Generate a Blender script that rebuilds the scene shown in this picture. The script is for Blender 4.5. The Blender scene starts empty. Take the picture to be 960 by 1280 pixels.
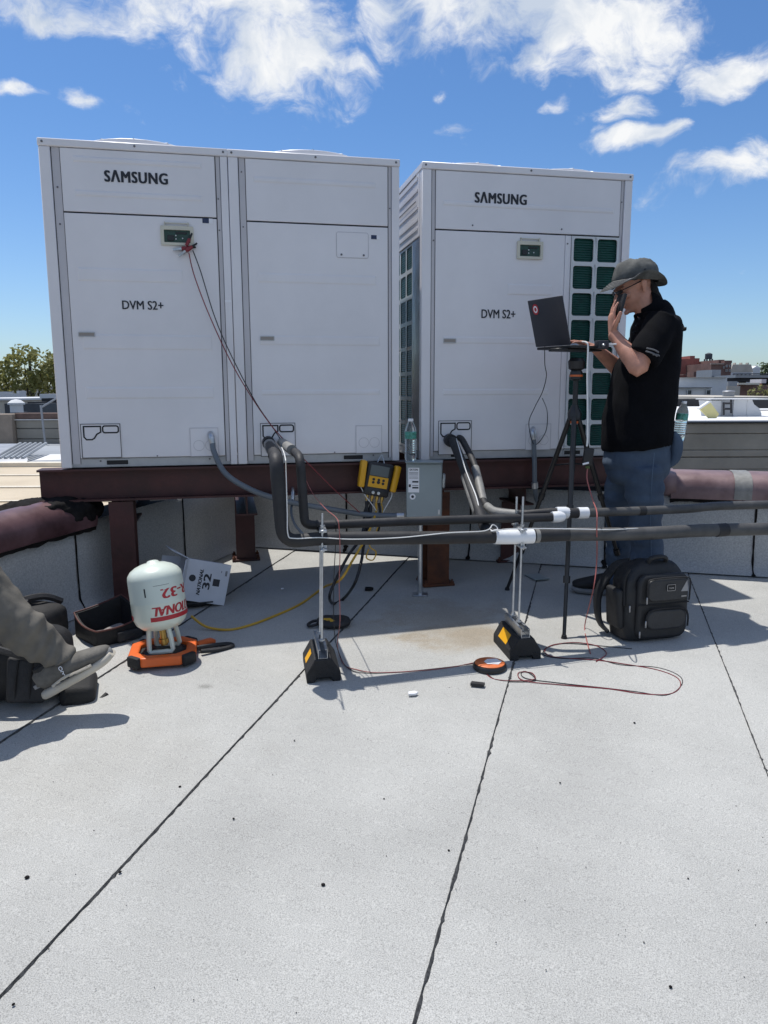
import bpy, bmesh, math, random
from mathutils import Vector, Matrix, noise
random.seed(7)
R = math.radians
C = bpy.context.scene.collection
SC = bpy.context.scene

# ------------------------------------------------------------------ camera
CAM_H = 1.38
FPX, PITCH, ROLL = 929.92, 0.1621, -0.0032
cf = Vector((0, math.cos(PITCH), -math.sin(PITCH)))
cu0 = Vector((0, math.sin(PITCH), math.cos(PITCH)))
cr0 = Vector((1, 0, 0))
cr = cr0 * math.cos(ROLL) + cu0 * math.sin(ROLL)
cu = -cr0 * math.sin(ROLL) + cu0 * math.cos(ROLL)
EYE = Vector((0, 0, CAM_H))
cam_d = bpy.data.cameras.new('camera')
cam = bpy.data.objects.new('camera', cam_d)
C.objects.link(cam)
cam_d.sensor_fit = 'VERTICAL'
cam_d.sensor_height = 36
cam_d.lens = 36 * FPX / 1280
cam_d.clip_start = 0.05
cam_d.clip_end = 6000
cam.matrix_world = Matrix(((cr.x, cu.x, -cf.x, 0), (cr.y, cu.y, -cf.y, 0), (cr.z, cu.z, -cf.z, CAM_H), (0, 0, 0, 1)))
SC.camera = cam

# ------------------------------------------------------------------ light
SUN = Vector((-0.247, 0.252, 1)).normalized()
sun_d = bpy.data.lights.new('sun', 'SUN')
sun_d.energy = 4.4
sun_d.angle = R(0.53)
sun_d.color = (1, 0.965, 0.91)
sun = bpy.data.objects.new('sun', sun_d)
C.objects.link(sun)
sun.rotation_euler = (-SUN).to_track_quat('-Z', 'Y').to_euler()
SC.view_settings.view_transform = 'Standard'
SC.view_settings.look = 'None'
SC.view_settings.exposure = 0.0
SC.view_settings.gamma = 1

def N(t, kind, **kw):
    n = t.nodes.new(kind)
    for k, v in kw.items():
        if k.startswith('i_'):
            key = k[2:]
            n.inputs[int(key) if key.isdigit() else key].default_value = v
        else:
            setattr(n, k, v)
    return n

def ray(px, py):
    d = cf * FPX + cr * (px - 480) + cu * (640 - py)
    return d / d.y

def build_world():
    w = bpy.data.worlds.new('World')
    SC.world = w
    w.use_nodes = True
    t = w.node_tree
    t.nodes.clear()
    L = t.links.new
    out = N(t, 'ShaderNodeOutputWorld')
    bg = N(t, 'ShaderNodeBackground')
    bg.inputs['Strength'].default_value = 0.115
    L(bg.outputs[0], out.inputs[0])
    sky = N(t, 'ShaderNodeTexSky', sky_type='NISHITA', sun_disc=False)
    sky.sun_elevation = math.asin(SUN.z)
    sky.sun_rotation = math.atan2(SUN.x, SUN.y)
    sky.air_density = 1.0
    sky.dust_density = 0.6
    sky.ozone_density = 2.2
    tc = N(t, 'ShaderNodeTexCoord')
    nd = N(t, 'ShaderNodeVectorMath', operation='NORMALIZE')
    L(tc.outputs['Generated'], nd.inputs[0])
    sep = N(t, 'ShaderNodeSeparateXYZ')
    L(nd.outputs[0], sep.inputs[0])
    # direction warped by noise so that cloud borders curl
    wn = N(t, 'ShaderNodeTexNoise', i_Scale=9.0, i_Detail=3.0)
    L(nd.outputs[0], wn.inputs['Vector'])
    ws = N(t, 'ShaderNodeVectorMath', operation='SUBTRACT')
    L(wn.outputs['Color'], ws.inputs[0]); ws.inputs[1].default_value = (.5, .5, .5)
    wm = N(t, 'ShaderNodeVectorMath', operation='SCALE'); L(ws.outputs[0], wm.inputs[0]); wm.inputs['Scale'].default_value = 0.09
    wa = N(t, 'ShaderNodeVectorMath', operation='ADD'); L(nd.outputs[0], wa.inputs[0]); L(wm.outputs[0], wa.inputs[1])
    acc = None
    # cloud banks: a direction, half extents across / up, weight
    banks = [((235, 10), .13, .07, 1.0), ((350, 60), .115, .075, 1.1), ((300, 20), .12, .07, 1.0), ((420, 100), .055, .05, .8), ((350, 130), .02, .02, .6),
             ((60, 5), .11, .03, 1.0), ((20, 112), .045, .012, .9), ((95, 126), .04, .014, .9), ((640, 20), .15, .055, 1.05), ((750, 40), .14, .07, 1.1),
             ((810, 88), .05, .035, .9), ((700, 85), .06, .03, .75), ((560, 5), .11, .04, 1.0), ((900, 92), .075, .034, 1.1), ((950, 85), .04, .03, .8),
             ((770, 148), .05, .024, .95), ((790, 184), .065, .019, 1.1), ((745, 178), .02, .012, .6), ((905, 224), .085, .024, 1.15), ((940, 205), .045, .024, .95),
             ((578, 160), .028, .016, .6), ((692, 146), .024, .013, .8), ((585, 178), .012, .014, .4), ((556, 112), .02, .011, .7), ((715, 165), .02, .010, .6), ((850, 132), .02, .009, .6), ((145, 140), .03, .02, .3), ((370, 165), .02, .02, .35), ((590, 90), .035, .02, .5), ((860, 130), .03, .012, .5), ((480, 20), .06, .05, .8)]
    for (pp, sx, sz, wt) in banks:
        c = ray(*pp).normalized()
        s = N(t, 'ShaderNodeVectorMath', operation='SUBTRACT'); L(wa.outputs[0], s.inputs[0]); s.inputs[1].default_value = c
        m = N(t, 'ShaderNodeVectorMath', operation='MULTIPLY'); L(s.outputs[0], m.inputs[0]); m.inputs[1].default_value = (1 / sx, 1 / .3, 1 / sz)
        l = N(t, 'ShaderNodeVectorMath', operation='LENGTH'); L(m.outputs[0], l.inputs[0])
        r = N(t, 'ShaderNodeMapRange', interpolation_type='SMOOTHSTEP'); L(l.outputs['Value'], r.inputs['Value'])
        r.inputs['From Min'].default_value = 0.1; r.inputs['From Max'].default_value = 1.3
        r.inputs['To Min'].default_value = wt; r.inputs['To Max'].default_value = 0
        if acc is None:
            acc = r.outputs[0]
        else:
            a = N(t, 'ShaderNodeMath', operation='MAXIMUM'); L(acc, a.inputs[0]); L(r.outputs[0], a.inputs[1]); acc = a.outputs[0]
    # unseen rest of the sky: similar cloud, cover raised to add fill light
    zc = N(t, 'ShaderNodeMath', operation='MAXIMUM'); L(sep.outputs['Z'], zc.inputs[0]); zc.inputs[1].default_value = 0.05
    dv = N(t, 'ShaderNodeVectorMath', operation='DIVIDE'); L(nd.outputs[0], dv.inputs[0])
    cb = N(t, 'ShaderNodeCombineXYZ')
    for i in range(3): L(zc.outputs[0], cb.inputs[i])
    L(cb.outputs[0], dv.inputs[1])
    big = N(t, 'ShaderNodeTexNoise', i_Scale=0.9, i_Detail=2.0); L(dv.outputs[0], big.inputs['Vector'])
    gen = N(t, 'ShaderNodeMapRange', interpolation_type='SMOOTHSTEP'); L(big.outputs['Fac'], gen.inputs['Value'])
    gen.inputs['From Min'].default_value = .40; gen.inputs['From Max'].default_value = .60
    beh = N(t, 'ShaderNodeMapRange', interpolation_type='SMOOTHSTEP'); L(sep.outputs['Y'], beh.inputs['Value'])
    beh.inputs['From Min'].default_value = .55; beh.inputs['From Max'].default_value = .85
    beh.inputs['To Min'].default_value = 1; beh.inputs['To Max'].default_value = 0
    gm = N(t, 'ShaderNodeMath', operation='MULTIPLY'); L(gen.outputs[0], gm.inputs[0]); L(beh.outputs[0], gm.inputs[1])
    a = N(t, 'ShaderNodeMath', operation='MAXIMUM'); L(acc, a.inputs[0]); L(gm.outputs[0], a.inputs[1]); acc = a.outputs[0]
    # fine cauliflower detail
    st = N(t, 'ShaderNodeVectorMath', operation='MULTIPLY'); L(wa.outputs[0], st.inputs[0]); st.inputs[1].default_value = (1, 1, 1.7)
    fb = N(t, 'ShaderNodeTexNoise', i_Scale=15.0, i_Detail=11.0, i_Roughness=0.64); L(st.outputs[0], fb.inputs['Vector'])
    ff = N(t, 'ShaderNodeMapRange'); L(fb.outputs['Fac'], ff.inputs['Value'])
    ff.inputs['From Min'].default_value = .28; ff.inputs['From Max'].default_value = .72
    ff.inputs['To Min'].default_value = -.66; ff.inputs['To Max'].default_value = .36
    ad = N(t, 'ShaderNodeMath', operation='ADD'); L(acc, ad.inputs[0]); L(ff.outputs[0], ad.inputs[1])
    al = N(t, 'ShaderNodeMapRange', interpolation_type='SMOOTHSTEP'); L(ad.outputs[0], al.inputs['Value'])
    al.inputs['From Min'].default_value = .22; al.inputs['From Max'].default_value = 1.02
    hz = N(t, 'ShaderNodeMapRange', interpolation_type='SMOOTHSTEP'); L(sep.outputs['Z'], hz.inputs['Value'])
    hz.inputs['From Min'].default_value = 0.0; hz.inputs['From Max'].default_value = .12
    am = N(t, 'ShaderNodeMath', operation='MULTIPLY'); L(al.outputs[0], am.inputs[0]); L(hz.outputs[0], am.inputs[1])
    # cloud tone: bright crests, soft grey bellies
    f2 = N(t, 'ShaderNodeTexNoise', i_Scale=11.0, i_Detail=6.0, i_Roughness=.6); L(wa.outputs[0], f2.inputs['Vector'])
    cr_ = N(t, 'ShaderNodeValToRGB'); L(f2.outputs['Fac'], cr_.inputs['Fac'])
    cr_.color_ramp.elements[0].position = .36; cr_.color_ramp.elements[0].color = (5.0, 5.7, 6.8, 1)
    cr_.color_ramp.elements[1].position = .56; cr_.color_ramp.elements[1].color = (8.2, 8.3, 8.4, 1)
    gain = N(t, 'ShaderNodeMix', data_type='RGBA', blend_type='MULTIPLY'); gain.inputs['Factor'].default_value = 1
    L(sky.outputs[0], gain.inputs['A'])
    ez = N(t, 'ShaderNodeMapRange', interpolation_type='SMOOTHSTEP'); L(sep.outputs['Z'], ez.inputs['Value']); ez.inputs['From Min'].default_value = .0; ez.inputs['From Max'].default_value = .36
    tn = N(t, 'ShaderNodeMix', data_type='RGBA'); L(ez.outputs[0], tn.inputs['Factor']); tn.inputs['A'].default_value = (.80, .96, 1.16, 1); tn.inputs['B'].default_value = (.58, .84, 1.12, 1); L(tn.outputs['Result'], gain.inputs['B'])
    mx = N(t, 'ShaderNodeMix', data_type='RGBA'); L(am.outputs[0], mx.inputs['Factor']); L(gain.outputs['Result'], mx.inputs['A']); L(cr_.outputs[0], mx.inputs['B'])
    L(mx.outputs['Result'], bg.inputs['Color'])
build_world()

# ------------------------------------------------------------------ measuring the place
SLOPE = (0.0129, 0.0452)                       # the roof falls gently towards the viewer
def gz(x, y): return SLOPE[0] * x + SLOPE[1] * y
def G(px, py):
    d = ray(px, py)
    t = -CAM_H / (d.z - SLOPE[0] * d.x - SLOPE[1] * d.y)
    return EYE + d * t
def P(px, py, y): return EYE + ray(px, py) * y
TH = 0.2073
EX = Vector((math.cos(TH), math.sin(TH), 0))      # along the fronts of the units
EN = Vector((-math.sin(TH), math.cos(TH), 0))     # into the units
ZU = Vector((0, 0, 1))
A0 = Vector((-1.7384, 3.9977, CAM_H - 0.4108))    # foot of the left unit's front corner
B0 = Vector((0.2203, 4.4161, CAM_H - 0.4108))
UH, UD = 1.673, 0.765
def F(px, py, perp=0.0, o=A0):                    # point on the front plane, perp metres before it
    d = ray(px, py)
    t = ((o - EYE).dot(EN) - perp) / d.dot(EN)
    return EYE + d * t
def FL(px, py, o=A0):                             # same, as (along, up) of a unit
    p = F(px, py, 0, o) - o
    return p.dot(EX), p.z

# ------------------------------------------------------------------ materials
MATS = {}
def mat(name, col, rough=.6, metal=0.0, var=.12, vscale=6.0, bump=0.0, bscale=60.0, spec=None, col2=None, mid=.5, alpha=None, trans=0.0, coat=0.0, detail=4.0):
    m = bpy.data.materials.new(name)
    m.use_nodes = True
    t = m.node_tree
    b = t.nodes['Principled BSDF']
    L = t.links.new
    tc = N(t, 'ShaderNodeTexCoord')
    n1 = N(t, 'ShaderNodeTexNoise', i_Scale=vscale, i_Detail=detail, i_Roughness=.6)
    L(tc.outputs['Object'], n1.inputs['Vector'])
    rp = N(t, 'ShaderNodeValToRGB')
    c2 = col2 or tuple(min(1, c * (1 + var)) for c in col)
    c1 = col if col2 else tuple(c * (1 - var) for c in col)
    rp.color_ramp.elements[0].position = mid - .17; rp.color_ramp.elements[0].color = (*c1, 1)
    rp.color_ramp.elements[1].position = mid + .17; rp.color_ramp.elements[1].color = (*c2, 1)
    L(n1.outputs['Fac'], rp.inputs['Fac'])
    L(rp.outputs[0], b.inputs['Base Color'])
    b.inputs['Metallic'].default_value = metal
    mr = N(t, 'ShaderNodeMapRange'); L(n1.outputs['Fac'], mr.inputs['Value'])
    mr.inputs['To Min'].default_value = max(.02, rough - .1); mr.inputs['To Max'].default_value = min(1, rough + .1)
    L(mr.outputs[0], b.inputs['Roughness'])
    if spec is not None: b.inputs['Specular IOR Level'].default_value = spec
    if trans: b.inputs['Transmission Weight'].default_value = trans
    if coat: b.inputs['Coat Weight'].default_value = coat
    if alpha is not None: b.inputs['Alpha'].default_value = alpha
    if bump:
        n2 = N(t, 'ShaderNodeTexNoise', i_Scale=bscale, i_Detail=5.0)
        L(tc.outputs['Object'], n2.inputs['Vector'])
        bp = N(t, 'ShaderNodeBump', i_Strength=bump, i_Distance=.004)
        L(n2.outputs['Fac'], bp.inputs['Height'])
        L(bp.outputs[0], b.inputs['Normal'])
    MATS[name] = m
    return m

# ------------------------------------------------------------------ mesh helpers
def catmull(pts, k):
    pts = [Vector(p) for p in pts]
    if len(pts) < 3 or k < 2: return pts
    out = []
    n = len(pts)
    for i in range(n - 1):
        p0 = pts[max(0, i - 1)]; p1 = pts[i]; p2 = pts[i + 1]; p3 = pts[min(n - 1, i + 2)]
        for j in range(k):
            s = j / k
            out.append(.5 * ((2 * p1) + (p2 - p0) * s + (2 * p0 - 5 * p1 + 4 * p2 - p3) * s * s + (3 * p1 - p0 - 3 * p2 + p3) * s ** 3))
    out.append(pts[-1])
    return out
def fillet(pts, r, k=5):                          # round the bends of a pipe run
    pts = [Vector(p) for p in pts]
    out = [pts[0]]
    for i in range(1, len(pts) - 1):
        a, b, c = pts[i - 1], pts[i], pts[i + 1]
        u = (a - b); v = (c - b)
        rr = min(r, u.length * .48, v.length * .48)
        s = b + u.normalized() * rr; e = b + v.normalized() * rr
        for j in range(k + 1):
            q = j / k
            out.append(s * (1 - q) ** 2 + b * 2 * q * (1 - q) + e * q * q)
    out.append(pts[-1])
    return out

class MB:
    def __init__(self, M=None):
        self.v = []; self.f = []; self.M = M
    def add(self, vs, fs):
        o = len(self.v)
        if self.M is not None: vs = [self.M @ Vector(v) for v in vs]
        self.v.extend([Vector(v) for v in vs]); self.f.extend([[i + o for i in f] for f in fs])
        return self
    def box(self, c, s, rot=None, bevel=0.0, seg=1):
        bm = bmesh.new()
        bmesh.ops.create_cube(bm, size=1)
        for v in bm.verts: v.co = Vector((v.co.x * s[0], v.co.y * s[1], v.co.z * s[2]))
        if bevel: bmesh.ops.bevel(bm, geom=bm.edges[:], offset=bevel, segments=seg, affect='EDGES', profile=.5)
        c = Vector(c)
        vs = [((rot @ v.co) if rot is not None else v.co) + c for v in bm.verts]
        bm.verts.index_update()
        fs = [[v.index for v in f.verts] for f in bm.faces]
        bm.free()
        return self.add(vs, fs)
    def bb(self, x0, x1, y0, y1, z0, z1, bevel=0.0, seg=1):
        return self.box(((x0 + x1) / 2, (y0 + y1) / 2, (z0 + z1) / 2), (x1 - x0, y1 - y0, z1 - z0), None, bevel, seg)
    def tube(self, pts, r, seg=8, k=1, cap=True):
        pts = catmull(pts, k) if k > 1 else [Vector(p) for p in pts]
        n = len(pts)
        rr = r if isinstance(r, (list, tuple)) else None
        def rad(i):
            if rr is None: return r
            q = i / (n - 1) * (len(rr) - 1); a = int(min(q, len(rr) - 2)); w = q - a
            return rr[a] * (1 - w) + rr[a + 1] * w
        vs = []; fs = []
        up = None
        for i, p in enumerate(pts):
            t = (pts[min(i + 1, n - 1)] - pts[max(i - 1, 0)])
            t = t.normalized() if t.length > 1e-9 else Vector((0, 0, 1))
            if up is None:
                up = Vector((0, 0, 1)) if abs(t.z) < .9 else Vector((0, 1, 0))
            s = t.cross(up)
            if s.length < 1e-6: s = t.orthogonal()
            s.normalize(); up = s.cross(t).normalized()
            for j in range(seg):
                a = 2 * math.pi * j / seg
                vs.append(p + (s * math.cos(a) + up * math.sin(a)) * rad(i))
        for i in range(n - 1):
            for j in range(seg):
                fs.append([i * seg + j, i * seg + (j + 1) % seg, (i + 1) * seg + (j + 1) % seg, (i + 1) * seg + j])
        if cap:
            fs.append(list(range(seg))[::-1]); fs.append([(n - 1) * seg + j for j in range(seg)])
        return self.add(vs, fs)
    def loft(self, secs, side=(0, 1, 0), seg=18, k=4, e=2.0, cap=True):
        """secs: (centre, half width along side, half width across)"""
        cs = catmull([s[0] for s in secs], k)
        rs = catmull([Vector((s[1], s[2], 0)) for s in secs], k)
        n = len(cs); side = Vector(side)
        vs = []; fs = []
        for i in range(n):
            t = (cs[min(i + 1, n - 1)] - cs[max(i - 1, 0)]).normalized()
            s = (side - t * side.dot(t)).normalized(); o = t.cross(s)
            for j in range(seg):
                a = 2 * math.pi * j / seg
                ca, sa = math.cos(a), math.sin(a)
                x = math.copysign(abs(ca) ** (2 / e), ca); y = math.copysign(abs(sa) ** (2 / e), sa)
                vs.append(cs[i] + s * x * rs[i].x + o * y * rs[i].y)
        for i in range(n - 1):
            for j in range(seg):
                fs.append([i * seg + j, i * seg + (j + 1) % seg, (i + 1) * seg + (j + 1) % seg, (i + 1) * seg + j])
        if cap:
            fs.append(list(range(seg))[::-1]); fs.append([(n - 1) * seg + j for j in range(seg)])
        return self.add(vs, fs)
    def ball(self, c, r, rot=None, seg=16, rings=10, e=2.0):
        c = Vector(c); r = r if isinstance(r, (tuple, list)) else (r, r, r)
        vs = []; fs = []
        def pw(v): return math.copysign(abs(v) ** (2 / e), v)
        for i in range(1, rings):
            th = math.pi * i / rings
            for j in range(seg):
                ph = 2 * math.pi * j / seg
                q = Vector((pw(math.sin(th)) * pw(math.cos(ph)) * r[0], pw(math.sin(th)) * pw(math.sin(ph)) * r[1], pw(math.cos(th)) * r[2]))
                vs.append(c + (rot @ q if rot is not None else q))
        top = len(vs)
        for s in (1, -1):
            q = Vector((0, 0, r[2] * s)); vs.append(c + (rot @ q if rot is not None else q))
        for i in range(rings - 2):
            for j in range(seg):
                fs.append([i * seg + j, (i + 1) * seg + j, (i + 1) * seg + (j + 1) % seg, i * seg + (j + 1) % seg])
        for j in range(seg):
            fs.append([top, j, (j + 1) % seg]); b = (rings - 2) * seg
            fs.append([top + 1, b + (j + 1) % seg, b + j])
        return self.add(vs, fs)
    def lathe(self, prof, M=None, seg=24):
        M = M or Matrix.Identity(4)
        vs = []; fs = []
        for (r, z) in prof:
            for j in range(seg):
                a = 2 * math.pi * j / seg
                vs.append(M @ Vector((r * math.cos(a), r * math.sin(a), z)))
        n = len(prof)
        for i in range(n - 1):
            for j in range(seg):
                fs.append([i * seg + j, i * seg + (j + 1) % seg, (i + 1) * seg + (j + 1) % seg, (i + 1) * seg + j])
        if prof[0][0] > 1e-5: fs.append(list(range(seg))[::-1])
        if prof[-1][0] > 1e-5: fs.append([(n - 1) * seg + j for j in range(seg)])
        return self.add(vs, fs)
    def prism(self, poly, M, d):                   # polygon in M's xy, d deep along its z
        n = len(poly)
        vs = [M @ Vector((x, y, 0)) for x, y in poly] + [M @ Vector((x, y, d)) for x, y in poly]
        fs = [list(range(n))[::-1], [n + i for i in range(n)]] + [[i, (i + 1) % n, n + (i + 1) % n, n + i] for i in range(n)]
        return self.add(vs, fs)
    def ring(self, outer, inner, M, d):            # plate with a hole: two outlines of equal count
        n = len(outer)
        vs = [M @ Vector((x, y, 0)) for x, y in outer] + [M @ Vector((x, y, 0)) for x, y in inner]
        vs += [M @ Vector((x, y, d)) for x, y in outer] + [M @ Vector((x, y, d)) for x, y in inner]
        fs = []
        for i in range(n):
            j = (i + 1) % n
            fs += [[i, n + i, n + j, j], [2 * n + i, 2 * n + j, 3 * n + j, 3 * n + i], [i, j, 2 * n + j, 2 * n + i], [n + i, 3 * n + i, 3 * n + j, n + j]]
        return self.add(vs, fs)
    def quad(self, a, b, c, d): return self.add([a, b, c, d], [[0, 1, 2, 3]])
    def bmesh_clean(self):
        me = bpy.data.meshes.new('tmp')
        me.from_pydata([tuple(v) for v in self.v], [], self.f)
        bm = bmesh.new(); bm.from_mesh(me); bpy.data.meshes.remove(me)
        bmesh.ops.remove_doubles(bm, verts=bm.verts, dist=1e-6)
        bmesh.ops.recalc_face_normals(bm, faces=bm.faces)
        return bm
    def build(self, name, m, parent=None, local=False, smooth=40, clean=True):
        if parent is not None and not local:
            inv = wm(parent).inverted()
            vs = [inv @ v for v in self.v]
        else:
            vs = self.v
        me = bpy.data.meshes.new(name)
        if clean:
            self.v = vs
            bm = self.bmesh_clean(); bm.to_mesh(me); bm.free()
        else:
            me.from_pydata([tuple(v) for v in vs], [], self.f)
        me.polygons.foreach_set('use_smooth', [True] * len(me.polygons))
        me.set_sharp_from_angle(angle=R(smooth))
        me.materials.append(MATS[m] if isinstance(m, str) else m)
        o = bpy.data.objects.new(name, me)
        C.objects.link(o)
        if parent is not None: o.parent = parent
        return o
def wm(o):
    M = o.matrix_basis.copy()
    while o.parent is not None:
        o = o.parent; M = o.matrix_basis @ M
    return M
def rrect(w, h, r, n=4, cx=0, cy=0):
    out = []
    for (sx, sy, a0) in ((1, 1, 0), (-1, 1, 90), (-1, -1, 180), (1, -1, 270)):
        for i in range(n + 1):
            a = R(a0 + 90 * i / n)
            out.append((cx + sx * (w / 2 - r) + r * math.cos(a), cy + sy * (h / 2 - r) + r * math.sin(a)))
    return out
def rrect_out(w, h, n=4, cx=0, cy=0): return rrect(w, h, 1e-5, n, cx, cy)
def offset_poly(poly, d):
    n = len(poly); out = []
    ar = sum(poly[i][0] * poly[(i + 1) % n][1] - poly[(i + 1) % n][0] * poly[i][1] for i in range(n))
    sg = 1 if ar > 0 else -1
    for i in range(n):
        a = Vector(poly[i - 1]); b = Vector(poly[i]); c = Vector(poly[(i + 1) % n])
        u = (b - a).normalized(); v = (c - b).normalized()
        nu = Vector((u.y, -u.x)) * sg; nv = Vector((v.y, -v.x)) * sg
        m = nu + nv
        m = m / max(.3, m.dot(nu)) if m.length > 1e-6 else nu
        out.append((b.x + m.x * d, b.y + m.y * d))
    return out
def thing(name, label, cat, loc=(0, 0, 0), rotz=0.0, group=None, rot=None):
    o = bpy.data.objects.new(name, None)
    C.objects.link(o)
    o.empty_display_size = .05
    o.location = loc
    o.rotation_euler = rot if rot is not None else (0, 0, rotz)
    o['label'] = label; o['category'] = cat
    if group: o['group'] = group
    return o
def stuff(o):
    o['kind'] = 'stuff'; return o
def tag(o, label, cat, group=None):
    o['label'] = label; o['category'] = cat
    if group: o['group'] = group
    return o
def struct(o):
    o['kind'] = 'structure'; return o
def kids(o): return [c for c in bpy.data.objects if c.parent == o]
def copy_tree(o, parent=None):
    c = o.copy(); C.objects.link(c)
    if parent is not None: c.parent = parent
    for ch in kids(o): copy_tree(ch, c)
    return c
_txt = {}
def text_geo(s, bold=0.0, shear=0.0, space=1.0):
    key = (s, bold, shear, space)
    if key in _txt: return _txt[key]
    cu_ = bpy.data.curves.new('t', 'FONT'); cu_.body = s; cu_.offset = bold; cu_.shear = shear; cu_.space_character = space; cu_.resolution_u = 3
    o = bpy.data.objects.new('t', cu_); C.objects.link(o)
    dg = bpy.context.evaluated_depsgraph_get()
    me = bpy.data.meshes.new_from_object(o.evaluated_get(dg))
    vs = [v.co.copy() for v in me.vertices]; fs = [list(p.vertices) for p in me.polygons]
    bpy.data.objects.remove(o); bpy.data.curves.remove(cu_); bpy.data.meshes.remove(me)
    x0 = min(v.x for v in vs); x1 = max(v.x for v in vs); y0 = min(v.y for v in vs); y1 = max(v.y for v in vs)
    vs = [Vector(((v.x - (x0 + x1) / 2) / (x1 - x0), (v.y - (y0 + y1) / 2) / (y1 - y0), 0)) for v in vs]
    _txt[key] = (vs, fs)
    return _txt[key]
def text(mb, s, M, w, h, bold=0.0, shear=0.0, space=1.0, bend=None):
    vs, fs = text_geo(s, 0.0, shear, space)
    if bold and not bend:
        for i, (q, r) in enumerate(((-1, .5), (1, .5), (-1, -.5), (1, -.5))):
            mb.add([M @ Vector((v.x * w + q * bold * h * .5, v.y * h * (1 - bold * .3) + r * bold * h * .3, .00006 * (i + 1))) for v in vs], fs)
    mb.add([M @ (bend(v.x * w, v.y * h) if bend else Vector((v.x * w, v.y * h, 0))) for v in vs], fs)
FRONT = Matrix(((1, 0, 0, 0), (0, 0, -1, 0), (0, 1, 0, 0), (0, 0, 0, 1)))   # xy page -> xz wall facing -y
def frontM(x, z, y): return Matrix.Translation((x, y, z)) @ FRONT
def solid(mb, voxel, smooth=4, disp=None):
    """melt overlapping pieces into one continuous skin"""
    me = bpy.data.meshes.new('tmp'); me.from_pydata([tuple(v) for v in mb.v], [], mb.f)
    o = bpy.data.objects.new('tmp', me); C.objects.link(o)
    bm = bmesh.new(); bm.from_mesh(me); bmesh.ops.remove_doubles(bm, verts=bm.verts, dist=1e-6); bmesh.ops.recalc_face_normals(bm, faces=bm.faces); bm.to_mesh(me); bm.free()
    md = o.modifiers.new('r', 'REMESH'); md.mode = 'VOXEL'; md.voxel_size = voxel
    if smooth:
        sm = o.modifiers.new('s', 'SMOOTH'); sm.iterations = smooth; sm.factor = .5
    dg = bpy.context.evaluated_depsgraph_get()
    out = bpy.data.meshes.new_from_object(o.evaluated_get(dg))
    r = MB()
    nr = [v.normal.copy() for v in out.vertices]
    r.v = [v.co + n * (disp(v.co, n) if disp else 0) for v, n in zip(out.vertices, nr)]
    r.f = [list(p.vertices) for p in out.polygons]
    bpy.data.objects.remove(o); bpy.data.meshes.remove(me); bpy.data.meshes.remove(out)
    return r
def folds(scale, amt, stretch=(1, 1, 1)):
    def f(co, n):
        q = Vector((co.x * stretch[0], co.y * stretch[1], co.z * stretch[2])) * scale
        return amt * (noise.noise(q) + .5 * noise.noise(q * 2.3 + Vector((5, 1, 2))) - .2)
    return f
# ------------------------------------------------------------------ palette
mat('unit_paint', (.74, .725, .735), .38, var=.045, vscale=2.2, bump=.22, bscale=2.6, detail=7)
mat('unit_trim', (.53, .515, .53), .42, var=.06, vscale=4)
mat('unit_rail', (.42, .43, .44), .45, .2, var=.14, vscale=8)
mat('grille_paint', (.60, .62, .62), .4, var=.04)
mat('coil_green', (.009, .062, .052), .5, .15, var=.35, vscale=14)
mat('fin_green', (.015, .105, .088), .4, .3, var=.3, vscale=30)
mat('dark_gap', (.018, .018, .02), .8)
mat('screw', (.16, .16, .17), .35, .8)
mat('ink', (.012, .014, .022), .5)
mat('shiny_sheet', (.20, .20, .21), .16, .9, var=.2, vscale=5, bump=.3, bscale=9)
mat('wire_guard', (.72, .73, .74), .4)
mat('label_white', (.78, .78, .80), .5, var=.03)
mat('label_navy', (.02, .035, .09), .5)
mat('beige_plastic', (.58, .56, .46), .5, var=.06)
mat('recess_tan', (.30, .27, .24), .6)
mat('gap_shade_grey', (.05, .05, .055), .8)  # shade tone for the strips in the gaps beside the unit trim
mat('bitumen', (.020, .020, .020), .85, col2=(.085, .085, .085), vscale=90, bump=.8, bscale=120)
mat('pcb_green', (.012, .05, .035), .35, var=.5, vscale=80)
mat('primer_steel', (.058, .018, .017), .55, .1, var=.35, vscale=5, bump=.35, bscale=40)
mat('rusty_steel', (.055, .022, .012), .8, .1, col2=(.15, .05, .02), vscale=9, bump=.6, bscale=60)
mat('coping_paint', (.13, .075, .075), .5, .1, col2=(.235, .155, .155), vscale=6, bump=.3, bscale=30, mid=.45)
mat('coping_maroon', (.055, .022, .024), .42, .15, col2=(.16, .085, .09), vscale=4.5, bump=.45, bscale=14, mid=.5, detail=8)
mat('tar', (.012, .011, .011), .85, var=.5, vscale=12, bump=.8, bscale=30, spec=.12)
mat('galv', (.50, .52, .54), .34, .85, var=.18, vscale=22)
mat('box_grey', (.27, .315, .325), .42, .1, var=.05, vscale=5)
mat('conduit_grey', (.125, .145, .165), .45, var=.1)
mat('foam_black', (.016, .016, .018), .62, var=.35, vscale=14, bump=.8, bscale=22)
mat('foam_grey', (.045, .045, .045), .6, col2=(.085, .083, .08), vscale=10, bump=.7, bscale=18)
mat('tape_white', (.78, .79, .80), .3, var=.05, vscale=12, bump=.5, bscale=25)
mat('tape_grey', (.22, .215, .20), .55, var=.2, vscale=18, bump=.5, bscale=40)
mat('rubber', (.014, .014, .015), .72, var=.4, vscale=40, bump=.9, bscale=180)
mat('yellow_sticker', (.85, .42, .015), .45, var=.05)
mat('wire_red', (.20, .018, .025), .45)
mat('wire_pink', (.36, .11, .10), .5)
mat('wire_black', (.012, .012, .014), .45)
mat('wire_white', (.72, .72, .70), .5)
mat('hose_yellow', (.55, .32, .03), .42, var=.1)
mat('gauge_yellow', (.72, .36, .01), .42, var=.06)
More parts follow.
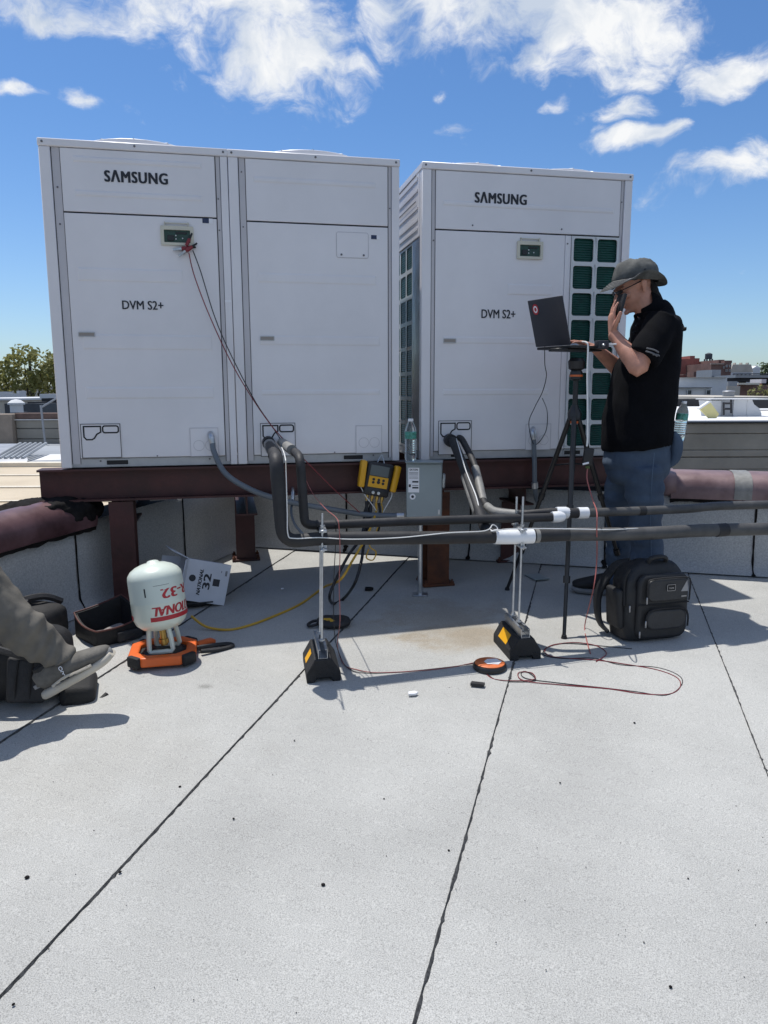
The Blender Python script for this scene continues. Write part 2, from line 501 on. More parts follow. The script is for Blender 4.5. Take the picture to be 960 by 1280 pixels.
mat('black_plastic', (.014, .014, .016), .42, var=.15, vscale=20)
mat('lcd', (.13, .15, .15), .12, var=.05)
mat('brass', (.50, .33, .10), .3, .9)

def roof_material():
    m = bpy.data.materials.new('roof_granules'); MATS['roof_granules'] = m
    m.use_nodes = True; t = m.node_tree; b = t.nodes['Principled BSDF']; L = t.links.new
    tc = N(t, 'ShaderNodeTexCoord')
    g1 = N(t, 'ShaderNodeTexNoise', i_Scale=330.0, i_Detail=2.0, i_Roughness=.7); L(tc.outputs['Object'], g1.inputs['Vector'])
    r1 = N(t, 'ShaderNodeValToRGB'); L(g1.outputs['Fac'], r1.inputs['Fac'])
    e = r1.color_ramp.elements
    e[0].position = .30; e[0].color = (.235, .232, .218, 1); e[1].position = .66; e[1].color = (.535, .53, .50, 1)
    x = e.new(.46); x.color = (.39, .388, .368, 1)
    # slow tone changes, traffic dirt
    g2 = N(t, 'ShaderNodeTexNoise', i_Scale=1.1, i_Detail=6.0, i_Roughness=.62); L(tc.outputs['Object'], g2.inputs['Vector'])
    r2 = N(t, 'ShaderNodeValToRGB'); L(g2.outputs['Fac'], r2.inputs['Fac'])
    r2.color_ramp.elements[0].position = .3; r2.color_ramp.elements[0].color = (.80, .80, .80, 1)
    r2.color_ramp.elements[1].position = .62; r2.color_ramp.elements[1].color = (1.03, 1.03, 1.03, 1)
    m1 = N(t, 'ShaderNodeMix', data_type='RGBA', blend_type='MULTIPLY'); m1.inputs['Factor'].default_value = 1
    L(r1.outputs[0], m1.inputs['A']); L(r2.outputs[0], m1.inputs['B'])
    last = m1.outputs['Result']
    # specks of grit
    g3 = N(t, 'ShaderNodeTexNoise', i_Scale=34.0, i_Detail=2.0); L(tc.outputs['Object'], g3.inputs['Vector'])
    r3 = N(t, 'ShaderNodeMapRange'); L(g3.outputs['Fac'], r3.inputs['Value'])
    r3.inputs['From Min'].default_value = .73; r3.inputs['From Max'].default_value = .80; r3.inputs['To Max'].default_value = .3
    m3 = N(t, 'ShaderNodeMix', data_type='RGBA'); L(r3.outputs[0], m3.inputs['Factor']); L(last, m3.inputs['A']); m3.inputs['B'].default_value = (.10, .10, .10, 1)
    last = m3.outputs['Result']
    # rust-brown water stains round the steel post and old drips
    wn = N(t, 'ShaderNodeTexNoise', i_Scale=4.0, i_Detail=7.0, i_Roughness=.65); L(tc.outputs['Object'], wn.inputs['Vector'])
    for (px, py, rx, ry, amt, col) in ((555, 775, .42, .45, .34, (.30, .235, .15, 1)), (575, 800, .34, .22, .34, (.36, .27, .15, 1)), (460, 790, .30, .22, .24, (.33, .29, .22, 1)), (255, 859, .05, .035, .6, (.25, .25, .24, 1)), (140, 960, .5, .4, .16, (.33, .31, .28, 1))):
        c = G(px, py)
        s = N(t, 'ShaderNodeVectorMath', operation='SUBTRACT'); L(tc.outputs['Object'], s.inputs[0]); s.inputs[1].default_value = c
        q = N(t, 'ShaderNodeVectorMath', operation='MULTIPLY'); L(s.outputs[0], q.inputs[0]); q.inputs[1].default_value = (1 / rx, 1 / ry, 0)
        l = N(t, 'ShaderNodeVectorMath', operation='LENGTH'); L(q.outputs[0], l.inputs[0])
        w = N(t, 'ShaderNodeMath', operation='MULTIPLY_ADD'); L(wn.outputs['Fac'], w.inputs[0]); w.inputs[1].default_value = -2.4; 
        l2 = N(t, 'ShaderNodeMath', operation='ADD'); L(l.outputs['Value'], w.inputs[2]); L(w.outputs[0], l2.inputs[0]); l2.inputs[1].default_value = 1.2
        r = N(t, 'ShaderNodeMapRange', interpolation_type='SMOOTHSTEP'); L(l2.outputs[0], r.inputs['Value'])
        r.inputs['From Min'].default_value = .35; r.inputs['From Max'].default_value = 1.05; r.inputs['To Min'].default_value = amt; r.inputs['To Max'].default_value = 0
        mm = N(t, 'ShaderNodeMix', data_type='RGBA'); L(r.outputs[0], mm.inputs['Factor']); L(last, mm.inputs['A'])
        mc = N(t, 'ShaderNodeMix', data_type='RGBA', blend_type='MULTIPLY'); mc.inputs['Factor'].default_value = 1; L(last, mc.inputs['A']); mc.inputs['B'].default_value = tuple(min(1, c_ * 2.1) for c_ in col[:3]) + (1,)
        L(mc.outputs['Result'], mm.inputs['B']); last = mm.outputs['Result']
    L(last, b.inputs['Base Color'])
    b.inputs['Roughness'].default_value = .92
    b.inputs['Specular IOR Level'].default_value = .25
    bp = N(t, 'ShaderNodeBump', i_Strength=.5, i_Distance=.0018); L(g1.outputs['Fac'], bp.inputs['Height'])
    g5 = N(t, 'ShaderNodeTexNoise', i_Scale=3.0, i_Detail=3.0); L(tc.outputs['Object'], g5.inputs['Vector'])
    b2 = N(t, 'ShaderNodeBump', i_Strength=.25, i_Distance=.02); L(g5.outputs['Fac'], b2.inputs['Height']); L(bp.outputs[0], b2.inputs['Normal'])
    L(b2.outputs[0], b.inputs['Normal'])
roof_material()
mat('wall_membrane', (.32, .325, .325), .85, col2=(.48, .485, .48), vscale=120, detail=3, bump=.5, bscale=180)

# ------------------------------------------------------------------ the roof
SD = Vector((.2740, .9617, 0)).normalized(); SU = Vector((SD.y, -SD.x, 0))     # along / across the membrane sheets
def RP(u, v, dz=0.0):
    p = SU * u + SD * v
    return Vector((p.x, p.y, gz(p.x, p.y) + dz))
def uv_(p): return p.dot(SU), p.dot(SD)
seams = []
for pts in (((25, 910), (160, 824), (300, 735)), ((0, 1240), (190, 1042), (380, 842)), ((520, 1270), (585, 1040), (635, 850)), ((957, 955), (905, 838), (872, 748))):
    us = [uv_(G(*p))[0] for p in pts]
    seams.append(sum(us) / len(us))
sp = (seams[3] - seams[0]) / 3
seam_u = [seams[0] - 2 * sp, seams[0] - sp] + seams + [seams[3] + sp * i for i in (1, 2, 3)]
WALL_V = (uv_(G(830, 713))[1] + uv_(G(955, 718))[1]) / 2
LW0 = G(150, 745); LW0.z = 0; LWD = Vector((.444, 1, 0)).normalized()
# corner of the two parapets
tt = (WALL_V - LW0.dot(SD)) / LWD.dot(SD)
CORN = LW0 + LWD * tt
roof = MB()
cs = [RP(u, v, -.03) for u, v in ((-4, -2.5), (8, -2.5), (8, WALL_V + .5), (-4, WALL_V + .5))]
cb_ = [Vector((c.x, c.y, -.4)) for c in cs]
roof.add(cs + cb_, [[0, 1, 2, 3], [0, 4, 5, 1], [1, 5, 6, 2], [2, 6, 7, 3], [3, 7, 4, 0], [7, 6, 5, 4]])
roof_o = struct(roof.build('roof', 'tar'))
rnd = random.Random(3)
edges_u = [seam_u[0] - sp] + seam_u
for i in range(len(edges_u) - 1):
    m = MB(); nseg = 24
    vs = []; fs = []
    v0, v1 = -2.4, WALL_V + .35
    for j in range(nseg + 1):
        v = v0 + (v1 - v0) * j / nseg
        w0 = .004 * noise.noise(Vector((edges_u[i] * 3, v * 1.7, 0))); w1 = .004 * noise.noise(Vector((edges_u[i + 1] * 3, v * 1.7, 0)))
        for (u, dz) in ((edges_u[i] + w0, -.025), (edges_u[i] + w0 + .001, 0.0), (edges_u[i + 1] + w1 - .002, .0035), (edges_u[i + 1] + w1, -.025)):
            vs.append(RP(u, v, dz))
    for j in range(nseg):
        for k_ in range(3):
            a = j * 4 + k_; fs.append([a, a + 1, a + 5, a + 4])
    m.add(vs, fs)
    m.build('roof_sheet', 'roof_granules', roof_o, smooth=20)
for si, u in enumerate(seam_u):
    m = MB(); vs = []; fs = []; n = 620
    for j in range(n + 1):
        v = -2.3 + (WALL_V + 2.3) * j / n
        w = .0040 + .0036 * noise.noise(Vector((u * 5, v * 5.5, 1))) + .0045 * noise.noise(Vector((u * 5, v * 33, 4)))
        if rnd.random() < .05: w += .006 * rnd.random()
        w = max(.0016, w)
        w2 = max(.0016, w + .0035 * noise.noise(Vector((u * 5, v * 31, 9))))
        off = .004 * noise.noise(Vector((u * 3, v * 1.7, 0)))
        vs += [RP(u + off - w, v, .0005), RP(u + off, v, .0072), RP(u + off + w2, v, .0005)]
    for j in range(n):
        for k_ in range(2):
            a = j * 3 + k_; fs.append([a, a + 1, a + 4, a + 3])
    m.add(vs, fs)
    m.build('asphalt_bleed', 'bitumen', roof_o, smooth=60)
# short end laps across the sheets
for (pa, pb) in (((300, 690), (960, 712)),):
    pass

# ------------------------------------------------------------------ parapets
def wall_run(wall, o, d, nrm, length, h, thick, seam_at, cope_from, cope_to, joint_at, round_=False, cm='coping_paint'):
    """o: base start, d: run direction, nrm: towards the roof"""
    def W(s, out, z):
        p = o + d * s + nrm * out
        b = o + d * s
        return Vector((p.x, p.y, gz(b.x, b.y) + z))
    m = MB()
    vs = [W(s, out, z) for s in (0, length) for (out, z) in ((-.012, -.3), (-.012, h), (-thick, h), (-thick, -.3))]
    m.add(vs, [[0, 1, 5, 4], [1, 2, 6, 5], [2, 3, 7, 6], [0, 3, 2, 1], [4, 5, 6, 7], [0, 4, 7, 3]])
    m.build('wall_core', 'tar', wall)
    ss = sorted(seam_at)
    for a, b in zip(ss[:-1], ss[1:]):
        m = MB(); vs = []; fs = []; nu = 8
        for i in range(nu + 1):
            s = a + (b - a) * i / nu
            lift = .004 * i / nu + .004 * noise.noise(Vector((s * 2, o.x, 3)))
            for (out, z) in ((.075, .0075), (.04, .03), (lift + .004, .075), (lift, .22), (lift + .003, h * .7), (lift, h - .004), (-.011, h + .012)):
                vs.append(W(s, out + (.002 if i == 0 else 0), z))
        for i in range(nu):
            for k_ in range(6):
                q = i * 7 + k_; fs.append([q, q + 1, q + 8, q + 7])
        m.add(vs, fs)
        m.build('membrane_sheet', 'wall_membrane', wall, smooth=50)
    for s in ss[1:-1]:
        m = MB(); vs = []; fs = []; n = 60
        for j in range(n + 1):
            q = j / n
            pr = [(.08, .009), (.04, .034), (.012, .08), (.008, h)]
            k_ = min(2, int(q * 3)); f_ = q * 3 - k_
            out = pr[k_][0] * (1 - f_) + pr[k_ + 1][0] * f_; z = pr[k_][1] * (1 - f_) + pr[k_ + 1][1] * f_
            w = .006 + .003 * noise.noise(Vector((s, z * 30, 2))) + (.02 if z < .05 else 0) * max(0, noise.noise(Vector((s, z * 60, 5))) + .3)
            wob = .012 * noise.noise(Vector((s, z * 3, 7)))
            vs += [W(s + wob - w, out + .001, z), W(s + wob, out + .007, z), W(s + wob + w, out + .001, z)]
        for j in range(n):
            for k_ in range(2):
                a = j * 3 + k_; fs.append([a, a + 1, a + 4, a + 3])
        m.add(vs, fs); m.build('asphalt_bleed', 'tar', wall, smooth=60)
    # coping: folded sheet metal in lengths
    prof = [(.05, -.012), (.057, -.010), (.062, .05), (.052, .09), (.025, .122), (-.03, .142), (-.10, .150), (-.2, .148), (-thick + .01, .135), (-thick - .04, .10), (-thick - .05, -.012)] if not round_ else [(.05, -.012), (.060, -.008), (.068, .03), (.062, .075), (.040, .115), (.0, .146), (-.05, .160), (-.11, .156), (-.17, .13), (-.22, .09), (-thick - .02, .04), (-thick - .03, -.012)]
    js = [cope_from] + [j for j in joint_at if cope_from < j < cope_to] + [cope_to]
    for a, b in zip(js[:-1], js[1:]):
        m = MB(); n = 30; vs = []; fs = []
        for j in range(n + 1):
            s = a + .003 + (b - a - .006) * j / n
            dent = .006 * noise.noise(Vector((s * 4, 1, 1)))
            for (out, z) in prof: vs.append(W(s, out + dent * (1 if out > 0 else 0), h + z + dent * .7))
        K = len(prof)
        for j in range(n):
            for k_ in range(K - 1):
                q = j * K + k_; fs.append([q, q + 1, q + K + 1, q + K])
        fs.append(list(range(K))); fs.append([n * K + k_ for k_ in range(K)][::-1])
        m.add(vs, fs); m.build('coping', cm, wall, smooth=50 if round_ else 35)
    for j in js[1:-1]:
        m = MB(); vs = []; fs = []; n = 6
        for q in range(n + 1):
            s = j - .05 + .10 * q / n
            for (out, z) in prof[1:-1]: vs.append(W(s, out * 1.0 + (.004 if out > 0 else 0), h + z + .004 + (.003 * noise.noise(Vector((s * 40, out * 40, 1))))))
        K = len(prof) - 2
        for q in range(n):
            for k_ in range(K - 1):
                z_ = q * K + k_; fs.append([z_, z_ + 1, z_ + K + 1, z_ + K])
        m.add(vs, fs); m.build('joint_cover', 'tape_grey', wall, smooth=40)
    # ragged tar hanging below the coping
    m = MB(); vs = []; fs = []; n = 150
    for j in range(n + 1):
        s = cope_from + (cope_to - cope_from) * j / n
        dr = .012 + .012 * noise.noise(Vector((s * 14, o.y, 2))) + .014 * max(0, noise.noise(Vector((s * 40, o.y, 8))))
        vs += [W(s, .052, h - .01), W(s, .046, h - .02 - max(.002, dr)), W(s, .008, h - .02)]
    for j in range(n):
        for k_ in range(2):
            a = j * 3 + k_; fs.append([a, a + 1, a + 4, a + 3])
    m.add(vs, fs); m.build('tar_flashing', 'tar', wall, smooth=60)
    return W
# right / rear parapet, running across the sheets
d_back = SU.copy()
def back_s(px, py):
    p = G(px, py); return (p - CORN).dot(d_back)
wall_b = thing('parapet_wall', 'low parapet behind the units clad in grey membrane with a pinkish metal cap at the right', 'wall', (CORN.x, CORN.y, gz(CORN.x, CORN.y)))
s_seam = back_s(935, 712)
s_end_cap = (P(838, 605, 4.66) - CORN).dot(d_back)
Wb = wall_run(wall_b, CORN, d_back, -SD, 7.5, .482, .32, [s_seam + i * sp for i in range(-4, 5)], s_end_cap, 7.4, [(P(930, 605, 4.5) - CORN).dot(d_back)])
wall_l = thing('parapet_wall', 'low membrane clad parapet with a torn maroon metal cap behind the tool bags', 'wall', (LW0.x, LW0.y, gz(LW0.x, LW0.y)))
nl = Vector((LWD.y, -LWD.x, 0))
o_l = CORN - LWD * 5.0
# seam seen at x=95 on the left wall
def left_s(px, py):
    d = ray(px, py); t = (LW0 - EYE).dot(nl) / d.dot(nl)
    return ((EYE + d * t) - o_l).dot(LWD)
s_l = left_s(95, 700)
Wl = wall_run(wall_l, o_l, LWD, nl, 5.0 + .3, .482, .32, [s_l + i * .91 for i in range(-3, 4)], .2, left_s(112, 655), [left_s(40, 680) - 1.3], True, 'coping_maroon')
# the torn, tarred end of the left cap
m = MB()
se = left_s(112, 655)
m.loft([(Wl(se - .42, -.22, .585), .09, .040), (Wl(se - .28, -.17, .580), .16, .068), (Wl(se - .12, -.12, .565), .195, .085), (Wl(se + .0, -.11, .56), .195, .09), (Wl(se + .06, -.11, .54), .17, .075), (Wl(se + .11, -.10, .50), .10, .045)], side=nl, seg=20, e=3)
tm = solid(m, .014, 2, folds(18, .022))
tm.build('torn_flashing', 'tar', wall_l, smooth=60)
# rounded end of the right-hand cap
m = MB()
se = s_end_cap
m.loft([(Wb(se + .03, -.13, .555), .198, .078), (Wb(se - .03, -.13, .555), .200, .082), (Wb(se - .06, -.13, .55), .17, .065)], side=-SD, seg=20, e=4)
m.build('end_cap', 'coping_paint', wall_b, smooth=50)

# ------------------------------------------------------------------ steel dunnage
ROT = Matrix.Rotation(TH, 4, 'Z')
UM = Matrix.Translation(A0) @ ROT
def LU(x, y, z=0.0, o=A0): return o + EX * x + EN * y + ZU * z
frame = thing('steel_frame', 'maroon painted steel beam frame on posts carrying the three cooling units', 'steel frame', (A0.x, A0.y, gz(A0.x, A0.y)), TH)
def ibeam(mb, p, q, h, w, tf=.011, tw=.010):
    """beam between local points, top at their z"""
    p = Vector(p); q = Vector(q); t = (q - p).normalized(); s = t.cross(ZU).normalized(); L_ = (q - p).length; c = (p + q) / 2
    Rm = Matrix((t, s, ZU)).transposed()
    mb.box(c - ZU * (tf / 2), (L_, w, tf), Rm); mb.box(c - ZU * (h - tf / 2), (L_, w, tf), Rm); mb.box(c - ZU * (h / 2), (L_, tw, h - 2 * tf - .0004), Rm)
BZ = -.006; BH = .178
m = MB(); ibeam(m, LU(-.125, .055, BZ), LU(3.52, .055, BZ), BH, .13); m.build('beam', 'primer_steel', frame)
m = MB(); ibeam(m, LU(-.125, .68, BZ), LU(3.52, .68, BZ), BH, .13); m.build('beam', 'primer_steel', frame)
def hcol(x, y, ztop, w=.13, rot=0, m_='primer_steel', plate=True):
    b = LU(x, y); g = gz(b.x, b.y)
    mb = MB(); c = Vector((b.x, b.y, (g + ztop) / 2)); hh = ztop - g - .012
    Rm = Matrix.Rotation(TH + rot, 3, 'Z')
    for sy in (-1, 1): mb.box(c + Rm @ Vector((0, sy * (w / 2 - .005), 0)), (w, .01, hh), Rm)
    mb.box(c, (.009, w - .0204, hh), Rm)
    col_ = mb.build('column', m_, frame)
    if plate:
        mb = MB(); mb.box((b.x, b.y, g + .008), (w + .06, w + .05, .014), Rm, .002); mb.build('base_plate', m_, frame)
        for sx in (-1, 1):
            for sy in (-1, 1):
                mb = MB().lathe([(.012, 0), (.012, .012), (.006, .012), (.006, .024)], Matrix.Translation(Vector((b.x, b.y, g + .015)) + Rm @ Vector((sx * (w / 2 + .016), sy * (w / 2 + .012), 0))), 6)
                mb.build('anchor_bolt', 'rusty_steel', frame)
ztop = A0.z + BZ - BH
def col_x(px, py, y): # along-coordinate of a column seen at px
    d = ray(px, py); n_ = EN; t = ((A0 - EYE).dot(EN) + y) / d.dot(EN)
    return ((EYE + d * t) - A0).dot(EX)
xc1 = col_x(156, 680, .06)
zt2 = ztop - .001
def cross(x, y0, y1, zt, h=.15):
    mb = MB(); ibeam(mb, LU(x, y0, zt - A0.z), LU(x, y1, zt - A0.z), h, .12); mb.build('cross_beam', 'primer_steel', frame)
cross(xc1, .125, 1.35, zt2)
hcol(xc1, .06, ztop - .001)
hcol(xc1 + .02, .78, zt2 - .151)
xc2 = col_x(546, 690, .0)
hcol(xc2, .03, ztop - .001, .135, 0, 'rusty_steel')
xc3 = col_x(306, 650, .9)
cross(xc3, .125, 1.3, zt2, .13)
hcol(xc3, .92, zt2 - .131)
xc4 = col_x(634, 660, .42)
hcol(xc4, .42, zt2 - .131); cross(xc4, .125, 1.2, zt2, .13)
xc5 = col_x(775, 660, .2)
cross(xc5, .125, 1.0, zt2, .13)
hcol(xc5, .3, zt2 - .131)

# ------------------------------------------------------------------ condensing units
def outline_ring(mb, poly, w, y, M=None):
    inner = offset_poly(poly, -w / 2); outer = offset_poly(poly, w / 2)
    mb.ring(outer, inner, frontM(0, 0, y), .0012)
def RF(x0, y0, x1, y1, o):
    a = FL(x0, (y0 + y1) / 2, o)[0]; b = FL(x1, (y0 + y1) / 2, o)[0]
    c = FL((x0 + x1) / 2, y1, o)[1]; d = FL((x0 + x1) / 2, y0, o)[1]
    return a, b, c, d
_screw = {}
class screws:
    def __init__(self, pts): self.pts = pts
    def build(self, name, m, parent, local=True):
        for (x, z, y, r) in self.pts:
            if r not in _screw:
                o = MB().lathe([(r, 0), (r, .0025), (r * .6, .004)], FRONT, 8).build(name, m, parent, True); _screw[r] = o.data
            else:
                o = bpy.data.objects.new(name, _screw[r]); C.objects.link(o); o.parent = parent
            o.location = (x, y, z)
def unit(name, label, origin, W, pl, gl, gr, pr, xo, group):
    """pl..pr: edges of left groove start, panel start, panel end, right post start; xo: pixel-measure origin offset"""
    u = thing(name, label, 'cooling unit', origin, TH, group)
    o = origin
    m = MB(); m.bb(.012, W - .012, .016, UD - .016, .05, UH - .03); m.build('casing', 'unit_trim', u, True)
    m = MB(); m.bb(.01, W - .01, .014, UD - .014, .0, .0495, .003); rail = m.build('base_rail', 'unit_rail', u, True)
    for (a, b) in ((0, pl), (pr, W)):
        m = MB(); m.bb(a, b, 0, .05, .001, UH - .0385, .003); m.build('corner_post', 'unit_paint', u, True)
        m = MB(); m.bb(a, b, UD - .05, UD, .001, UH - .0385, .003); m.build('corner_post', 'unit_paint', u, True)
    for (a, b) in ((pl, gl), (gr, pr)):
        m = MB(); m.bb(a + .0046, b - .0026, .009, .015, .02, UH - .0385); tr = m.build('side_trim', 'unit_trim', u, True)
        m = MB(); m.bb(a + .0006, a + .0044, .011, .0156, .02, UH - .0385); m.build('gap_shade_strip', 'gap_shade_grey', u, True)  # dark strip added as the shadow line between post and trim
        m = MB(); m.bb(b - .0024, b - .0002, .0115, .0156, .02, UH - .0385); m.build('gap_shade_strip', 'gap_shade_grey', u, True)
    m = MB(); m.bb(-.003, W + .003, -.004, UD + .004, UH - .038, UH, .004)
    cap = m.build('top_cap', 'unit_paint', u, True)
    m = screws([(.02, UH - .018, -.004, .006), (W - .02, UH - .018, -.004, .006), (W * .5, UH - .016, -.004, .006)]); m.build('screw', 'screw', cap, True)
    return u
def panel(u, x0, x1, z0, z1, ribs=(), name='front_panel', y=.002):
    m = MB(); m.bb(x0 + .001, x1 - .001, y, .013, z0, z1, .002)
    for (a, b, c, d) in ribs:                     # shallow pressed ribs
        m.add([(a, y - .0002, c), (b, y - .0002, c), (b, y - .0002, d), (a, y - .0002, d), (a + .008, y - .0032, c + .008), (b - .008, y - .0032, c + .008), (b - .008, y - .0032, d - .008), (a + .008, y - .0032, d - .008)],
              [[0, 1, 5, 4], [1, 2, 6, 5], [2, 3, 7, 6], [3, 0, 4, 7], [4, 5, 6, 7]])
    return m.build(name, 'unit_paint', u, True, smooth=15)
def fan_guard(u, cx, cy, r):
    m = MB(); m.lathe([(r + .02, UH), (r + .016, UH + .028), (r, UH + .03), (r, UH + .001)], Matrix.Translation((cx, cy, 0)), 40); m.build('fan_shroud', 'unit_paint', u, True)
    m = MB()
    for i in range(1, 11):
        rr = r * i / 10 * 1.02; z = UH + .032 + .028 * (1 - (i / 10) ** 3)
        m.tube([(cx + rr * math.cos(2 * math.pi * j / 32), cy + rr * math.sin(2 * math.pi * j / 32), z) for j in range(33)], .0026, 4, 1, False)
    for j in range(12):
        a = 2 * math.pi * j / 12
        m.tube([(cx + r * 1.02 * i / 6 * math.cos(a), cy + r * 1.02 * i / 6 * math.sin(a), UH + .036 + .028 * (1 - (i / 6) ** 3)) for i in range(7)], .003, 4, 1, False)
    stuff(m.build('fan_guard', 'wire_guard', u, True, clean=False))
    m = MB(); m.lathe([(0, UH + .02), (.08, UH + .015), (.1, UH + .001)], Matrix.Translation((cx, cy, 0)), 20)
    for j in range(4):
        a = math.pi / 2 * j
        m.add([(cx + .09 * math.cos(a), cy + .09 * math.sin(a), UH + .004), (cx + .09 * math.cos(a + .6), cy + .09 * math.sin(a + .6), UH + .012), (cx + r * .95 * math.cos(a + .75), cy + r * .95 * math.sin(a + .75), UH + .014), (cx + r * .95 * math.cos(a + .05), cy + r * .95 * math.sin(a + .05), UH + .003)], [[0, 1, 2, 3]])
    m.build('fan', 'black_plastic', u, True)
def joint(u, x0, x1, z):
    m = MB(); m.bb(x0, x1, .0095, .0128, z - .0038, z + .0038); m.build('gap_shade_strip', 'dark_gap', u, True)  # dark strip painting in the shade of the joint between panels
def lettering(u, s, x0, y0, x1, y1, o, dx, bold, name, m_='ink', space=1.0):
    a, b, c, d = RF(x0, y0, x1, y1, o)
    m = MB(); text(m, s, frontM((a + b) / 2 - dx, (c + d) / 2, -.0006), b - a, d - c, bold, 0, space)
    return m.build(name, m_, u, True)
def knockout(u, x0, y0, x1, y1, o, dx, holes=True):
    """service plate with punched pipe openings"""
    a, b, c, d = RF(x0, y0, x1, y1, o); a -= dx; b -= dx
    m = MB(); m.bb(a, b, -.0012, .0025, c, d, .0008); pl = m.build('service_plate', 'unit_paint', u, True)
    w = b - a; h = d - c
    m = MB()
    outline_ring(m, [(a, c), (b, c), (b, d), (a, d)], .003, -.0014)
    if holes:
        q = rrect(w * .40, h * .20, h * .06, 3, a + w * .755, d - h * .16); outline_ring(m, q, .0075, -.0014)
        pts = [(a + w * .07, d - h * .07), (a + w * .5, d - h * .07), (a + w * .5, d - h * .24), (a + w * .40, d - h * .30), (a + w * .33, d - h * .42), (a + w * .27, d - h * .46), (a + w * .13, d - h * .46), (a + w * .07, d - h * .38)]
        outline_ring(m, pts, .0075, -.0014)
    else:
        for fx in (.3, .72):
            q = [(a + w * fx + w * .19 * math.cos(i * math.pi / 8), c + h * .38 + w * .19 * math.sin(i * math.pi / 8)) for i in range(16)]
            outline_ring(m, q, .0022, -.0014)
    stuff(m.build('punched_outline', 'dark_gap' if holes else 'unit_trim', pl, True))
    return pl, (a, b, c, d)
def display(u, x0, y0, x1, y1, o, dx):
    a, b, c, d = RF(x0, y0, x1, y1, o); a -= dx; b -= dx
    w = b - a; h = d - c
    cx, cz = (a + b) / 2, (c + d) / 2
    m = MB(); m.ring(rrect(w, h, .004, 3, cx, cz), rrect(w * .80, h * .66, .003, 3, cx, cz - h * .03), frontM(0, 0, .001), .012)
    m.bb(cx - w * .38, cx + w * .38, -.012, -.004, d + .012, d + .016); m.bb(cx - w * .38, cx - w * .35, -.012, .004, d, d + .02); m.bb(cx + w * .33, cx + w * .36, -.012, .004, d, d + .02)
    fr = m.build('display_window', 'beige_plastic', u, True)
    m = MB(); m.bb(cx - w * .41, cx + w * .41, .0005, .0016, cz - h * .36, cz + h * .31); pc = m.build('circuit_board', 'pcb_green', fr, True)
    m = MB(); m.bb(cx - w * .30, cx - w * .10, -.006, .0004, cz - h * .26, cz + h * .02, .001); m.bb(cx - .05 * w, cx + w * .3, -.003, .0004, cz + h * .10, cz + h * .2, .001)
    m.build('chip', 'black_plastic', fr, True)
    for (fx, fz) in ((-.04, .02), (-.04, -.16), (.16, -.12)):
        MB().lathe([(.0035, 0), (.0035, .004), (.002, .006)], frontM(cx + fx * w, cz + fz * h, .0004), 8).build('indicator', 'label_white', fr, True)
def sticker(u, x0, y0, x1, y1, o, dx):
    a, b, c, d = RF(x0, y0, x1, y1, o); a -= dx; b -= dx; q = a + (b - a) * .62
    m = MB(); m.bb(a, q, .0004, .0019, c, d); m.build('sticker', 'label_navy', u, True)
    m = MB(); m.bb(q + .0003, b, .0004, .0019, c, d); m.build('sticker', 'label_white', u, True)
def nameplate(u, x0, y0, x1, y1, o, dx):
    a, b, c, d = RF(x0, y0, x1, y1, o); a -= dx; b -= dx
    m = MB(); m.ring(rrect(b - a, d - c, .004, 3, (a + b) / 2, (c + d) / 2), rrect((b - a) * .9, (d - c) * .66, .003, 3, (a + b) / 2, (c + d) / 2), frontM(0, 0, -.0005), .0045)
    fr = m.build('handle_recess', 'unit_rail', u, True)
    m = MB(); m.bb(a + .004, b - .004, -.0030, -.0005, c + .004, d - .004); m.build('recess_back', 'recess_tan', fr, True)
def slot(u, x0, y0, x1, y1, o, dx):
    a, b, c, d = RF(x0, y0, x1, y1, o); a -= dx; b -= dx
    m = MB(); m.ring(rrect(b - a + .012, .034, .005, 3, (a + b) / 2, .026), rrect(b - a, .024, .003, 3, (a + b) / 2, .026), frontM(0, 0, .0135), .004); fr = m.build('lifting_slot', 'unit_rail', u, True)
    m = MB(); m.bb(a, b, .0125, .0135, .0142, .0378); m.build('slot_opening', 'dark_gap', fr, True)

GRP = 'white cooling units on the steel frame'
W1 = .9335; X2 = .9365
zs = FL(150, 267.5)[1]
U1 = unit('cooling_unit', 'white cooling unit at the left with red clips on its small display window', LU(0, 0), W1, .055, .10, .868, .895, 0, GRP)
panel(U1, .10, .868, zs + .004, UH - .041, [(.16, .80, zs + .245, zs + .275), (.16, .80, zs + .08, zs + .11)], 'upper_panel')
zr = [FL(150, y)[1] for y in (338, 345, 418, 430, 486, 494)]
panel(U1, .10, .868, .052, zs - .004, [(.15, .68, zr[1] - .03, zr[0] + .01), (.15, .82, zr[3] - .03, zr[2] - .0), (.15, .82, zr[5] - .02, zr[4] + .01)], 'lower_panel')
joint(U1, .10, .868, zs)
lettering(U1, 'SAMSUNG'.replace('A', chr(923)), 131, 214, 209, 229, A0, 0, .105, 'logo_lettering', space=1.12)
lettering(U1, 'DVM S2+', 153, 376, 204, 387, A0, 0, .05, 'model_lettering')
display(U1, 201, 283, 242, 307, A0, 0)
sticker(U1, 253, 273, 266, 279, A0, 0)
nameplate(U1, 98, 415, 119, 421, A0, 0)
knockout(U1, 102, 530, 151, 572, A0, 0)
knockout(U1, 238, 535, 273, 570, A0, 0, False)
slot(U1, 133, 574, 160, 580, A0, 0)
fan_guard(U1, .46, .38, .33)
m = screws([(.078, zs + .12, .009, .005), (.078, zs - .06, .009, .005), (.88, zs + .1, .009, .004), (.88, zs - .06, .009, .004), (.2, .035, .014, .005), (.5, .058, .002, .004), (.78, .035, .014, .005)])
m.build('screw', 'screw', U1, True)
U2 = unit('cooling_unit', 'white cooling unit in the middle with a blank cover plate and no lettering', LU(X2, 0), W1, .052, .090, .868, .890, X2, GRP)
zs2 = FL(400, 280)[1]
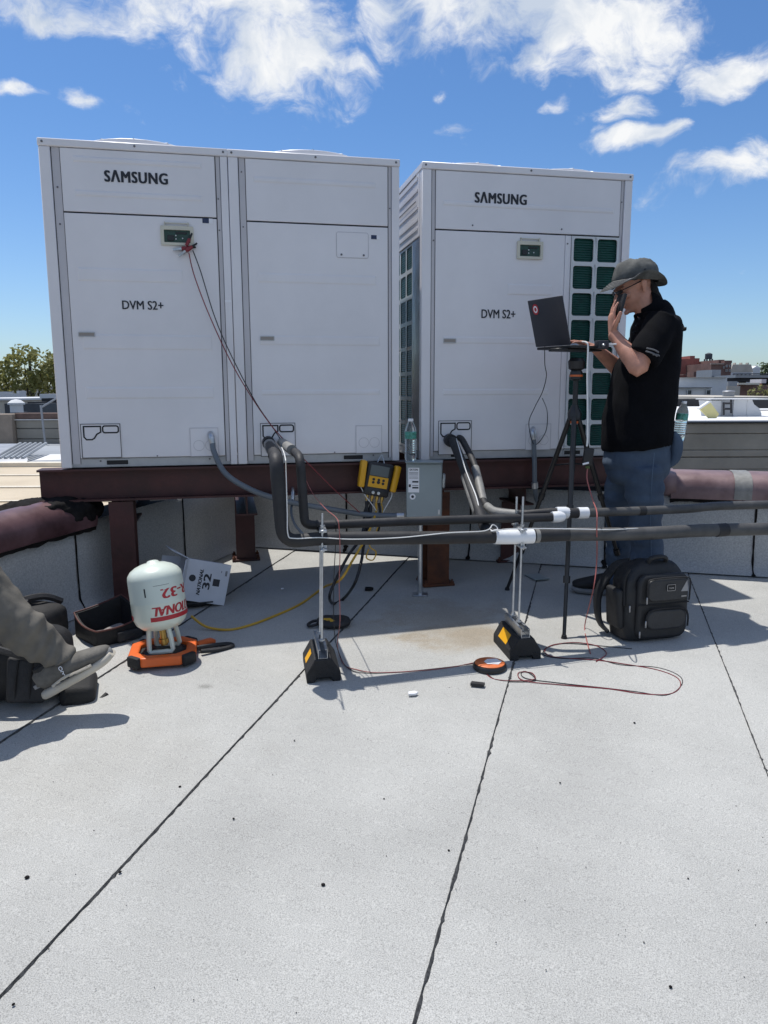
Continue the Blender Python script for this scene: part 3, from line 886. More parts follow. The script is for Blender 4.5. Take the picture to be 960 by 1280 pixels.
panel(U2, .09, .868, zs2 + .004, UH - .041, [(.13, .80, zs2 + .20, zs2 + .23)], 'upper_panel')
zr = [FL(400, y)[1] for y in (343, 355, 420, 432, 487, 494)]
panel(U2, .09, .868, .052, zs2 - .004, [(.14, .80, zr[1], zr[0]), (.14, .82, zr[3], zr[2]), (.14, .82, zr[5], zr[4])], 'lower_panel')
a, b, c, d = RF(421, 291, 460, 322, A0); a -= X2; b -= X2
m = MB(); m.prism(rrect(b - a, d - c, .01, 4, (a + b) / 2, (c + d) / 2), frontM(0, 0, .0022), .003); cv = m.build('cover_plate', 'unit_paint', U2, True, smooth=20)
m = MB(); outline_ring(m, rrect(b - a + .004, d - c + .004, .012, 4, (a + b) / 2, (c + d) / 2), .003, .0015); m.build('cover_edge', 'unit_trim', cv, True)
m = screws([(a + .025, c + .014, -.0006, .006), (b - .025, c + .014, -.0006, .006)]); m.build('screw', 'screw', cv, True)
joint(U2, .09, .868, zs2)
sticker(U2, 464, 294, 475, 299, A0, X2)
nameplate(U2, 325, 420, 343, 426, A0, X2)
knockout(U2, 326, 529, 369, 570, A0, X2)
knockout(U2, 445, 532, 477, 566, A0, X2, False)
slot(U2, 430, 570, 454, 575, A0, X2)
fan_guard(U2, .46, .38, .33)
m = screws([(.07, zs2 + .25, .009, .004), (.07, zs2 - .03, .009, .004), (.88, zs2 + .1, .009, .004), (.2, .035, .014, .005), (.55, .058, .002, .004), (.78, .035, .014, .005)])
m.build('screw', 'screw', U2, True)
# white strip label across the joint of the two left units, stuck to the first one's post
a, b, c, d = RF(281, 375, 301, 378, A0)
m = MB(); m.bb(a, min(b, .9295), -.0012, -.0002, c, d); m.build('strip_label', 'label_white', U1, True)

W3 = 1.2943
U3 = unit('cooling_unit', 'wide white cooling unit at the right with a green coil grille beside its door', B0, W3, .055, .080, 1.222, 1.245, 0, GRP)
zs3 = FL(640, 290.5, B0)[1]
panel(U3, .080, 1.222, zs3 + .004, UH - .041, [(.12, 1.18, zs3 + .13, zs3 + .16)], 'upper_panel')
zr = [FL(620, y, B0)[1] for y in (354, 366, 421, 430, 486, 494)]
xg0 = FL(704, 400, B0)[0]; xg1 = FL(711, 400, B0)[0]
panel(U3, .080, xg0 - .003, .052, zs3 - .004, [(.52, .80, zr[1] - .01, zr[0]), (.13, .80, zr[3], zr[2]), (.13, .80, zr[5], zr[4])], 'lower_panel')
m = MB(); m.bb(xg0 - .0015, xg1 - .001, .003, .013, .052, zs3 - .004, .0015); m.build('grille_trim', 'unit_paint', U3, True)
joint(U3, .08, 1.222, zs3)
lettering(U3, 'SAMSUNG'.replace('A', chr(923)), 594, 241, 658, 255, B0, 0, .105, 'logo_lettering', space=1.12)
lettering(U3, 'DVM S2+', 602, 387, 644, 398, B0, 0, .05, 'model_lettering')
display(U3, 646, 302, 678, 324, B0, 0)
nameplate(U3, 554, 423, 570, 429, B0, 0)
knockout(U3, 548, 526, 589, 568, B0, 0)
knockout(U3, 657, 530, 688, 562, B0, 0, False)
slot(U3, 564, 566, 580, 572, B0, 0)
slot(U3, 706, 563, 726, 569, B0, 0)
fan_guard(U3, .36, .38, .29); fan_guard(U3, .95, .38, .29)
m = screws([(.07, zs3 - .06, .009, .005), (xg0 + .012, zs3 - .05, .003, .005), (xg0 + .012, zs3 - .5, .003, .005), (1.232, zs3 + .2, .009, .004), (.30, zs3 + .03, .002, .005), (.85, zs3 + .03, .002, .005), (.2, .035, .014, .005)])
m.build('screw', 'screw', U3, True)
def grille(u, M, W_, H_, nx, ny, name, dp=.008, cz=-.012):
    """painted frame of rounded cells over the finned coil; M maps page xy, z outwards"""
    cw, ch = W_ / nx, H_ / ny
    m = MB()
    for i in range(nx):
        for j in range(ny):
            cx, cy = (i + .5) * cw, (j + .5) * ch
            m.ring(rrect_out(cw, ch, 4, cx, cy), rrect(cw - .026, ch - .024, .016, 4, cx, cy), M, dp)
    g = m.build(name, 'grille_paint', u, True, smooth=30)
    m = MB(); m.add([M @ Vector(q) for q in ((0, 0, cz), (W_, 0, cz), (W_, H_, cz), (0, H_, cz))], [[0, 1, 2, 3]])
    m.build('coil', 'coil_green', g, True)
    m = MB(); k_ = int(H_ / .0135)
    for i in range(k_):
        z = (i + .5) * H_ / k_
        m.add([M @ Vector(q) for q in ((0, z - .0035, cz + .0002), (W_, z - .0035, cz + .0002), (W_, z, cz * .45), (0, z, cz * .45), (W_, z + .0035, cz + .0002), (0, z + .0035, cz + .0002))], [[0, 1, 2, 3], [3, 2, 4, 5]])
    stuff(m.build('coil_fins', 'fin_green', g, True, smooth=10))
zg1 = FL(740, 296, B0)[1]
grille(U3, Matrix.Translation((xg1, .0025, .055)) @ FRONT, 1.2215 - xg1, min(zg1, zs3 - .006) - .055, 2, 8, 'coil_grille')
# its left-hand side, seen through the gap: pressed panel above, grille below, a bright service sheet near the front
SIDE = Matrix(((0, 0, -1, 0), (-1, 0, 0, 0), (0, 1, 0, 0), (0, 0, 0, 1)))     # page x -> -y, outwards -> -x
m = MB(); m.bb(-.002, .0115, .055, UD - .055, zs3 - .03, UH - .041, .002)
for i, (q0, q1) in enumerate(((.50, .54), (.40, .43), (.24, .27), (.13, .16), (.05, .08))):
    m.bb(-.006, -.0021, .09, UD - .09, zs3 + q0 * .6 - .02, zs3 + q1 * .6 - .02, .002)
m.build('side_panel', 'unit_paint', U3, True, smooth=20)
m = MB()
for z in (.31, .17): m.bb(-.0066, -.0063, .12, UD - .1, zs3 + z, zs3 + z + .006)
stuff(m.build('side_louvre', 'dark_gap', U3, True))
m = MB(); m.bb(.001, .0118, .052, .225, .052, zs3 - .034, .002); m.build('service_sheet', 'shiny_sheet', U3, True)
grille(U3, Matrix.Translation((.004, UD - .055, .055)) @ SIDE, UD - .055 - .228, zs3 - .036 - .055, 3, 8, 'side_grille', .0015, -.003)
# ------------------------------------------------------------------ pipe supports
def pipe_support(name, label, front_c, axis, stick_side, rod_top_px):
    axis = Vector((axis.x, axis.y, 0)).normalized(); lat = Vector((axis.y, -axis.x, 0))
    L_ = .25
    c = front_c + axis * (L_ / 2); c.z = gz(c.x, c.y)
    t = thing(name, label, 'pipe support', c, 0, 'rubber block pipe supports')
    up = Vector((-SLOPE[0], -SLOPE[1], 1)).normalized()
    ax = (axis - up * axis.dot(up)).normalized(); lt = ax.cross(up)
    M = Matrix((lt, up, -ax)).transposed().to_4x4()           # page x lateral, y up, z towards the viewer
    M.translation = c + ax * (L_ / 2)
    w = .074
    poly = [(-w, 0), (-w * .52, 0), (-w * .42, .02), (w * .42, .02), (w * .52, 0), (w, 0), (w, .042), (w * .5, .105), (-w * .5, .105), (-w, .042)]
    m = MB(); m.prism(poly, M, L_); b = m.build('rubber_block', 'rubber', t, smooth=20)
    md = b.modifiers.new('bevel', 'BEVEL'); md.width = .004; md.segments = 2; md.limit_method = 'ANGLE'
    # yellow sticker on the sloping face
    sl = Vector((-w, .042)); s2 = Vector((-w * .5, .105)); dirp = (s2 - sl).normalized(); nrm = Vector((-dirp.y, dirp.x))
    def pt(f, g): q = sl + (s2 - sl) * f + nrm * .0015; return M @ Vector((q.x, q.y, g))
    m = MB(); a_, b_ = stick_side
    m.add([pt(.15, a_), pt(.15, b_), pt(.85, b_), pt(.85, a_)], [[0, 1, 2, 3]]); m.build('sticker', 'yellow_sticker', t)
    # strut channel along the top
    ch = [(-.0205, .1055), (.0205, .1055), (.0205, .147), (.010, .147), (.010, .1445), (.018, .1445), (.018, .108), (-.018, .108), (-.018, .1445), (-.010, .1445), (-.010, .147), (-.0205, .147)]
    M2 = M.copy(); M2.translation = M.translation - ax * .008
    m = MB(); m.prism(ch, M2, L_ - .016); m.build('strut_channel', 'galv', t, smooth=20)
    return t, c, ax, lt, up, M
f1 = G(405, 853); ax1 = G(396, 812) - f1
f2 = (G(637, 828) + G(677, 823)) / 2; ax2 = G(616, 803) - G(637, 828)
S1 = pipe_support('pipe_support', 'black rubber block pipe support beside the black pouch, holding the left end of the pipes', f1, ax1, (.09, .15), None)
S2 = pipe_support('pipe_support', 'black rubber block pipe support beside the orange reel, under the white wrapped pipe', f2, ax2, (.06, .17), None)
RB, RS = .030, .0205                                           # lagged pipe radii
y1, y2 = S1[1].y, S2[1].y
big1 = P(400, 673, y1); big2 = P(648, 671, y2)
dyx = (big2.y - big1.y) / (big2.x - big1.x)
def run(px, py, back=0.0):                                     # a point of the pipe run above the line of supports
    k_ = ray(px, py).x
    y = (big1.y - dyx * big1.x + back) / (1 - dyx * k_)
    return P(px, py, y)
for (S, bp, hs) in ((S1, big1, (.645, .655)), (S2, big2, (.62, .62))):
    t, c, ax, lt, up, M = S
    off = (bp - c).dot(ax)
    for i, q in enumerate((-1, 1)):
        o_ = RB + .012
        b0 = c + ax * (off * 1.0 + q * o_) + up * .108
        lean = (bp - c).dot(lt)
        tp = P(396 if S is S1 else (656 if q < 0 else 642), 642 if S is S1 else 621, b0.y + .0)
        top = Vector((b0.x + lt.x * lean * 1.0, b0.y + lt.y * lean, tp.z - (.03 if (S is S1 and i) else 0)))
        m = MB(); m.tube([b0 + lt * (lean * .2), top], .0052, 8); m.build('threaded_rod', 'galv', t)
        m = MB(); m.lathe([(.013, 0), (.013, .008), (.0053, .008)], Matrix.Translation(b0 + up * .04 + lt * lean * .25), 6); m.build('nut', 'galv', t)
        for zz in (bp.z - RB - .017, bp.z + RB + .024):
            m = MB(); m.lathe([(.0115, 0), (.0115, .008), (.0053, .008)], Matrix.Translation((top.x, top.y, zz)), 6); m.build('nut', 'galv', t)
    cx = c + ax * off + lt * (bp - c).dot(lt)
    Rm = Matrix((ax, lt, ZU)).transposed()
    for zz, nm in ((bp.z - RB - .012, 'lower_saddle'), (bp.z + RB + .012, 'upper_saddle')):
        m = MB(); m.box((cx.x, cx.y, zz), (.135, .030, .008), Rm, .002); m.box((cx.x, cx.y, zz), (.135, .004, .018), Rm); m.build(nm, 'galv', t)
    m = MB(); m.box((cx.x, cx.y, bp.z), (.010, .02, RB * 2 - .004), Rm)
    m = MB()
    for q in (-1, 1): m.box(Vector((cx.x, cx.y, bp.z)) + ax * q * (RB + .004), (.003, .032, RB * 2 + .02), Rm)
    m.build('pipe_clamp', 'galv', t)

# ------------------------------------------------------------------ lagged refrigerant pipes
def sleeve(pts, r, name, m_, parent, seg=14, k=1):
    return MB().tube(pts, r, seg, k).build(name, m_, parent)
pipe_big = thing('insulated_pipe', 'thick black lagged pipe crossing low from the middle unit, white wrapped at one support', 'pipe', (big1.x, big1.y, gz(big1.x, big1.y)))
h1 = F(335, 553, -.03); yb = run(352, 678).y
e1 = P(345, 573, yb); e2 = run(354, 678)
body = fillet([h1, F(337, 556, .08), P(345, 571, (h1.y + yb) / 2 - .1), e1, e2, big1, run(560, 672), run(622, 671)], .07, 6)
i_el = None
sleeve(body, RB, 'lagging', 'foam_black', pipe_big)
sleeve([run(618, 671), big2, run(666, 670)], RB + .0045, 'tape_wrap', 'tape_white', pipe_big, 18)
sleeve([run(665, 670), run(712, 668)], RB + .0005, 'lagging', 'foam_black', pipe_big)
sleeve([run(710, 668), run(800, 667), run(880, 663), run(1010, 660), run(1150, 657)], RB + .0015, 'lagging', 'foam_grey', pipe_big, 14, 4)
sleeve([run(895, 663), run(908, 662)], RB + .003, 'tape_band', 'foam_black', pipe_big)
sleeve([run(668, 670), run(673, 670)], RB + .0025, 'tape_band', 'tape_grey', pipe_big)
sleeve([F(337, 556, .07), P(343.5, 567, (h1.y + yb) / 2 + .12)], RB + .004, 'foam_sleeve', 'tape_grey', pipe_big)
sleeve([P(343.6, 568, (h1.y + yb) / 2 + .1), P(344, 570, (h1.y + yb) / 2 + .02)], RB + .0055, 'tape_band', 'foam_black', pipe_big)
sleeve([F(335, 552, -.02), F(336.4, 555, .06)], RB + .006, 'end_collar', 'foam_black', pipe_big)
back = .052
pipe_small = thing('insulated_pipe', 'thin black lagged pipe above the thick one, from the middle unit to the joint', 'pipe', (big1.x, big1.y + back, gz(big1.x, big1.y)))
h2 = F(351, 552, -.03); ys = run(374, 572, back).y
sm = fillet([h2, F(353, 553, .1), P(372, 568, ys + .12), run(375, 573, back), run(381, 656, back), run(400, 656.5, back), run(500, 652, back), run(600, 649, back), run(692, 646.5, back - .01)], .06, 6)
sleeve(sm, RS, 'lagging', 'foam_black', pipe_small)
sleeve([F(352, 552.5, .05), P(365, 562.5, ys + .25)], RS + .004, 'foam_sleeve', 'tape_grey', pipe_small)
sleeve([run(690, 646.5, back - .01), run(698, 646, back - .01), run(703, 646, back + .0)], [RS + .006, RS + .007, RS + .001], 'tape_wrap', 'tape_white', pipe_small, 16, 2)
sleeve([run(396, 656.5, back), run(401, 656.5, back)], RS + .004, 'pipe_clip', 'black_plastic', pipe_small)
# the right unit's pair
bR = .13
pR = thing('insulated_pipe', 'black lagged pipe with grey taped length dropping steeply from the right unit', 'pipe', (B0.x + .2, B0.y - .6, gz(B0.x + .2, B0.y - .6)))
h3 = F(562, 550, -.03); g1_ = P(580, 585, 4.0); g2_ = P(599, 640, 3.62)
ps = fillet([h3, F(566, 551, .10), P(577, 577, 4.1), g2_, P(607, 662, run(607, 668).y + .04), run(628, 671, .01)], .05, 6)
sleeve(ps, RB - .004, 'lagging', 'foam_black', pR)
sleeve([P(583, 596, 3.96), P(590, 617, 3.80), P(598.5, 641, 3.63)], RB, 'foam_sleeve', 'tape_grey', pR, 14, 3)
sleeve([F(561.5, 549.5, -.02), F(564, 551, .08)], RB + .008, 'end_collar', 'foam_black', pR)
pS = thing('insulated_pipe', 'slim lagged pipe from the right unit running behind the man', 'pipe', (B0.x + .3, B0.y - .6, gz(B0.x + .3, B0.y - .6)))
h4 = F(573, 547, -.03)
ps = fillet([h4, F(577, 548, .08), P(592, 577, 4.1), P(604, 628, 3.78), P(612, 637, 3.66), run(650, 643, bR), run(690, 639.5, back + .04), run(705, 640, back + .03), run(736, 641, back + .03)], .06, 6)
sleeve(ps, RS - .002, 'lagging', 'foam_black', pS)
sleeve([P(594, 585, 4.05), P(599, 605, 3.92), P(603.5, 626, 3.79)], RS + .002, 'foam_sleeve', 'tape_grey', pS, 14, 3)
sleeve([P(609, 633, 3.69), P(620, 640, 3.6), run(648, 643, bR)], RS + .001, 'foam_sleeve', 'tape_grey', pS, 14, 4)
jn = [run(695, 640, back + .035), run(706, 641, back + .033), run(711, 642, back + .03)]
sleeve(jn, [RS + .004, RS + .009, RS + .004], 'tape_wrap', 'tape_white', pS, 16, 3)
sleeve([run(709, 641.5, back + .03), run(724, 641.3, back + .03)], RS + .004, 'coupling', 'foam_black', pS)
sleeve([run(722, 641.3, back + .03), run(734, 641, back + .03)], RS + .0075, 'tape_wrap', 'tape_white', pS, 16)
sleeve([run(733, 641, back + .03), run(800, 638.5, back + .03), run(860, 636, back + .03), run(900, 632.5, back + .03), run(1010, 630, back + .03), run(1150, 629, back + .03)], RS + .001, 'lagging', 'foam_grey', pS, 14, 4)
sleeve([run(798, 638.6, back + .03), run(806, 638.3, back + .03)], RS + .003, 'tape_band', 'foam_black', pS)

def wire(name, label, cat, pts, r, m_, k=6, seg=6, group=None):
    o = MB().tube(pts, r, seg, k).build(name, m_)
    return tag(o, label, cat, group)
# slim white control cable following the thick pipe
top = lambda px, py: run(px, py, -.012) + Vector((0, 0, 0))
wire('control_cable', 'thin white cable lying along the thick pipe from the middle unit to the white tape', 'cable',
     [F(341, 549, .02), F(350, 556, .14), P(356, 570, yb - .03), run(357.5, 590, -.035), run(359, 640, -.035), run(360, 668, -.03), run(368, 673, -.035), run(400, 672, -.035), run(440, 674, -.036), run(500, 672, -.036), run(560, 666, -.034), run(606, 663.5, -.03), run(616, 656, -.01), run(622, 661, -.02), run(614, 664, -.035), run(640, 661, -.036), run(700, 661, -.03), run(760, 662, -.026), run(800, 660.5, -.008), run(820, 661, .02)], .0025, 'wire_white')
wire('control_cable', 'thin white cable running down the front of the taped pipe at the right unit', 'cable',
     [F(570, 547, .03), P(574, 560, 4.05), P(583, 590, 3.9), P(595, 620, 3.7), P(600, 641, 3.58), P(604, 655, 3.5), run(616, 664, -.03)], .003, 'wire_white')

# ------------------------------------------------------------------ conduits, disconnect box
cond = thing('flexible_conduit', 'grey flexible conduit sagging from the left unit to the electrical box', 'conduit', F(265, 545, 0))
bx_y = 4.16
c_end = P(503, 644, bx_y + .06)
cpts = [F(265.5, 553, .035), F(268, 566, .06), F(283, 593, .12), F(318, 614, .16), F(360, 627, .16), F(410, 636, .13), F(455, 643, .09), P(492, 644.5, bx_y + .06), c_end]
MB().tube(cpts, .0155, 12, 8).build('conduit_jacket', 'conduit_grey', cond)
MB().tube([F(263, 542, -.002), F(264, 546, .03), F(265.5, 554, .036)], [.016, .019, .017], 12, 3).build('connector', 'galv', cond)
MB().tube([P(496, 644.5, bx_y + .06), P(505, 644.4, bx_y + .06)], .019, 12).build('connector', 'galv', cond)
cond2 = thing('flexible_conduit', 'short grey conduit hanging straight down from the right unit beside the laptop wire', 'conduit', F(667, 540, 0, B0))
MB().tube([F(667, 548, .03, B0), F(668, 575, .04, B0), F(668.5, 605, .04, B0), F(670, 622, .0, B0), F(674, 630, -.1, B0)], .0145, 12, 6).build('conduit_jacket', 'conduit_grey', cond2)
MB().tube([F(666, 536, -.002, B0), F(666.5, 540, .03, B0), F(667, 549, .032, B0)], [.016, .019, .017], 12, 3).build('connector', 'galv', cond2)
MB().tube([F(668.4, 603, .04, B0), F(668.8, 610, .036, B0)], .021, 12).build('connector', 'galv', cond2)
cond3 = thing('flexible_conduit', 'thin blue-grey conduit with a shiny fitting hanging between the two dropping black pipes', 'conduit', F(366, 612, 0))
MB().tube([F(366, 624, .08), F(364, 640, .2), F(369, 656, .4), F(381, 670, .55)], .007, 10, 6).build('conduit_jacket', 'conduit_grey', cond3)
MB().tube([F(366, 610, .03), F(366, 616, .07), F(366, 627, .085)], [.007, .011, .0105], 10, 2).build('connector', 'galv', cond3)
# safety switch
bl = P(509, 648, bx_y); tl = P(509, 578, bx_y); tr = P(554, 578, bx_y)
bw = tr.x - tl.x; bh = tl.z - bl.z
pole_b = G(525, 744)
box_t = thing('electrical_box', 'grey steel safety switch box with a white label in front of the beam', 'electrical box', pole_b)
xm = (tl.x + tr.x) / 2; zm = (tl.z + bl.z) / 2
RZ = Matrix.Rotation(-.09, 3, 'Z'); bxc = Vector((xm, bx_y + .065, zm))
def BL(x, y, z): return bxc + RZ @ Vector((x, y, z))
m = MB(); m.box(bxc, (bw, .13, bh), RZ, .004); en = m.build('enclosure', 'box_grey', box_t)
m = MB(); m.box(BL(0, -.067, -.004), (bw - .004, .006, bh - .01), RZ, .0025); dr = m.build('door', 'box_grey', box_t)
m = MB(); m.box(BL(0, -.03, bh / 2 + .003), (bw + .008, .15, .005), RZ, .002); m.build('drip_lid', 'box_grey', box_t)
m = MB(); m.box(BL(bw / 2 + .009, -.02, bh * .16), (.016, .03, .085), RZ, .006); m.box(BL(bw / 2 + .004, -.01, bh * .12), (.008, .05, .05), RZ, .003); m.build('lever', 'galv', box_t)
m = MB(); m.box(BL(bw * .42, -.0715, -bh * .38), (.012, .004, .028), RZ, .001); m.build('latch', 'galv', box_t)
BM = Matrix.Translation(bxc) @ RZ.to_4x4()
lab = MB(); lab.M = BM; lw = .062; lh = .14; lx = -bw / 2 + .012 + lw / 2; lz = bh / 2 - .03 - lh / 2
lab.bb(lx - lw / 2, lx + lw / 2, -.0712, -.0702, lz - lh / 2, lz + lh / 2); lb = lab.build('warning_label', 'label_white', box_t)
t_ = MB(); t_.M = BM
text(t_, 'EATON', frontM(lx, lz + lh * .42, -.0715), lw * .72, .011, .10)
for (q, h_) in ((-.10, .009), (-.34, .009), (-.23, .003)): t_.add([frontM(lx + .008, lz + lh * q, -.0714) @ Vector(v) for v in ((-lw * .26, 0, 0), (lw * .30, 0, 0), (lw * .30, h_, 0), (-lw * .26, h_, 0))], [[0, 1, 2, 3]])
t_.add([frontM(lx - lw * .34, lz - lh * .2, -.0714) @ Vector(v) for v in ((-.007, -.012, 0), (.005, -.012, 0), (.005, .004, 0), (-.007, .004, 0))], [[0, 1, 2, 3]])
for q in (.30, .25, .20, .12, .07): t_.add([frontM(lx, lz + lh * q, -.0714) @ Vector(v) for v in ((-lw * .42, 0, 0), (lw * .40, 0, 0), (lw * .40, .0022, 0), (-lw * .42, .0022, 0))], [[0, 1, 2, 3]])
stuff(t_.build('label_print', 'ink', lb))
rs = MB(); rs.M = BM; rs.lathe([(.0, 0), (.017, 0), (.017, .0008), (0, .0008)], frontM(lx - .006, lz - lh / 2 - .024, -.0704), 20); rs.build('round_sticker', 'label_white', box_t)
rs = MB(); rs.M = BM; rs.lathe([(.0, 0), (.008, 0), (.008, .0008), (0, .0008)], frontM(lx - .006, lz - lh / 2 - .024, -.0714), 12); rs.build('round_print', 'ink', box_t)
m = MB(); m.tube([(pole_b.x, pole_b.y, pole_b.z), (pole_b.x, pole_b.y, bl.z + .002)], .014, 12); m.build('conduit_pole', 'galv', box_t)
m = MB(); m.box((pole_b.x, pole_b.y, pole_b.z + .004), (.09, .07, .006), None, .002); m.build('pole_foot', 'galv', box_t)

# water bottles
def bottle_mats():
    mat('clear_plastic', (.86, .92, .93), .05, trans=.93, var=.02)
    MATS['clear_plastic'].node_tree.nodes['Principled BSDF'].inputs['IOR'].default_value = 1.22
    mat('bottle_label', (.03, .16, .10), .3, col2=(.10, .36, .30), vscale=60, detail=1)
    mat('cap_white', (.85, .85, .86), .4)
bottle_mats()
def bottle(label, base, h, r, tilt=None, name='water_bottle', group='clear water bottles with a green label'):
    t = thing(name, label, 'bottle', base, 0, group, rot=tilt)
    pr = [(0, .004), (r * .5, .002), (r * .86, 0), (r * .97, .012), (r, .03)]
    for i in range(6):
        z = h * (.16 + .055 * i); pr += [(r, z), (r * .93, z + h * .018), (r * .93, z + h * .026), (r, z + h * .044)]
    pr += [(r * .985, h * .52), (r, h * .54), (r, h * .68), (r * .93, h * .76), (r * .66, h * .86), (r * .40, h * .92), (r * .36, h * .955)]
    MB().lathe(pr, None, 24).build('body', 'clear_plastic', t, True, smooth=60)
    MB().lathe([(r * 1.012, h * .525), (r * 1.014, h * .53), (r * 1.014, h * .685), (r * 1.012, h * .69)], None, 24).build('label_band', 'bottle_label', t, True)
    MB().lathe([(r * .44, h * .935), (r * .46, h * .94), (r * .46, h * .99), (r * .42, h), (0, h)], None, 20).build('cap', 'cap_white', t, True)
    return t
bb_ = BL(-bw / 2 + .022, -.02, bh / 2 + .0065)
bottle('clear water bottle with a green label standing on the grey electrical box', bb_, .235, .034)

# ------------------------------------------------------------------ digital manifold gauge and hoses
gy = F(473, 597, .075).y
gc = P(473, 596, gy)
ga = thing('manifold_gauge', 'black and yellow digital manifold gauge hanging crooked on the front beam', 'gauge', gc, 0, None, rot=(0, R(11), TH))
m = MB(); m.box((0, 0, 0), (.165, .045, .165), None, .02, 3); m.box((0, .0, -.088), (.15, .05, .05), None, .012, 2); m.build('gauge_body', 'black_plastic', ga, True)
m = MB(); m.bb(-.058, .052, -.0262, -.0232, .005, .065, .001); m.build('screen', 'lcd', ga, True)
m = MB(); m.bb(-.058, .056, -.0265, -.0232, -.062, .002, .001); kp = m.build('keypad', 'gauge_yellow', ga, True)
for (x, z, r) in ((-.03, -.016, .008), (0, -.016, .008), (.028, -.016, .008), (-.03, -.034, .008), (0, -.03, .010), (.028, -.034, .008)):
    MB().lathe([(r, 0), (r, .003), (0, .004)], frontM(x, z, -.0265), 10).build('button', 'black_plastic', kp, True)
for s in (-1, 1):
    m = MB(); m.box((s * .098, -.006, .004), (.036, .058, .155), Matrix.Rotation(s * .05, 3, 'Y'), .010, 2); m.build('side_grip', 'gauge_yellow', ga, True)
for x in (-.045, -.015, .015, .045):
    MB().lathe([(.011, 0), (.011, .02), (.007, .02), (.007, .035)], Matrix.Translation((x, -.0, -.112)) @ Matrix.Rotation(math.pi, 4, 'X'), 10).build('port', 'brass', ga, True)
for x in (-.02, .012):
    MB().lathe([(.009, 0), (.009, .006), (0, .007)], frontM(x, -.092, -.025), 12).build('sight_glass', 'galv', ga, True)
m = MB(); m.tube([(-.02, .0, .082), (-.01, .012, .11), (.0, .02, .126), (.01, .012, .11), (.02, 0, .082)], .003, 6, 4); m.build('hanging_hook', 'galv', ga, True)
Mg = wm(ga)
def gp(x, z=-.15, y=0): return Mg @ Vector((x, y, z))
wire('gauge_hose', 'black charging hose looping from the gauge down to the roof and up again', 'hose',
     [gp(-.045), F(459, 650, .10), F(452, 672, .2), F(437, 692, .3), F(421, 722, .42), F(412, 745, .5), G(417, 757) + ZU * .012, G(430, 752) + ZU * .02, F(444, 728, .46), F(452, 700, .34), F(455, 680, .25), F(462, 655, .12), gp(-.016)], .0085, 'wire_black', 8, 8)
wire('gauge_hose', 'yellow charging hose running from the gauge across the roof to the orange scale', 'hose',
     [gp(.014), F(470, 640, .09), F(463, 660, .2), F(453, 680, .3), F(441, 700, .4), F(425, 725, .5), G(405, 740) + ZU * .03, G(375, 757) + ZU * .008, G(340, 773) + ZU * .008, G(310, 784) + ZU * .008, G(285, 789) + ZU * .008, G(258, 788) + ZU * .02, G(240, 784) + ZU * .06], .0068, 'hose_yellow', 8, 8)
wire('gauge_hose', 'thin dark cord curling below the gauge beside the yellow hose', 'hose', [gp(.046), F(478, 640, .09), F(470, 665, .2), F(462, 682, .28), F(470, 690, .30), F(466, 700, .30), F(458, 697, .30), F(461, 686, .3)], .004, 'hose_yellow', 6, 6)
for i, (x, px) in enumerate(((-.03, 456), (-.01, 461), (.03, 475))):
    wire('gauge_hose', ('short black hose nearest the left grip of the gauge', 'short black hose in the middle under the gauge', 'short black hose under the right grip of the gauge')[i], 'hose', [gp(x), F(px, 640, .08), F(px - 2, 662, .12), F(px - 8, 676, .2)], .008, 'wire_black', 6, 8, 'short hoses under the gauge')
wire('sensor_wire', 'beige sensor wire curving down from the left grip of the gauge', 'wire', [gp(-.095, -.07), F(457, 620, .09), F(466, 632, .09), F(473, 645, .09), F(468, 660, .1)], .0028, 'wire_white')
wire('sensor_wire', 'beige sensor wire curving down from the right grip of the gauge', 'wire', [gp(.095, -.07), F(489, 622, .09), F(480, 638, .09), F(472, 655, .1)], .0028, 'wire_white')

# ------------------------------------------------------------------ clips and test wires
ck = F(229, 313, .03)
def clip(label, px, py, ang, perp):
    p = F(px, py, perp)
    t = thing('alligator_clip', label, 'clip', p, 0, 'red and black test clips', rot=(0, R(ang), TH))
    m = MB()
    for s in (-1, 1):
        m.box((0, s * .006, .018), (.012, .003, .055), Matrix.Rotation(s * .14, 3, 'X'), .001)
    m.build('jaw', 'galv', t, True)
    for s in (-1, 1):
        m = MB(); m.box((0, s * .010, -.022), (.017, .008, .045), Matrix.Rotation(-s * .2, 3, 'X'), .003); m.build('grip', 'wire_red' , t, True)
    m = MB(); m.tube([(0, 0, -.035), (0, 0, -.075)], [.007, .0045], 8); m.build('boot', 'wire_black', t, True)
    return t
clip('red test clip biting the upper edge of the small display window', 233, 308, 205, .012)
clip('red test clip hanging lowest at the small display window', 232, 314, 235, .022)
clip('red test clip lying flat under the small display window', 227, 311, 262, .016)
wire('test_wire', 'dark red test wire hanging from the clips across both left units to the gauge hoses', 'wire',
     [F(236, 316, .03), F(243, 345, .035), F(262, 395, .04), F(290, 455, .05), F(320, 505, .06), F(346, 540, .10), F(378, 572, .16), F(418, 612, .14), F(450, 641, .1)], .0028, 'wire_red')
wire('test_wire', 'black test wire hanging beside the red one from the clips on the left unit', 'wire',
     [F(241, 313, .03), F(251, 340, .035), F(268, 395, .04), F(287, 440, .05), F(318, 500, .06), F(338, 530, .08), F(350, 548, .1)], .0028, 'wire_black')
wire('test_wire', 'pink wire dropping before both pipes by the left support to the orange reel', 'wire',
     [F(379, 592, .1), F(391, 617, .35), F(407, 636, .7), run(421, 648, -.02), run(424, 662, -.04), run(425, 690, -.04), P(424, 730, y1 + .05), P(425, 775, y1 + .05), G(422, 815) + ZU * .03, G(430, 832) + ZU * .006, G(445, 838) + ZU * .005, G(470, 842) + ZU * .005, G(520, 840) + ZU * .005, G(560, 836) + ZU * .005, G(592, 831) + ZU * .01], .0019, 'wire_pink')
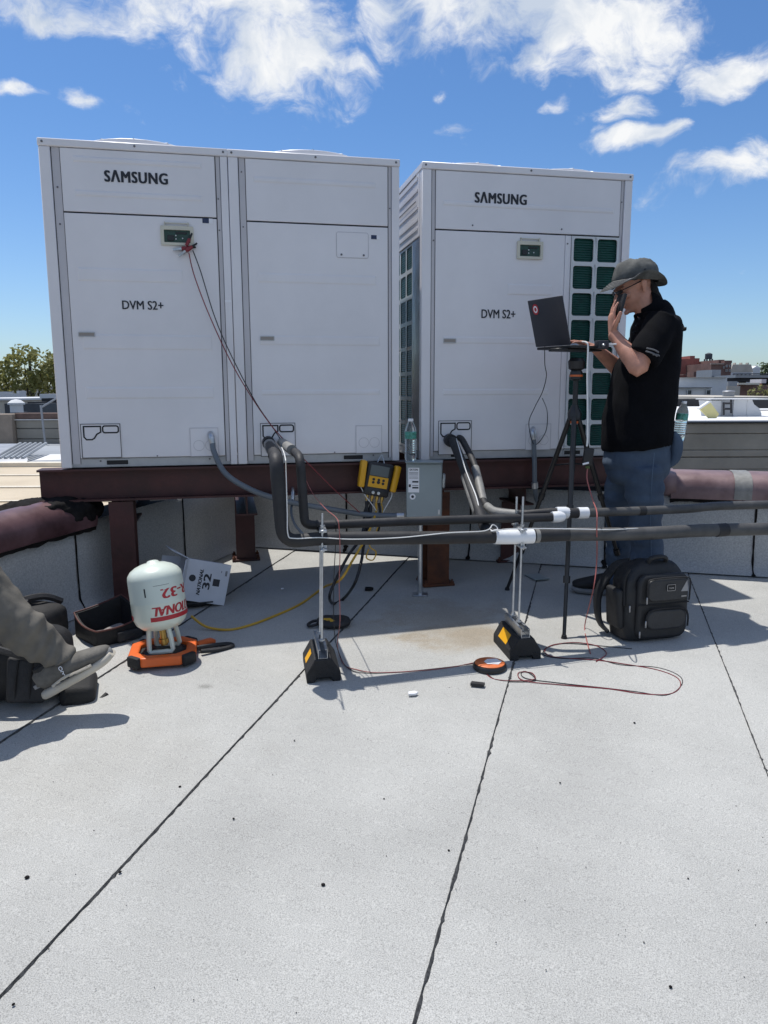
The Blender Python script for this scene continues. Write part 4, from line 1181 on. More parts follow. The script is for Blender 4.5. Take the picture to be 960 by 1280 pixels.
wire('test_wire', 'black wire twisted with the pink one from the left support to the orange reel', 'wire',
     [run(420, 655, .02), P(419, 690, y1 + .1), P(417, 735, y1 + .1), P(418, 790, y1 + .05), G(424, 822) + ZU * .02, G(434, 836) + ZU * .006, G(455, 842) + ZU * .004, G(500, 841) + ZU * .004, G(560, 835) + ZU * .004, G(593, 832) + ZU * .01], .0019, 'wire_black')
loop = [(606, 842), (618, 850), (645, 852), (668, 850), (664, 842), (648, 842), (655, 852), (700, 857), (760, 862), (800, 868), (835, 869), (850, 860), (846, 848), (820, 838), (780, 831), (745, 826), (700, 823), (682, 818), (686, 809), (715, 804), (745, 808), (758, 818), (745, 828)]
wire('test_wire', 'red wire lying in loose loops on the roof in front of the backpack', 'wire', [G(600, 836) + ZU * .012] + [G(*q) + ZU * .004 for q in loop], .0020, 'wire_red')
rl = random.Random(5)
wire('test_wire', 'black wire lying along the red loops on the roof in front of the backpack', 'wire', [G(603, 838) + ZU * .012] + [G(q[0] + rl.uniform(-5, 4), q[1] + rl.uniform(-3.5, 1.5)) + ZU * .0035 for q in loop[1:-3]] + [G(790, 812) + ZU * .004], .0018, 'wire_black')

# orange and black wire reel, black pouch
rc = G(612, 836)
re = thing('wire_reel', 'flat orange and black wire reel lying on the roof beside the right support', 'reel', rc, 0)
mat('orange_plastic', (.62, .16, .05), .45, var=.15, vscale=30)
MB().lathe([(0, .001), (.066, .001), (.074, .004), (.076, .010), (.074, .022), (.070, .026), (0, .026)], None, 30).build('reel_flange', 'black_plastic', re, True)
MB().lathe([(0, .0262), (.066, .0262), (.067, .030), (.060, .033), (.02, .034), (0, .034)], None, 30).build('reel_face', 'orange_plastic', re, True)
m = MB(); m.prism([(-.02, -.03), (.03, -.036), (.05, .0), (.03, .036), (-.012, .03), (-.03, .0)], Matrix.Translation((.004, 0, .0342)), .0008); m.build('paper_label', 'label_white', re, True)
pc = G(417, 782)
po = thing('black_pouch', 'black oval pouch with a yellow corner and a loop lying behind the left pipe support', 'pouch', pc)
m = MB(); m.ball((0, 0, .022), (.092, .082, .024), None, 24, 10, 2.6); s_ = solid(m, .006, 2, folds(30, .004)); s_.build('pouch_body', 'foam_black', po, True)
m = MB(); m.add([(-.052, -.066, .030), (.012, -.060, .0445), (-.016, -.022, .0485), (-.050, -.02, .047)], [[0, 1, 2, 3]]); m.build('yellow_patch', 'hose_yellow', po, True)
m = MB(); m.tube([(-.07, .02, .02), (-.105, .01, .022), (-.13, -.015, .014), (-.125, -.04, .012), (-.10, -.045, .016), (-.075, -.03, .02)], .008, 8, 5); m.build('carry_loop', 'foam_black', po, True)
# ------------------------------------------------------------------ what lies beyond the parapets
mat('street_grey', (.10, .10, .10), .9, var=.3, vscale=.05)
mat('tan_roof', (.44, .36, .25), .85, col2=(.58, .49, .36), vscale=.8, bump=.3)
mat('tan_edge', (.66, .60, .49), .8, var=.08)
mat('grey_roof', (.28, .30, .32), .8, var=.2, vscale=.7)
mat('white_roof', (.70, .70, .70), .8, var=.08, vscale=.5)
mat('wall_concrete', (.37, .315, .24), .9, col2=(.54, .465, .36), vscale=1.6, detail=9, bump=.6, bscale=30)
mat('wall_left_grey', (.22, .205, .175), .9, col2=(.32, .30, .26), vscale=1.2, detail=9, bump=.4)
mat('pier_tan', (.27, .22, .175), .9, var=.15)
mat('brown_brick', (.13, .085, .07), .9, var=.25, vscale=5)
mat('red_brick', (.27, .095, .075), .9, var=.18, vscale=.8, detail=8)
mat('dull_brick', (.17, .10, .085), .9, var=.25, vscale=.6, detail=8)
mat('white_render', (.56, .57, .58), .85, var=.10, vscale=.4, detail=7)
mat('pale_stone', (.46, .42, .36), .85, var=.15, vscale=.5)
mat('dark_cladding', (.025, .026, .03), .8, var=.3, vscale=.5)
mat('window_glass', (.05, .065, .08), .15, var=.3)
mat('window_frame', (.5, .5, .5), .6)
mat('steel_light', (.30, .31, .33), .5, .5, var=.1)
mat('tank_dark', (.055, .065, .075), .7, var=.3)
mat('foam_yellow', (.62, .56, .26), .8, var=.12, vscale=3)
mat('leaf_olive', (.17, .18, .05), .75, col2=(.33, .31, .12), vscale=.9, mid=.5)
_lf = MATS['leaf_olive'].node_tree; _b = _lf.nodes['Principled BSDF']; _t = N(_lf, 'ShaderNodeBsdfTranslucent'); _mx = N(_lf, 'ShaderNodeMixShader', i_0=.45)
_lf.links.new(_b.inputs['Base Color'].links[0].from_socket, _t.inputs['Color']); _lf.links.new(_b.outputs[0], _mx.inputs[1]); _lf.links.new(_t.outputs[0], _mx.inputs[2]); _lf.links.new(_mx.outputs[0], _lf.nodes['Material Output'].inputs['Surface'])
mat('leaf_green', (.03, .06, .015), .75, col2=(.08, .11, .03), vscale=.9)
mat('bark', (.06, .05, .04), .9, var=.3)
mat('ac_grey', (.045, .05, .058), .6, var=.2)
g = MB(); g.add([(-4000, -4000, -9), (4000, -4000, -9), (4000, 4000, -9), (-4000, 4000, -9)], [[0, 1, 2, 3]])
struct(g.build('ground', 'street_grey'))
m = MB(); m.bb(-3.9, 7.9, -2.9, WALL_V + .25, -9, -.42, 0)
m.M = Matrix(((SU.x, SD.x, 0, 0), (SU.y, SD.y, 0, 0), (0, 0, 1, 0), (0, 0, 0, 1))); m2 = MB(m.M); m2.bb(-3.9, 7.9, -2.9, WALL_V + .25, -9, -.42)
struct(m2.build('building_mass', 'brown_brick'))
def X(px, d): return P(px, 488, d).x
def Z(py, d): return P(480, py, d).z
def block(mb, x0, x1, y0, y1, d, depth, zlow=-9):
    mb.bb(X(x0, d), X(x1, d), d, d + depth, zlow if y1 is None else Z(y1, d), Z(y0, d))
def bld(name, label, d, px): return thing(name, label, 'building', (X(px, d), d, -9), 0)

# --- left: the neighbour's roof
zr_ = Z(581, 9.0)
m = MB(); m.bb(-40, -2.15, 2.0, 9.0, zr_ - .5, zr_)
nb = MB()
def lw_x(y): return LW0.x + (y - LW0.y) * LWD.x / LWD.y - .36
pts = [(-40, 1.0), (lw_x(1.0), 1.0), (lw_x(5.6), 5.6), (lw_x(5.6) + .4, 9.0), (-40, 9.0)]
nb.prism(pts, Matrix.Translation((0, 0, zr_ - 9)), 9.0)
nro = struct(nb.build('neighbour_roof', 'tan_roof'))
for (ya, yb_) in ((8.86, 9.02), (6.9, 6.98), (6.0, 6.05), (7.9, 7.96)):
    m = MB(); m.bb(-40, lw_x(5.6) + .35, ya, yb_, zr_ + .002, zr_ + (.05 if ya > 8 and yb_ > 9 else .012)); m.build('roof_band', 'tan_edge', nro)
m = MB(); m.add([Vector((lw_x(y) + o_, y, zr_ + z)) for y in (2.0, 5.55) for (o_, z) in ((-.20, .003), (-.20, .06), (-.02, .06), (-.02, .003))], [[0, 1, 5, 4], [1, 2, 6, 5], [2, 3, 7, 6], [0, 4, 7, 3], [0, 3, 2, 1], [4, 5, 6, 7]]); m.build('roof_kerb', 'tan_edge', nro)
m = MB(); m.bb(-40, -1.6, 9.03, 13.2, -9, zr_ - .02); gr_ = struct(m.build('grey_neighbour_roof', 'grey_roof'))
zz = zr_ - .02
sk = thing('skylight', 'low grey ribbed skylight on the neighbouring roof at the far left', 'skylight', (X(10, 10), 10, zz))
m = MB(); m.add([(X(-30, 9.6), 9.5, zz), (X(30, 9.6), 9.5, zz), (X(18, 10.9), 11.0, zz), (X(-30, 10.9), 11.0, zz), (X(-30, 9.6), 9.6, zz + .05), (X(28, 9.6), 9.6, zz + .05), (X(15, 10.9), 10.9, zz + .16), (X(-30, 10.9), 10.9, zz + .16)], [[0, 1, 5, 4], [1, 2, 6, 5], [2, 3, 7, 6], [3, 0, 4, 7], [4, 5, 6, 7]]); m.build('glazing', 'steel_light', sk)
for i in range(6):
    x = X(-20 + i * 7, 10); m = MB(); m.tube([(x + .25, 9.62, zz + .06), (x, 10.88, zz + .165)], .02, 6); m.build('rib', 'grey_roof', sk)
m = MB(); m.add([(X(22, 9.6), 9.9, zz + .003), (X(85, 9.6), 10.1, zz + .003), (X(85, 10.4), 10.9, zz + .003), (X(60, 11), 10.9, zz + .003)], [[0, 1, 2, 3]]); m.build('white_membrane', 'white_roof', gr_)
# wall across it
dW = 13.2
wl = thing('neighbour_wall', 'grey block wall with a brick top course beyond the tan roof at the left', 'wall', (X(45, dW), dW, zz))
courses = [(524, 534), (534.5, 547), (547.5, 556), (556.4, 566)]
for (a, b) in courses:
    m = MB(); m.bb(X(16, dW), X(120, dW), dW + .004 * (a % 3), dW + .3, Z(b, dW), Z(a, dW), .01); m.build('block_course', 'wall_left_grey', wl)
m = MB(); m.bb(X(15, dW), X(120, dW), dW + .02, dW + .28, Z(522.6, dW), Z(515, dW), .01); m.build('brick_course', 'brown_brick', wl)
m = MB(); m.bb(X(14, dW), X(120, dW), dW - .03, dW + .3, Z(524, dW) + .002, Z(522.7, dW)); m.build('coping_strip', 'window_frame', wl)
m = MB(); m.bb(X(-60, dW), X(15.6, dW), dW - .12, dW + .3, Z(566, dW), Z(516, dW), .01); m.build('pier', 'pier_tan', wl)
rp = thing('railing', 'galvanised railing post with a sloping brace before the wall at the left', 'railing', (X(50, 12.9), 12.9, zz))
m = MB(); m.tube([(X(51.5, 12.9), 12.9, zz), (X(49.5, 12.9), 12.9, Z(505, 12.9))], .019, 8); m.build('post', 'steel_light', rp)
m = MB(); m.tube([(X(50, 12.9), 12.9, Z(508, 12.9)), (X(70, 12.9), 12.9, Z(496.5, 12.9)), (X(95, 12.9), 12.9, Z(484, 12.9))], .017, 8); m.build('brace', 'steel_light', rp)
# things behind the wall
t = thing('rooftop_unit', 'dark grey air handler on the roof behind the left wall', 'rooftop unit', (X(37, 17), 17, 0)); m = MB(); block(m, 25, 50, 503, 520, 17, 1.5); m.build('housing', 'ac_grey', t); m = MB(); block(m, 33, 42, 501, 502.9, 17.2, .8); m.build('fan_cowl', 'dark_cladding', t)
t = thing('roof_vent', 'small white metal roof vent beside the dark air handler', 'vent', (X(19, 16), 16, 0)); m = MB(); m.lathe([(.13, 0), (.13, .16), (.17, .165), (.17, .2), (.09, .26), (0, .28)], Matrix.Translation((X(19, 16), 16, Z(514, 16))), 14); m.build('cowl', 'white_render', t); m = MB(); block(m, 15, 24, 513.5, 520, 16, .3); m.build('curb', 'ac_grey', t)
t = thing('rooftop_unit', 'black boxy roof unit with a pale domed top beside the left cooling unit', 'rooftop unit', (X(60, 18), 18, 0)); m = MB(); block(m, 51, 72, 496.5, 520, 18, 1.4); m.build('housing', 'dark_cladding', t); m = MB(); block(m, 49, 76, 491, 496.3, 18, 1.5, 0); m.build('pale_top', 'white_render', t)
t = bld('low_building', 'low tan building with a pale roof edge below the big tree at the left', 26, 10); m = MB(); block(m, -80, 22, 499, None, 26, 8); m.build('wall', 'pale_stone', t); m = MB(); block(m, -82, 24, 496.5, 498.9, 25.9, 8.2); m.build('roof_edge', 'white_render', t); m = MB(); block(m, 4, 15, 503, 516, 25.93, .05); m.build('shutter', 'ac_grey', t)
t = bld('low_building', 'long low building with a white roof edge below the tree at the left', 30, 50); m = MB(); block(m, 21, 100, 501.5, None, 30, 9); m.build('wall', 'brown_brick', t); m = MB(); block(m, 21, 101, 498.5, 501.3, 29.9, 9.2); m.build('roof_edge', 'white_roof', t)
rt = random.Random(11)
for i, (x, w, h, d) in enumerate(((2, 9, 488, 42), (11, 7, 490.5, 40), (22, 3, 487, 41))):
    t = thing('rooftop_box', ('white boxy housing on the far roof under the left edge of the tree', 'small pale box beside the white housing under the tree', 'slim pale chimney in front of the tree trunk')[i], 'rooftop box', (X(x, d), d, 0)); m = MB(); block(m, x - w / 2, x + w / 2, h, 500, d, .8); m.build('housing', 'white_render', t)

def tree(label, base, top, rad, leaf, n, crown_c, lobes, seed, lsize, group=None):
    rr = random.Random(seed)
    t = thing('tree', label, 'tree', base, 0, group)
    base = Vector(base); top = Vector(top)
    m = MB(); m.tube([base, base.lerp(top, .4) + Vector((.2, 0, 0)), top], [rad, rad * .7, rad * .2], 10, 4)
    t_ = m.build('trunk', 'bark', t)
    pts = []
    for (c, r3) in lobes:
        c = Vector(c)
        m = MB(); s = base.lerp(top, rr.uniform(.35, .6)); m.tube([s, s.lerp(c, .6) + Vector((0, 0, .2)), c], [rad * .35, rad * .2, rad * .06], 6, 3); m.build('limb', 'bark', t)
    m = MB()
    tot = sum(r3[0] * r3[1] * r3[2] for c, r3 in lobes)
    for (c, r3) in lobes:
        c = Vector(c)
        for i in range(int(n * r3[0] * r3[1] * r3[2] / tot)):
            while True:
                q = Vector((rr.uniform(-1, 1), rr.uniform(-1, 1), rr.uniform(-1, 1)))
                if q.length <= 1: break
            q = q.normalized() * (q.length ** .55) * (1 + .25 * noise.noise(q * 3 + c))
            p = c + Vector((q.x * r3[0], q.y * r3[1], q.z * r3[2]))
            if noise.noise(p * 1.1 + Vector((seed, 0, 0))) < -.12: continue
            s = lsize * rr.uniform(.6, 1.3)
            a = Vector((rr.uniform(-1, 1), rr.uniform(-1, 1), rr.uniform(-1, 1))).normalized(); b = a.orthogonal().normalized()
            m.add([p - a * s, p + b * s * .55, p + a * s, p - b * s * .55], [[0, 1, 2, 3]])
    o = m.build('crown', leaf, t, clean=False, smooth=1)
    return t
dT = 55
def TP(px, py, d=dT): return P(px, py, d)
tree('large olive green tree rising beyond the low roofs at the left edge', (X(35, dT), dT, -9), TP(36, 442), .35, 'leaf_olive', 5200, None,
     [(TP(30, 450), (1.25, 1.2, 1.1)), (TP(18, 462), (1.1, 1.1, 1.2)), (TP(52, 458), (1.2, 1.2, 1.3)), (TP(5, 470), (1.3, 1.2, 1.1)), (TP(38, 475), (1.6, 1.3, 1.0)), (TP(66, 468), (1.3, 1.2, 1.5)), (TP(-25, 468), (1.6, 1.3, 1.4)), (TP(90, 465), (1.5, 1.3, 1.6)), (TP(20, 486), (1.8, 1.2, .7)), (TP(60, 484), (1.6, 1.2, .8))], 4, .17, None)

# --- right: neighbour's parapet, roofs, then the town
dN = 7.6
wr = thing('neighbour_wall', 'tall weathered grey board-marked wall beyond the pinkish parapet cap at the right', 'wall', (X(900, dN), dN, 0))
for (a, b) in ((530.2, 543.5), (543.9, 564), (564.5, 572.5), (573.4, 588), (588.5, 640)):
    m = MB(); m.bb(X(500, dN), X(1300, dN), dN + .005 * (int(a) % 4), dN + .25, Z(b, dN), Z(a, dN), .006); m.build('wall_course', 'wall_concrete', wr)
m = MB(); m.bb(X(500, dN), X(1300, dN), dN - .02, dN + .28, Z(530, dN), Z(528.3, dN), .003); m.build('coping_strip', 'ac_grey', wr)
m = MB(); m.bb(X(500, dN), X(1300, dN), dN + .1, dN + .2, -9, Z(640, dN) - .002); m.build('wall_base', 'wall_concrete', wr)
zw = 1.38 - .45
m = MB(); m.bb(X(480, dN), 26, dN + .3, 20, -9, zw); struct(m.build('white_neighbour_roof', 'white_roof'))
t = bld('dark_bulkhead', 'low black roof wall behind the white roof at the right', 20.1, 870); m = MB(); block(m, 780, 892, 500, 520, 20.1, .4); m.build('wall', 'dark_cladding', t); m = MB(); block(m, 780, 890, 512, 515, 19.9, .15); m.build('base_flashing', 'wall_concrete', t)
dP = 12.5
t = thing('white_bulkhead', 'white panelled roof bulkhead with a pale rail along its top at the right', 'bulkhead', (X(920, dP), dP, zw))
def ppoly(mb, pts, d, depth):
    mb.prism([(X(x, d), Z(y, d)) for x, y in pts], Matrix.Translation((0, d + depth, 0)) @ FRONT, depth)
m = MB(); ppoly(m, [(890, 502), (903, 502), (903, 529), (896, 529)], dP, .5); m.build('wall_panel', 'white_render', t)
m = MB(); ppoly(m, [(903.3, 501), (918.3, 501), (918.3, 529), (903.3, 529)], dP + .02, .5); m.build('wall_panel', 'steel_light', t)
m = MB(); ppoly(m, [(918.6, 501), (935, 501), (935, 529), (918.6, 529)], dP, .5); m.build('wall_panel', 'white_render', t)
m = MB(); ppoly(m, [(935.3, 501), (941, 501), (944, 507), (951, 512), (954, 518), (955, 529), (935.3, 529)], dP, .5); m.build('wall_panel', 'white_render', t)
m = MB(); ppoly(m, [(889, 499.8), (965, 499.8), (965, 500.9), (889, 500.9)], dP - .05, .6); m.build('top_rail', 'white_roof', t)
t = thing('black_ladder_frame', 'black metal ladder frame leaning on the white bulkhead', 'ladder', (X(912, 12.3), 12.3, zw))
for x in (906.8, 916): m = MB(); m.tube([(X(x, 12.3), 12.3, Z(520 if x < 910 else 518, 12.3)), (X(x + .4, 12.3), 12.35, Z(504.5 if x < 910 else 501, 12.3))], .017, 8); m.build('rail', 'dark_cladding', t)
for y in (505.5, 512.5): m = MB(); m.tube([(X(906.8, 12.3), 12.3, Z(y, 12.3)), (X(916, 12.3), 12.3, Z(y, 12.3))], .017, 8); m.build('rung', 'dark_cladding', t)
t = thing('yellow_board', 'tilted yellow insulation board leaning near the white bulkhead', 'board', (X(888, 11.8), 11.8, zw))
m = MB(); ppoly(m, [(876, 512), (888.5, 503.5), (901, 519), (896, 527), (892.5, 527)], 11.8, .06); m.build('board_face', 'foam_yellow', t)
m = MB(); ppoly(m, [(875.4, 511.6), (888, 502.9), (889.3, 504.2), (876.8, 513)], 11.78, .1); m.build('board_edge', 'white_roof', t)
t = thing('rooftop_box', 'small white housing at the right edge behind the grey wall', 'rooftop box', (X(957, 11), 11, zw)); m = MB(); block(m, 972, 995, 515, 530, 11, .12); m.build('housing', 'white_roof', t)
t = bld('dark_bulkhead', 'dark sloping roof edge right of the white bulkhead', 16, 950); m = MB(); block(m, 941, 1000, 501.5, 512, 16, .6); m.build('wall', 'dark_cladding', t)
def windows(parent, d, rects):
    for (x0, y0, x1, y1) in rects:
        m = MB(); xa, xb, za, zb = X(x0, d), X(x1, d), Z(y1, d), Z(y0, d); w = (xb - xa) * .12
        m.ring([(xa, za), (xb, za), (xb, zb), (xa, zb)], [(xa + w, za + w), (xb - w, za + w), (xb - w, zb - w), (xa + w, zb - w)], Matrix.Translation((0, d - .05, 0)) @ FRONT, .08)
        m.bb(xa + w, xb - w, d - .10, d - .06, (za + zb) / 2 - w * .4, (za + zb) / 2 + w * .4)
        f = m.build('window', 'window_frame', parent)
        m = MB(); m.bb(xa + w, xb - w, d - .05, d - .02, za + w, zb - w); m.build('pane', 'window_glass', f)
t = bld('white_building', 'white building with two dark windows and a taller wing behind the black roof wall', 45, 875)
m = MB(); block(m, 780, 889, 486.2, None, 45, 8); m.build('wall', 'white_render', t)
m = MB(); block(m, 780, 908, 473.5, None, 53.01, 8); m.build('upper_wall', 'white_render', t)
m = MB(); block(m, 780, 890, 485.4, 486.1, 44.8, .5); m.build('roof_edge', 'ac_grey', t)
m = MB(); block(m, 780, 908.5, 472.9, 473.4, 52.8, .5); m.build('parapet', 'pale_stone', t)
m = MB(); block(m, 889.3, 907.5, 486, None, 46, 6.9); m.build('side_wall', 'white_render', t)
windows(t, 45, [(858, 488.3, 864.3, 500.5), (881.5, 488.3, 888, 500.5), (836, 488.3, 842, 500.5)])
t = bld('brick_building', 'red brick building with a stepped roofline under the water tower', 95, 868)
for (x0, x1, y0) in ((800, 860, 450), (860.1, 866, 446), (866.1, 872, 449), (872.1, 879, 454.5), (879.1, 889, 457)):
    m = MB(); block(m, x0, x1, y0, None, 95 + (x0 % 3) * .1, 14); m.build('wall', 'red_brick', t)
for (x0, x1, y0, y1) in ((853, 858, 469, 470.2), (866, 871, 466, 472)):
    m = MB(); block(m, x0, x1, y0, y1, 90, 2, None if y1 is None else 0); m.build('roof_unit', 'dull_brick', t)
t = bld('brick_building', 'dull brown brick building with a flat top right of the water tower', 88, 900)
m = MB(); block(m, 887, 912, 455.2, None, 88, 12); m.build('wall', 'dull_brick', t)
m = MB(); block(m, 896, 903, 451, 455.1, 90, 6, 0); m.build('penthouse', 'dull_brick', t)
m = MB(); block(m, 903.2, 912.5, 452, 455.1, 89, 8, 0); m.build('penthouse', 'dull_brick', t)
m = MB(); block(m, 886.5, 903, 455.8, 456.6, 87.7, .25); m.build('cornice', 'pale_stone', t)
windows(t, 88, [(905, 457.5, 907, 460.5), (909, 457.5, 911, 460.5), (905, 463, 907, 466), (909, 463, 911, 466), (901.5, 459, 903, 462)])
t = thing('rooftop_unit', 'silver metal housing in front of the brown brick building', 'rooftop unit', (X(894, 80), 80, 0)); m = MB(); block(m, 888.5, 899.5, 463.5, 480, 80, 4); m.build('housing', 'steel_light', t)
dt = 100
t = thing('water_tower', 'dark wooden rooftop water tower on thin legs above the red brick building', 'water tower', (X(883, dt), dt, Z(457, dt)))
r = (X(887.3, dt) - X(878.7, dt)) / 2
m = MB(); m.lathe([(r * .8, Z(450.2, dt)), (r, Z(449.6, dt)), (r, Z(444, dt)), (r * 1.04, Z(443.9, dt)), (r * .5, Z(442.6, dt)), (0, Z(442.1, dt))], Matrix.Translation((X(883, dt), dt, 0)), 20); m.build('tank', 'tank_dark', t)
for sx in (-.75, .75):
    for sy in (-.75, .75):
        m = MB(); m.tube([(X(883, dt) + r * sx, dt + r * sy, Z(450, dt)), (X(883, dt) + r * sx * 1.1, dt + r * sy * 1.1, Z(458, dt))], .12, 6); m.build('leg', 'tank_dark', t)
t = bld('hall_building', 'pale hall with a tan pitched roof on the skyline at the right', 115, 925)
m = MB(); block(m, 912, 938, 467, None, 115, 14); m.build('wall', 'white_render', t)
m = MB(); m.prism([(X(911, 115), Z(466.8, 115)), (X(940, 115), Z(466.8, 115)), (X(936.5, 115), Z(457, 115)), (X(914, 115), Z(457, 115))], Matrix.Translation((0, 129, 0)) @ FRONT, 14); m.build('roof', 'pale_stone', t)
for x in (917, 925, 933): m = MB(); block(m, x - .6, x + .6, 454.8, 457.5, 117, .8, 0); m.build('chimney', 'pale_stone', t)
windows(t, 115, [(914 + i * 5, 468, 916.6 + i * 5, 471) for i in range(5)])
t = bld('white_house', 'small white house on the skyline beside the pale hall', 120, 944); m = MB(); block(m, 939.5, 948.5, 462, None, 120, 8); m.build('wall', 'white_render', t); m = MB(); m.prism([(X(939, 120), Z(461.9, 120)), (X(949, 120), Z(461.9, 120)), (X(944, 120), Z(458.5, 120))], Matrix.Translation((0, 128, 0)) @ FRONT, 8); m.build('roof', 'white_roof', t)
tree('distant grey-green tree on the skyline at the right edge', (X(957, 125), 125, -9), P(957, 462, 125), .4, 'leaf_green', 900, None, [(P(952, 463, 125), (1.3, 1.2, 1.4)), (P(960, 464, 125), (1.8, 1.2, 1.2)), (P(970, 462, 125), (2, 1.3, 1.5))], 9, .3)
t = thing('viaduct', 'elevated railway with a pale deck over a dark underside at the right', 'viaduct', (X(950, 75), 75, -9))
m = MB(); block(m, 918, 1200, 470.2, 473.6, 75, 6, 0); m.build('deck', 'steel_light', t)
m = MB(); block(m, 916, 1200, 468.2, 469.4, 74.8, .2, 0); m.build('railing', 'ac_grey', t)
m = MB(); block(m, 908, 1200, 473.8, 478.5, 75.3, 5, 0); m.build('girder', 'dark_cladding', t)
for x in (915, 930, 945, 960, 980): m = MB(); block(m, x, x + 1.6, 478.6, None, 76, 1.2); m.build('pier', 'dark_cladding', t)
t = bld('low_building', 'low dark brick building with a tan awning below the viaduct', 62, 940)
m = MB(); block(m, 924, 1010, 482.5, None, 62, 8); m.build('wall', 'dull_brick', t); m = MB(); block(m, 922, 949, 480, 482.2, 61, 1.2, 0); m.build('awning', 'tan_edge', t)
m = MB(); block(m, 951, 957, 475.5, 480.5, 64, 2, 0); m.build('roof_tank', 'white_render', t)
t = bld('low_building', 'small pale pink building in front of the dark brick one', 56, 917); m = MB(); block(m, 909, 925, 484, None, 56, 4); m.build('wall', 'pale_stone', t); m = MB(); block(m, 909, 921, 478, 483.9, 58, 3, 0); m.build('roof_unit', 'steel_light', t)
t = thing('roof_vent', 'round grey roof vent above the white bulkhead', 'vent', (X(911, 30), 30, 0)); m = MB(); m.lathe([(.22, Z(503, 30)), (.22, Z(491.5, 30)), (.25, Z(491, 30)), (.22, Z(489.7, 30)), (0, Z(489, 30))], Matrix.Translation((X(911, 30), 30, 0)), 16); m.build('cowl', 'steel_light', t)
t = bld('long_roof', 'flat pale roof edge running behind the white bulkhead', 28, 930); m = MB(); block(m, 893, 1010, 497.5, None, 28, 10); m.build('wall', 'pale_stone', t)
tree('small bushy green tree in front of the dark brick building at the right edge', (X(956, 42), 42, -9), P(957, 488, 42), .2, 'leaf_olive', 1500, None, [(P(951, 492, 42), (.7, .7, .45)), (P(959, 489, 42), (.8, .7, .6)), (P(970, 488, 42), (.9, .8, .7))], 12, .10)
# long low blocks closing the horizon
for i, (x0, x1, y0, d, mm) in enumerate(((-600, -160, 476, 160, 'dull_brick'), (-150, 60, 481, 170, 'pale_stone'), (80, 330, 479, 180, 'red_brick'), (340, 700, 480, 175, 'pale_stone'), (705, 850, 478, 165, 'dull_brick'), (1000, 1500, 474, 160, 'red_brick'), (850, 1000, 468, 185, 'pale_stone'))):
    t = bld('city_block', 'far %s city block on the horizon %s' % (('brown', 'pale', 'red', 'pale', 'brown', 'red', 'pale')[i], ('beyond the left edge', 'behind the large tree', 'behind the left unit', 'behind the middle unit', 'behind the right unit', 'beyond the right edge', 'behind the water tower')[i]), d, (x0 + x1) / 2)
    m = MB(); block(m, x0, x1, y0, None, d, 20); m.build('wall', mm, t)
# ------------------------------------------------------------------ refrigerant cylinder on its scale
mat('cyl_paint', (.62, .68, .60), .35, var=.04, vscale=5, coat=.3)
mat('cyl_red', (.42, .02, .03), .45, var=.1)
mat('scale_orange', (.72, .13, .02), .45, var=.08, vscale=12)
sc_c = G(205, 823)
scl = thing('charging_scale', 'orange charging scale with black corner bumpers under the upturned cylinder', 'scale', sc_c, R(12))
def octo(w, h, c): return [(w, -h + c), (w, h - c), (w - c, h), (-w + c, h), (-w, h - c), (-w, -h + c), (-w + c, -h), (w - c, -h)]
m = MB(); m.ring(octo(.15, .145, .065), octo(.105, .10, .045), Matrix.Translation((0, 0, .012)), .045)
f = m.build('frame', 'scale_orange', scl, True, smooth=20); md = f.modifiers.new('bevel', 'BEVEL'); md.width = .008; md.segments = 3; md.limit_method = 'ANGLE'
m = MB(); m.prism(octo(.104, .099, .044), Matrix.Translation((0, 0, .008)), .03); m.build('platform', 'rubber', scl, True)
m = MB(); m.lathe([(0, .039), (.09, .039), (.092, .042), (.088, .045), (0, .045)], None, 28); m.build('pad', 'black_plastic', scl, True)
for a in (45, 135, 225, 315):
    ca, sa = math.cos(R(a)), math.sin(R(a)); m = MB(); m.box((ca * .168, sa * .163, .032), (.03, .075, .052), Matrix.Rotation(R(a), 3, 'Z'), .009, 2); m.build('bumper', 'rubber', scl, True)
m = MB(); m.box((.185, .10, .03), (.10, .05, .02), Matrix.Rotation(R(35), 3, 'Z'), .006, 2); m.build('handset_cradle', 'scale_orange', scl, True)
m = MB(); m.tube([(.15, .03, .03), (.22, .055, .028), (.30, .075, .022), (.315, .05, .018), (.25, .015, .018), (.17, -.01, .025)], .011, 8, 5); m.build('carry_strap', 'foam_black', scl, True)
cyl_base = Vector((sc_c.x + .008, sc_c.y, sc_c.z + .047))
cyl = thing('refrigerant_cylinder', 'pale green refrigerant cylinder with red lettering standing upside down on the orange scale', 'gas cylinder', cyl_base, rot=(R(-3), R(-6), 0))
CRr = .124
prof = [(.0, .095), (.05, .10), (.09, .112), (.113, .135), (CRr, .165), (CRr, .232), (CRr * 1.006, .236), (CRr * 1.006, .242), (CRr, .246), (CRr, .345), (.121, .362), (.108, .381), (.085, .397), (.055, .409), (.03, .413), (.024, .421), (.015, .424), (0, .425)]
MB().lathe(prof, None, 48).build('shell', 'cyl_paint', cyl, True, smooth=60)
for s in (-1, 1):
    m = MB(); pts = [(-.055, s * .035, .105), (-.062, s * .05, .0), (.0, s * .066, -.0), (.062, s * .05, .0), (.055, s * .035, .105)]
    m.tube([(-.045, s * .05, .112), (-.055, s * .055, .012), (-.03, s * .06, .004), (.03, s * .06, .004), (.055, s * .055, .012), (.045, s * .05, .112)], .0115, 8, 2); m.build('collar_handle', 'cyl_paint', cyl, True)
m = MB(); m.lathe([(.016, .02), (.016, .10)], None, 12); m.lathe([(.024, .03), (.024, .05)], None, 12); m.build('valve', 'brass', cyl, True)
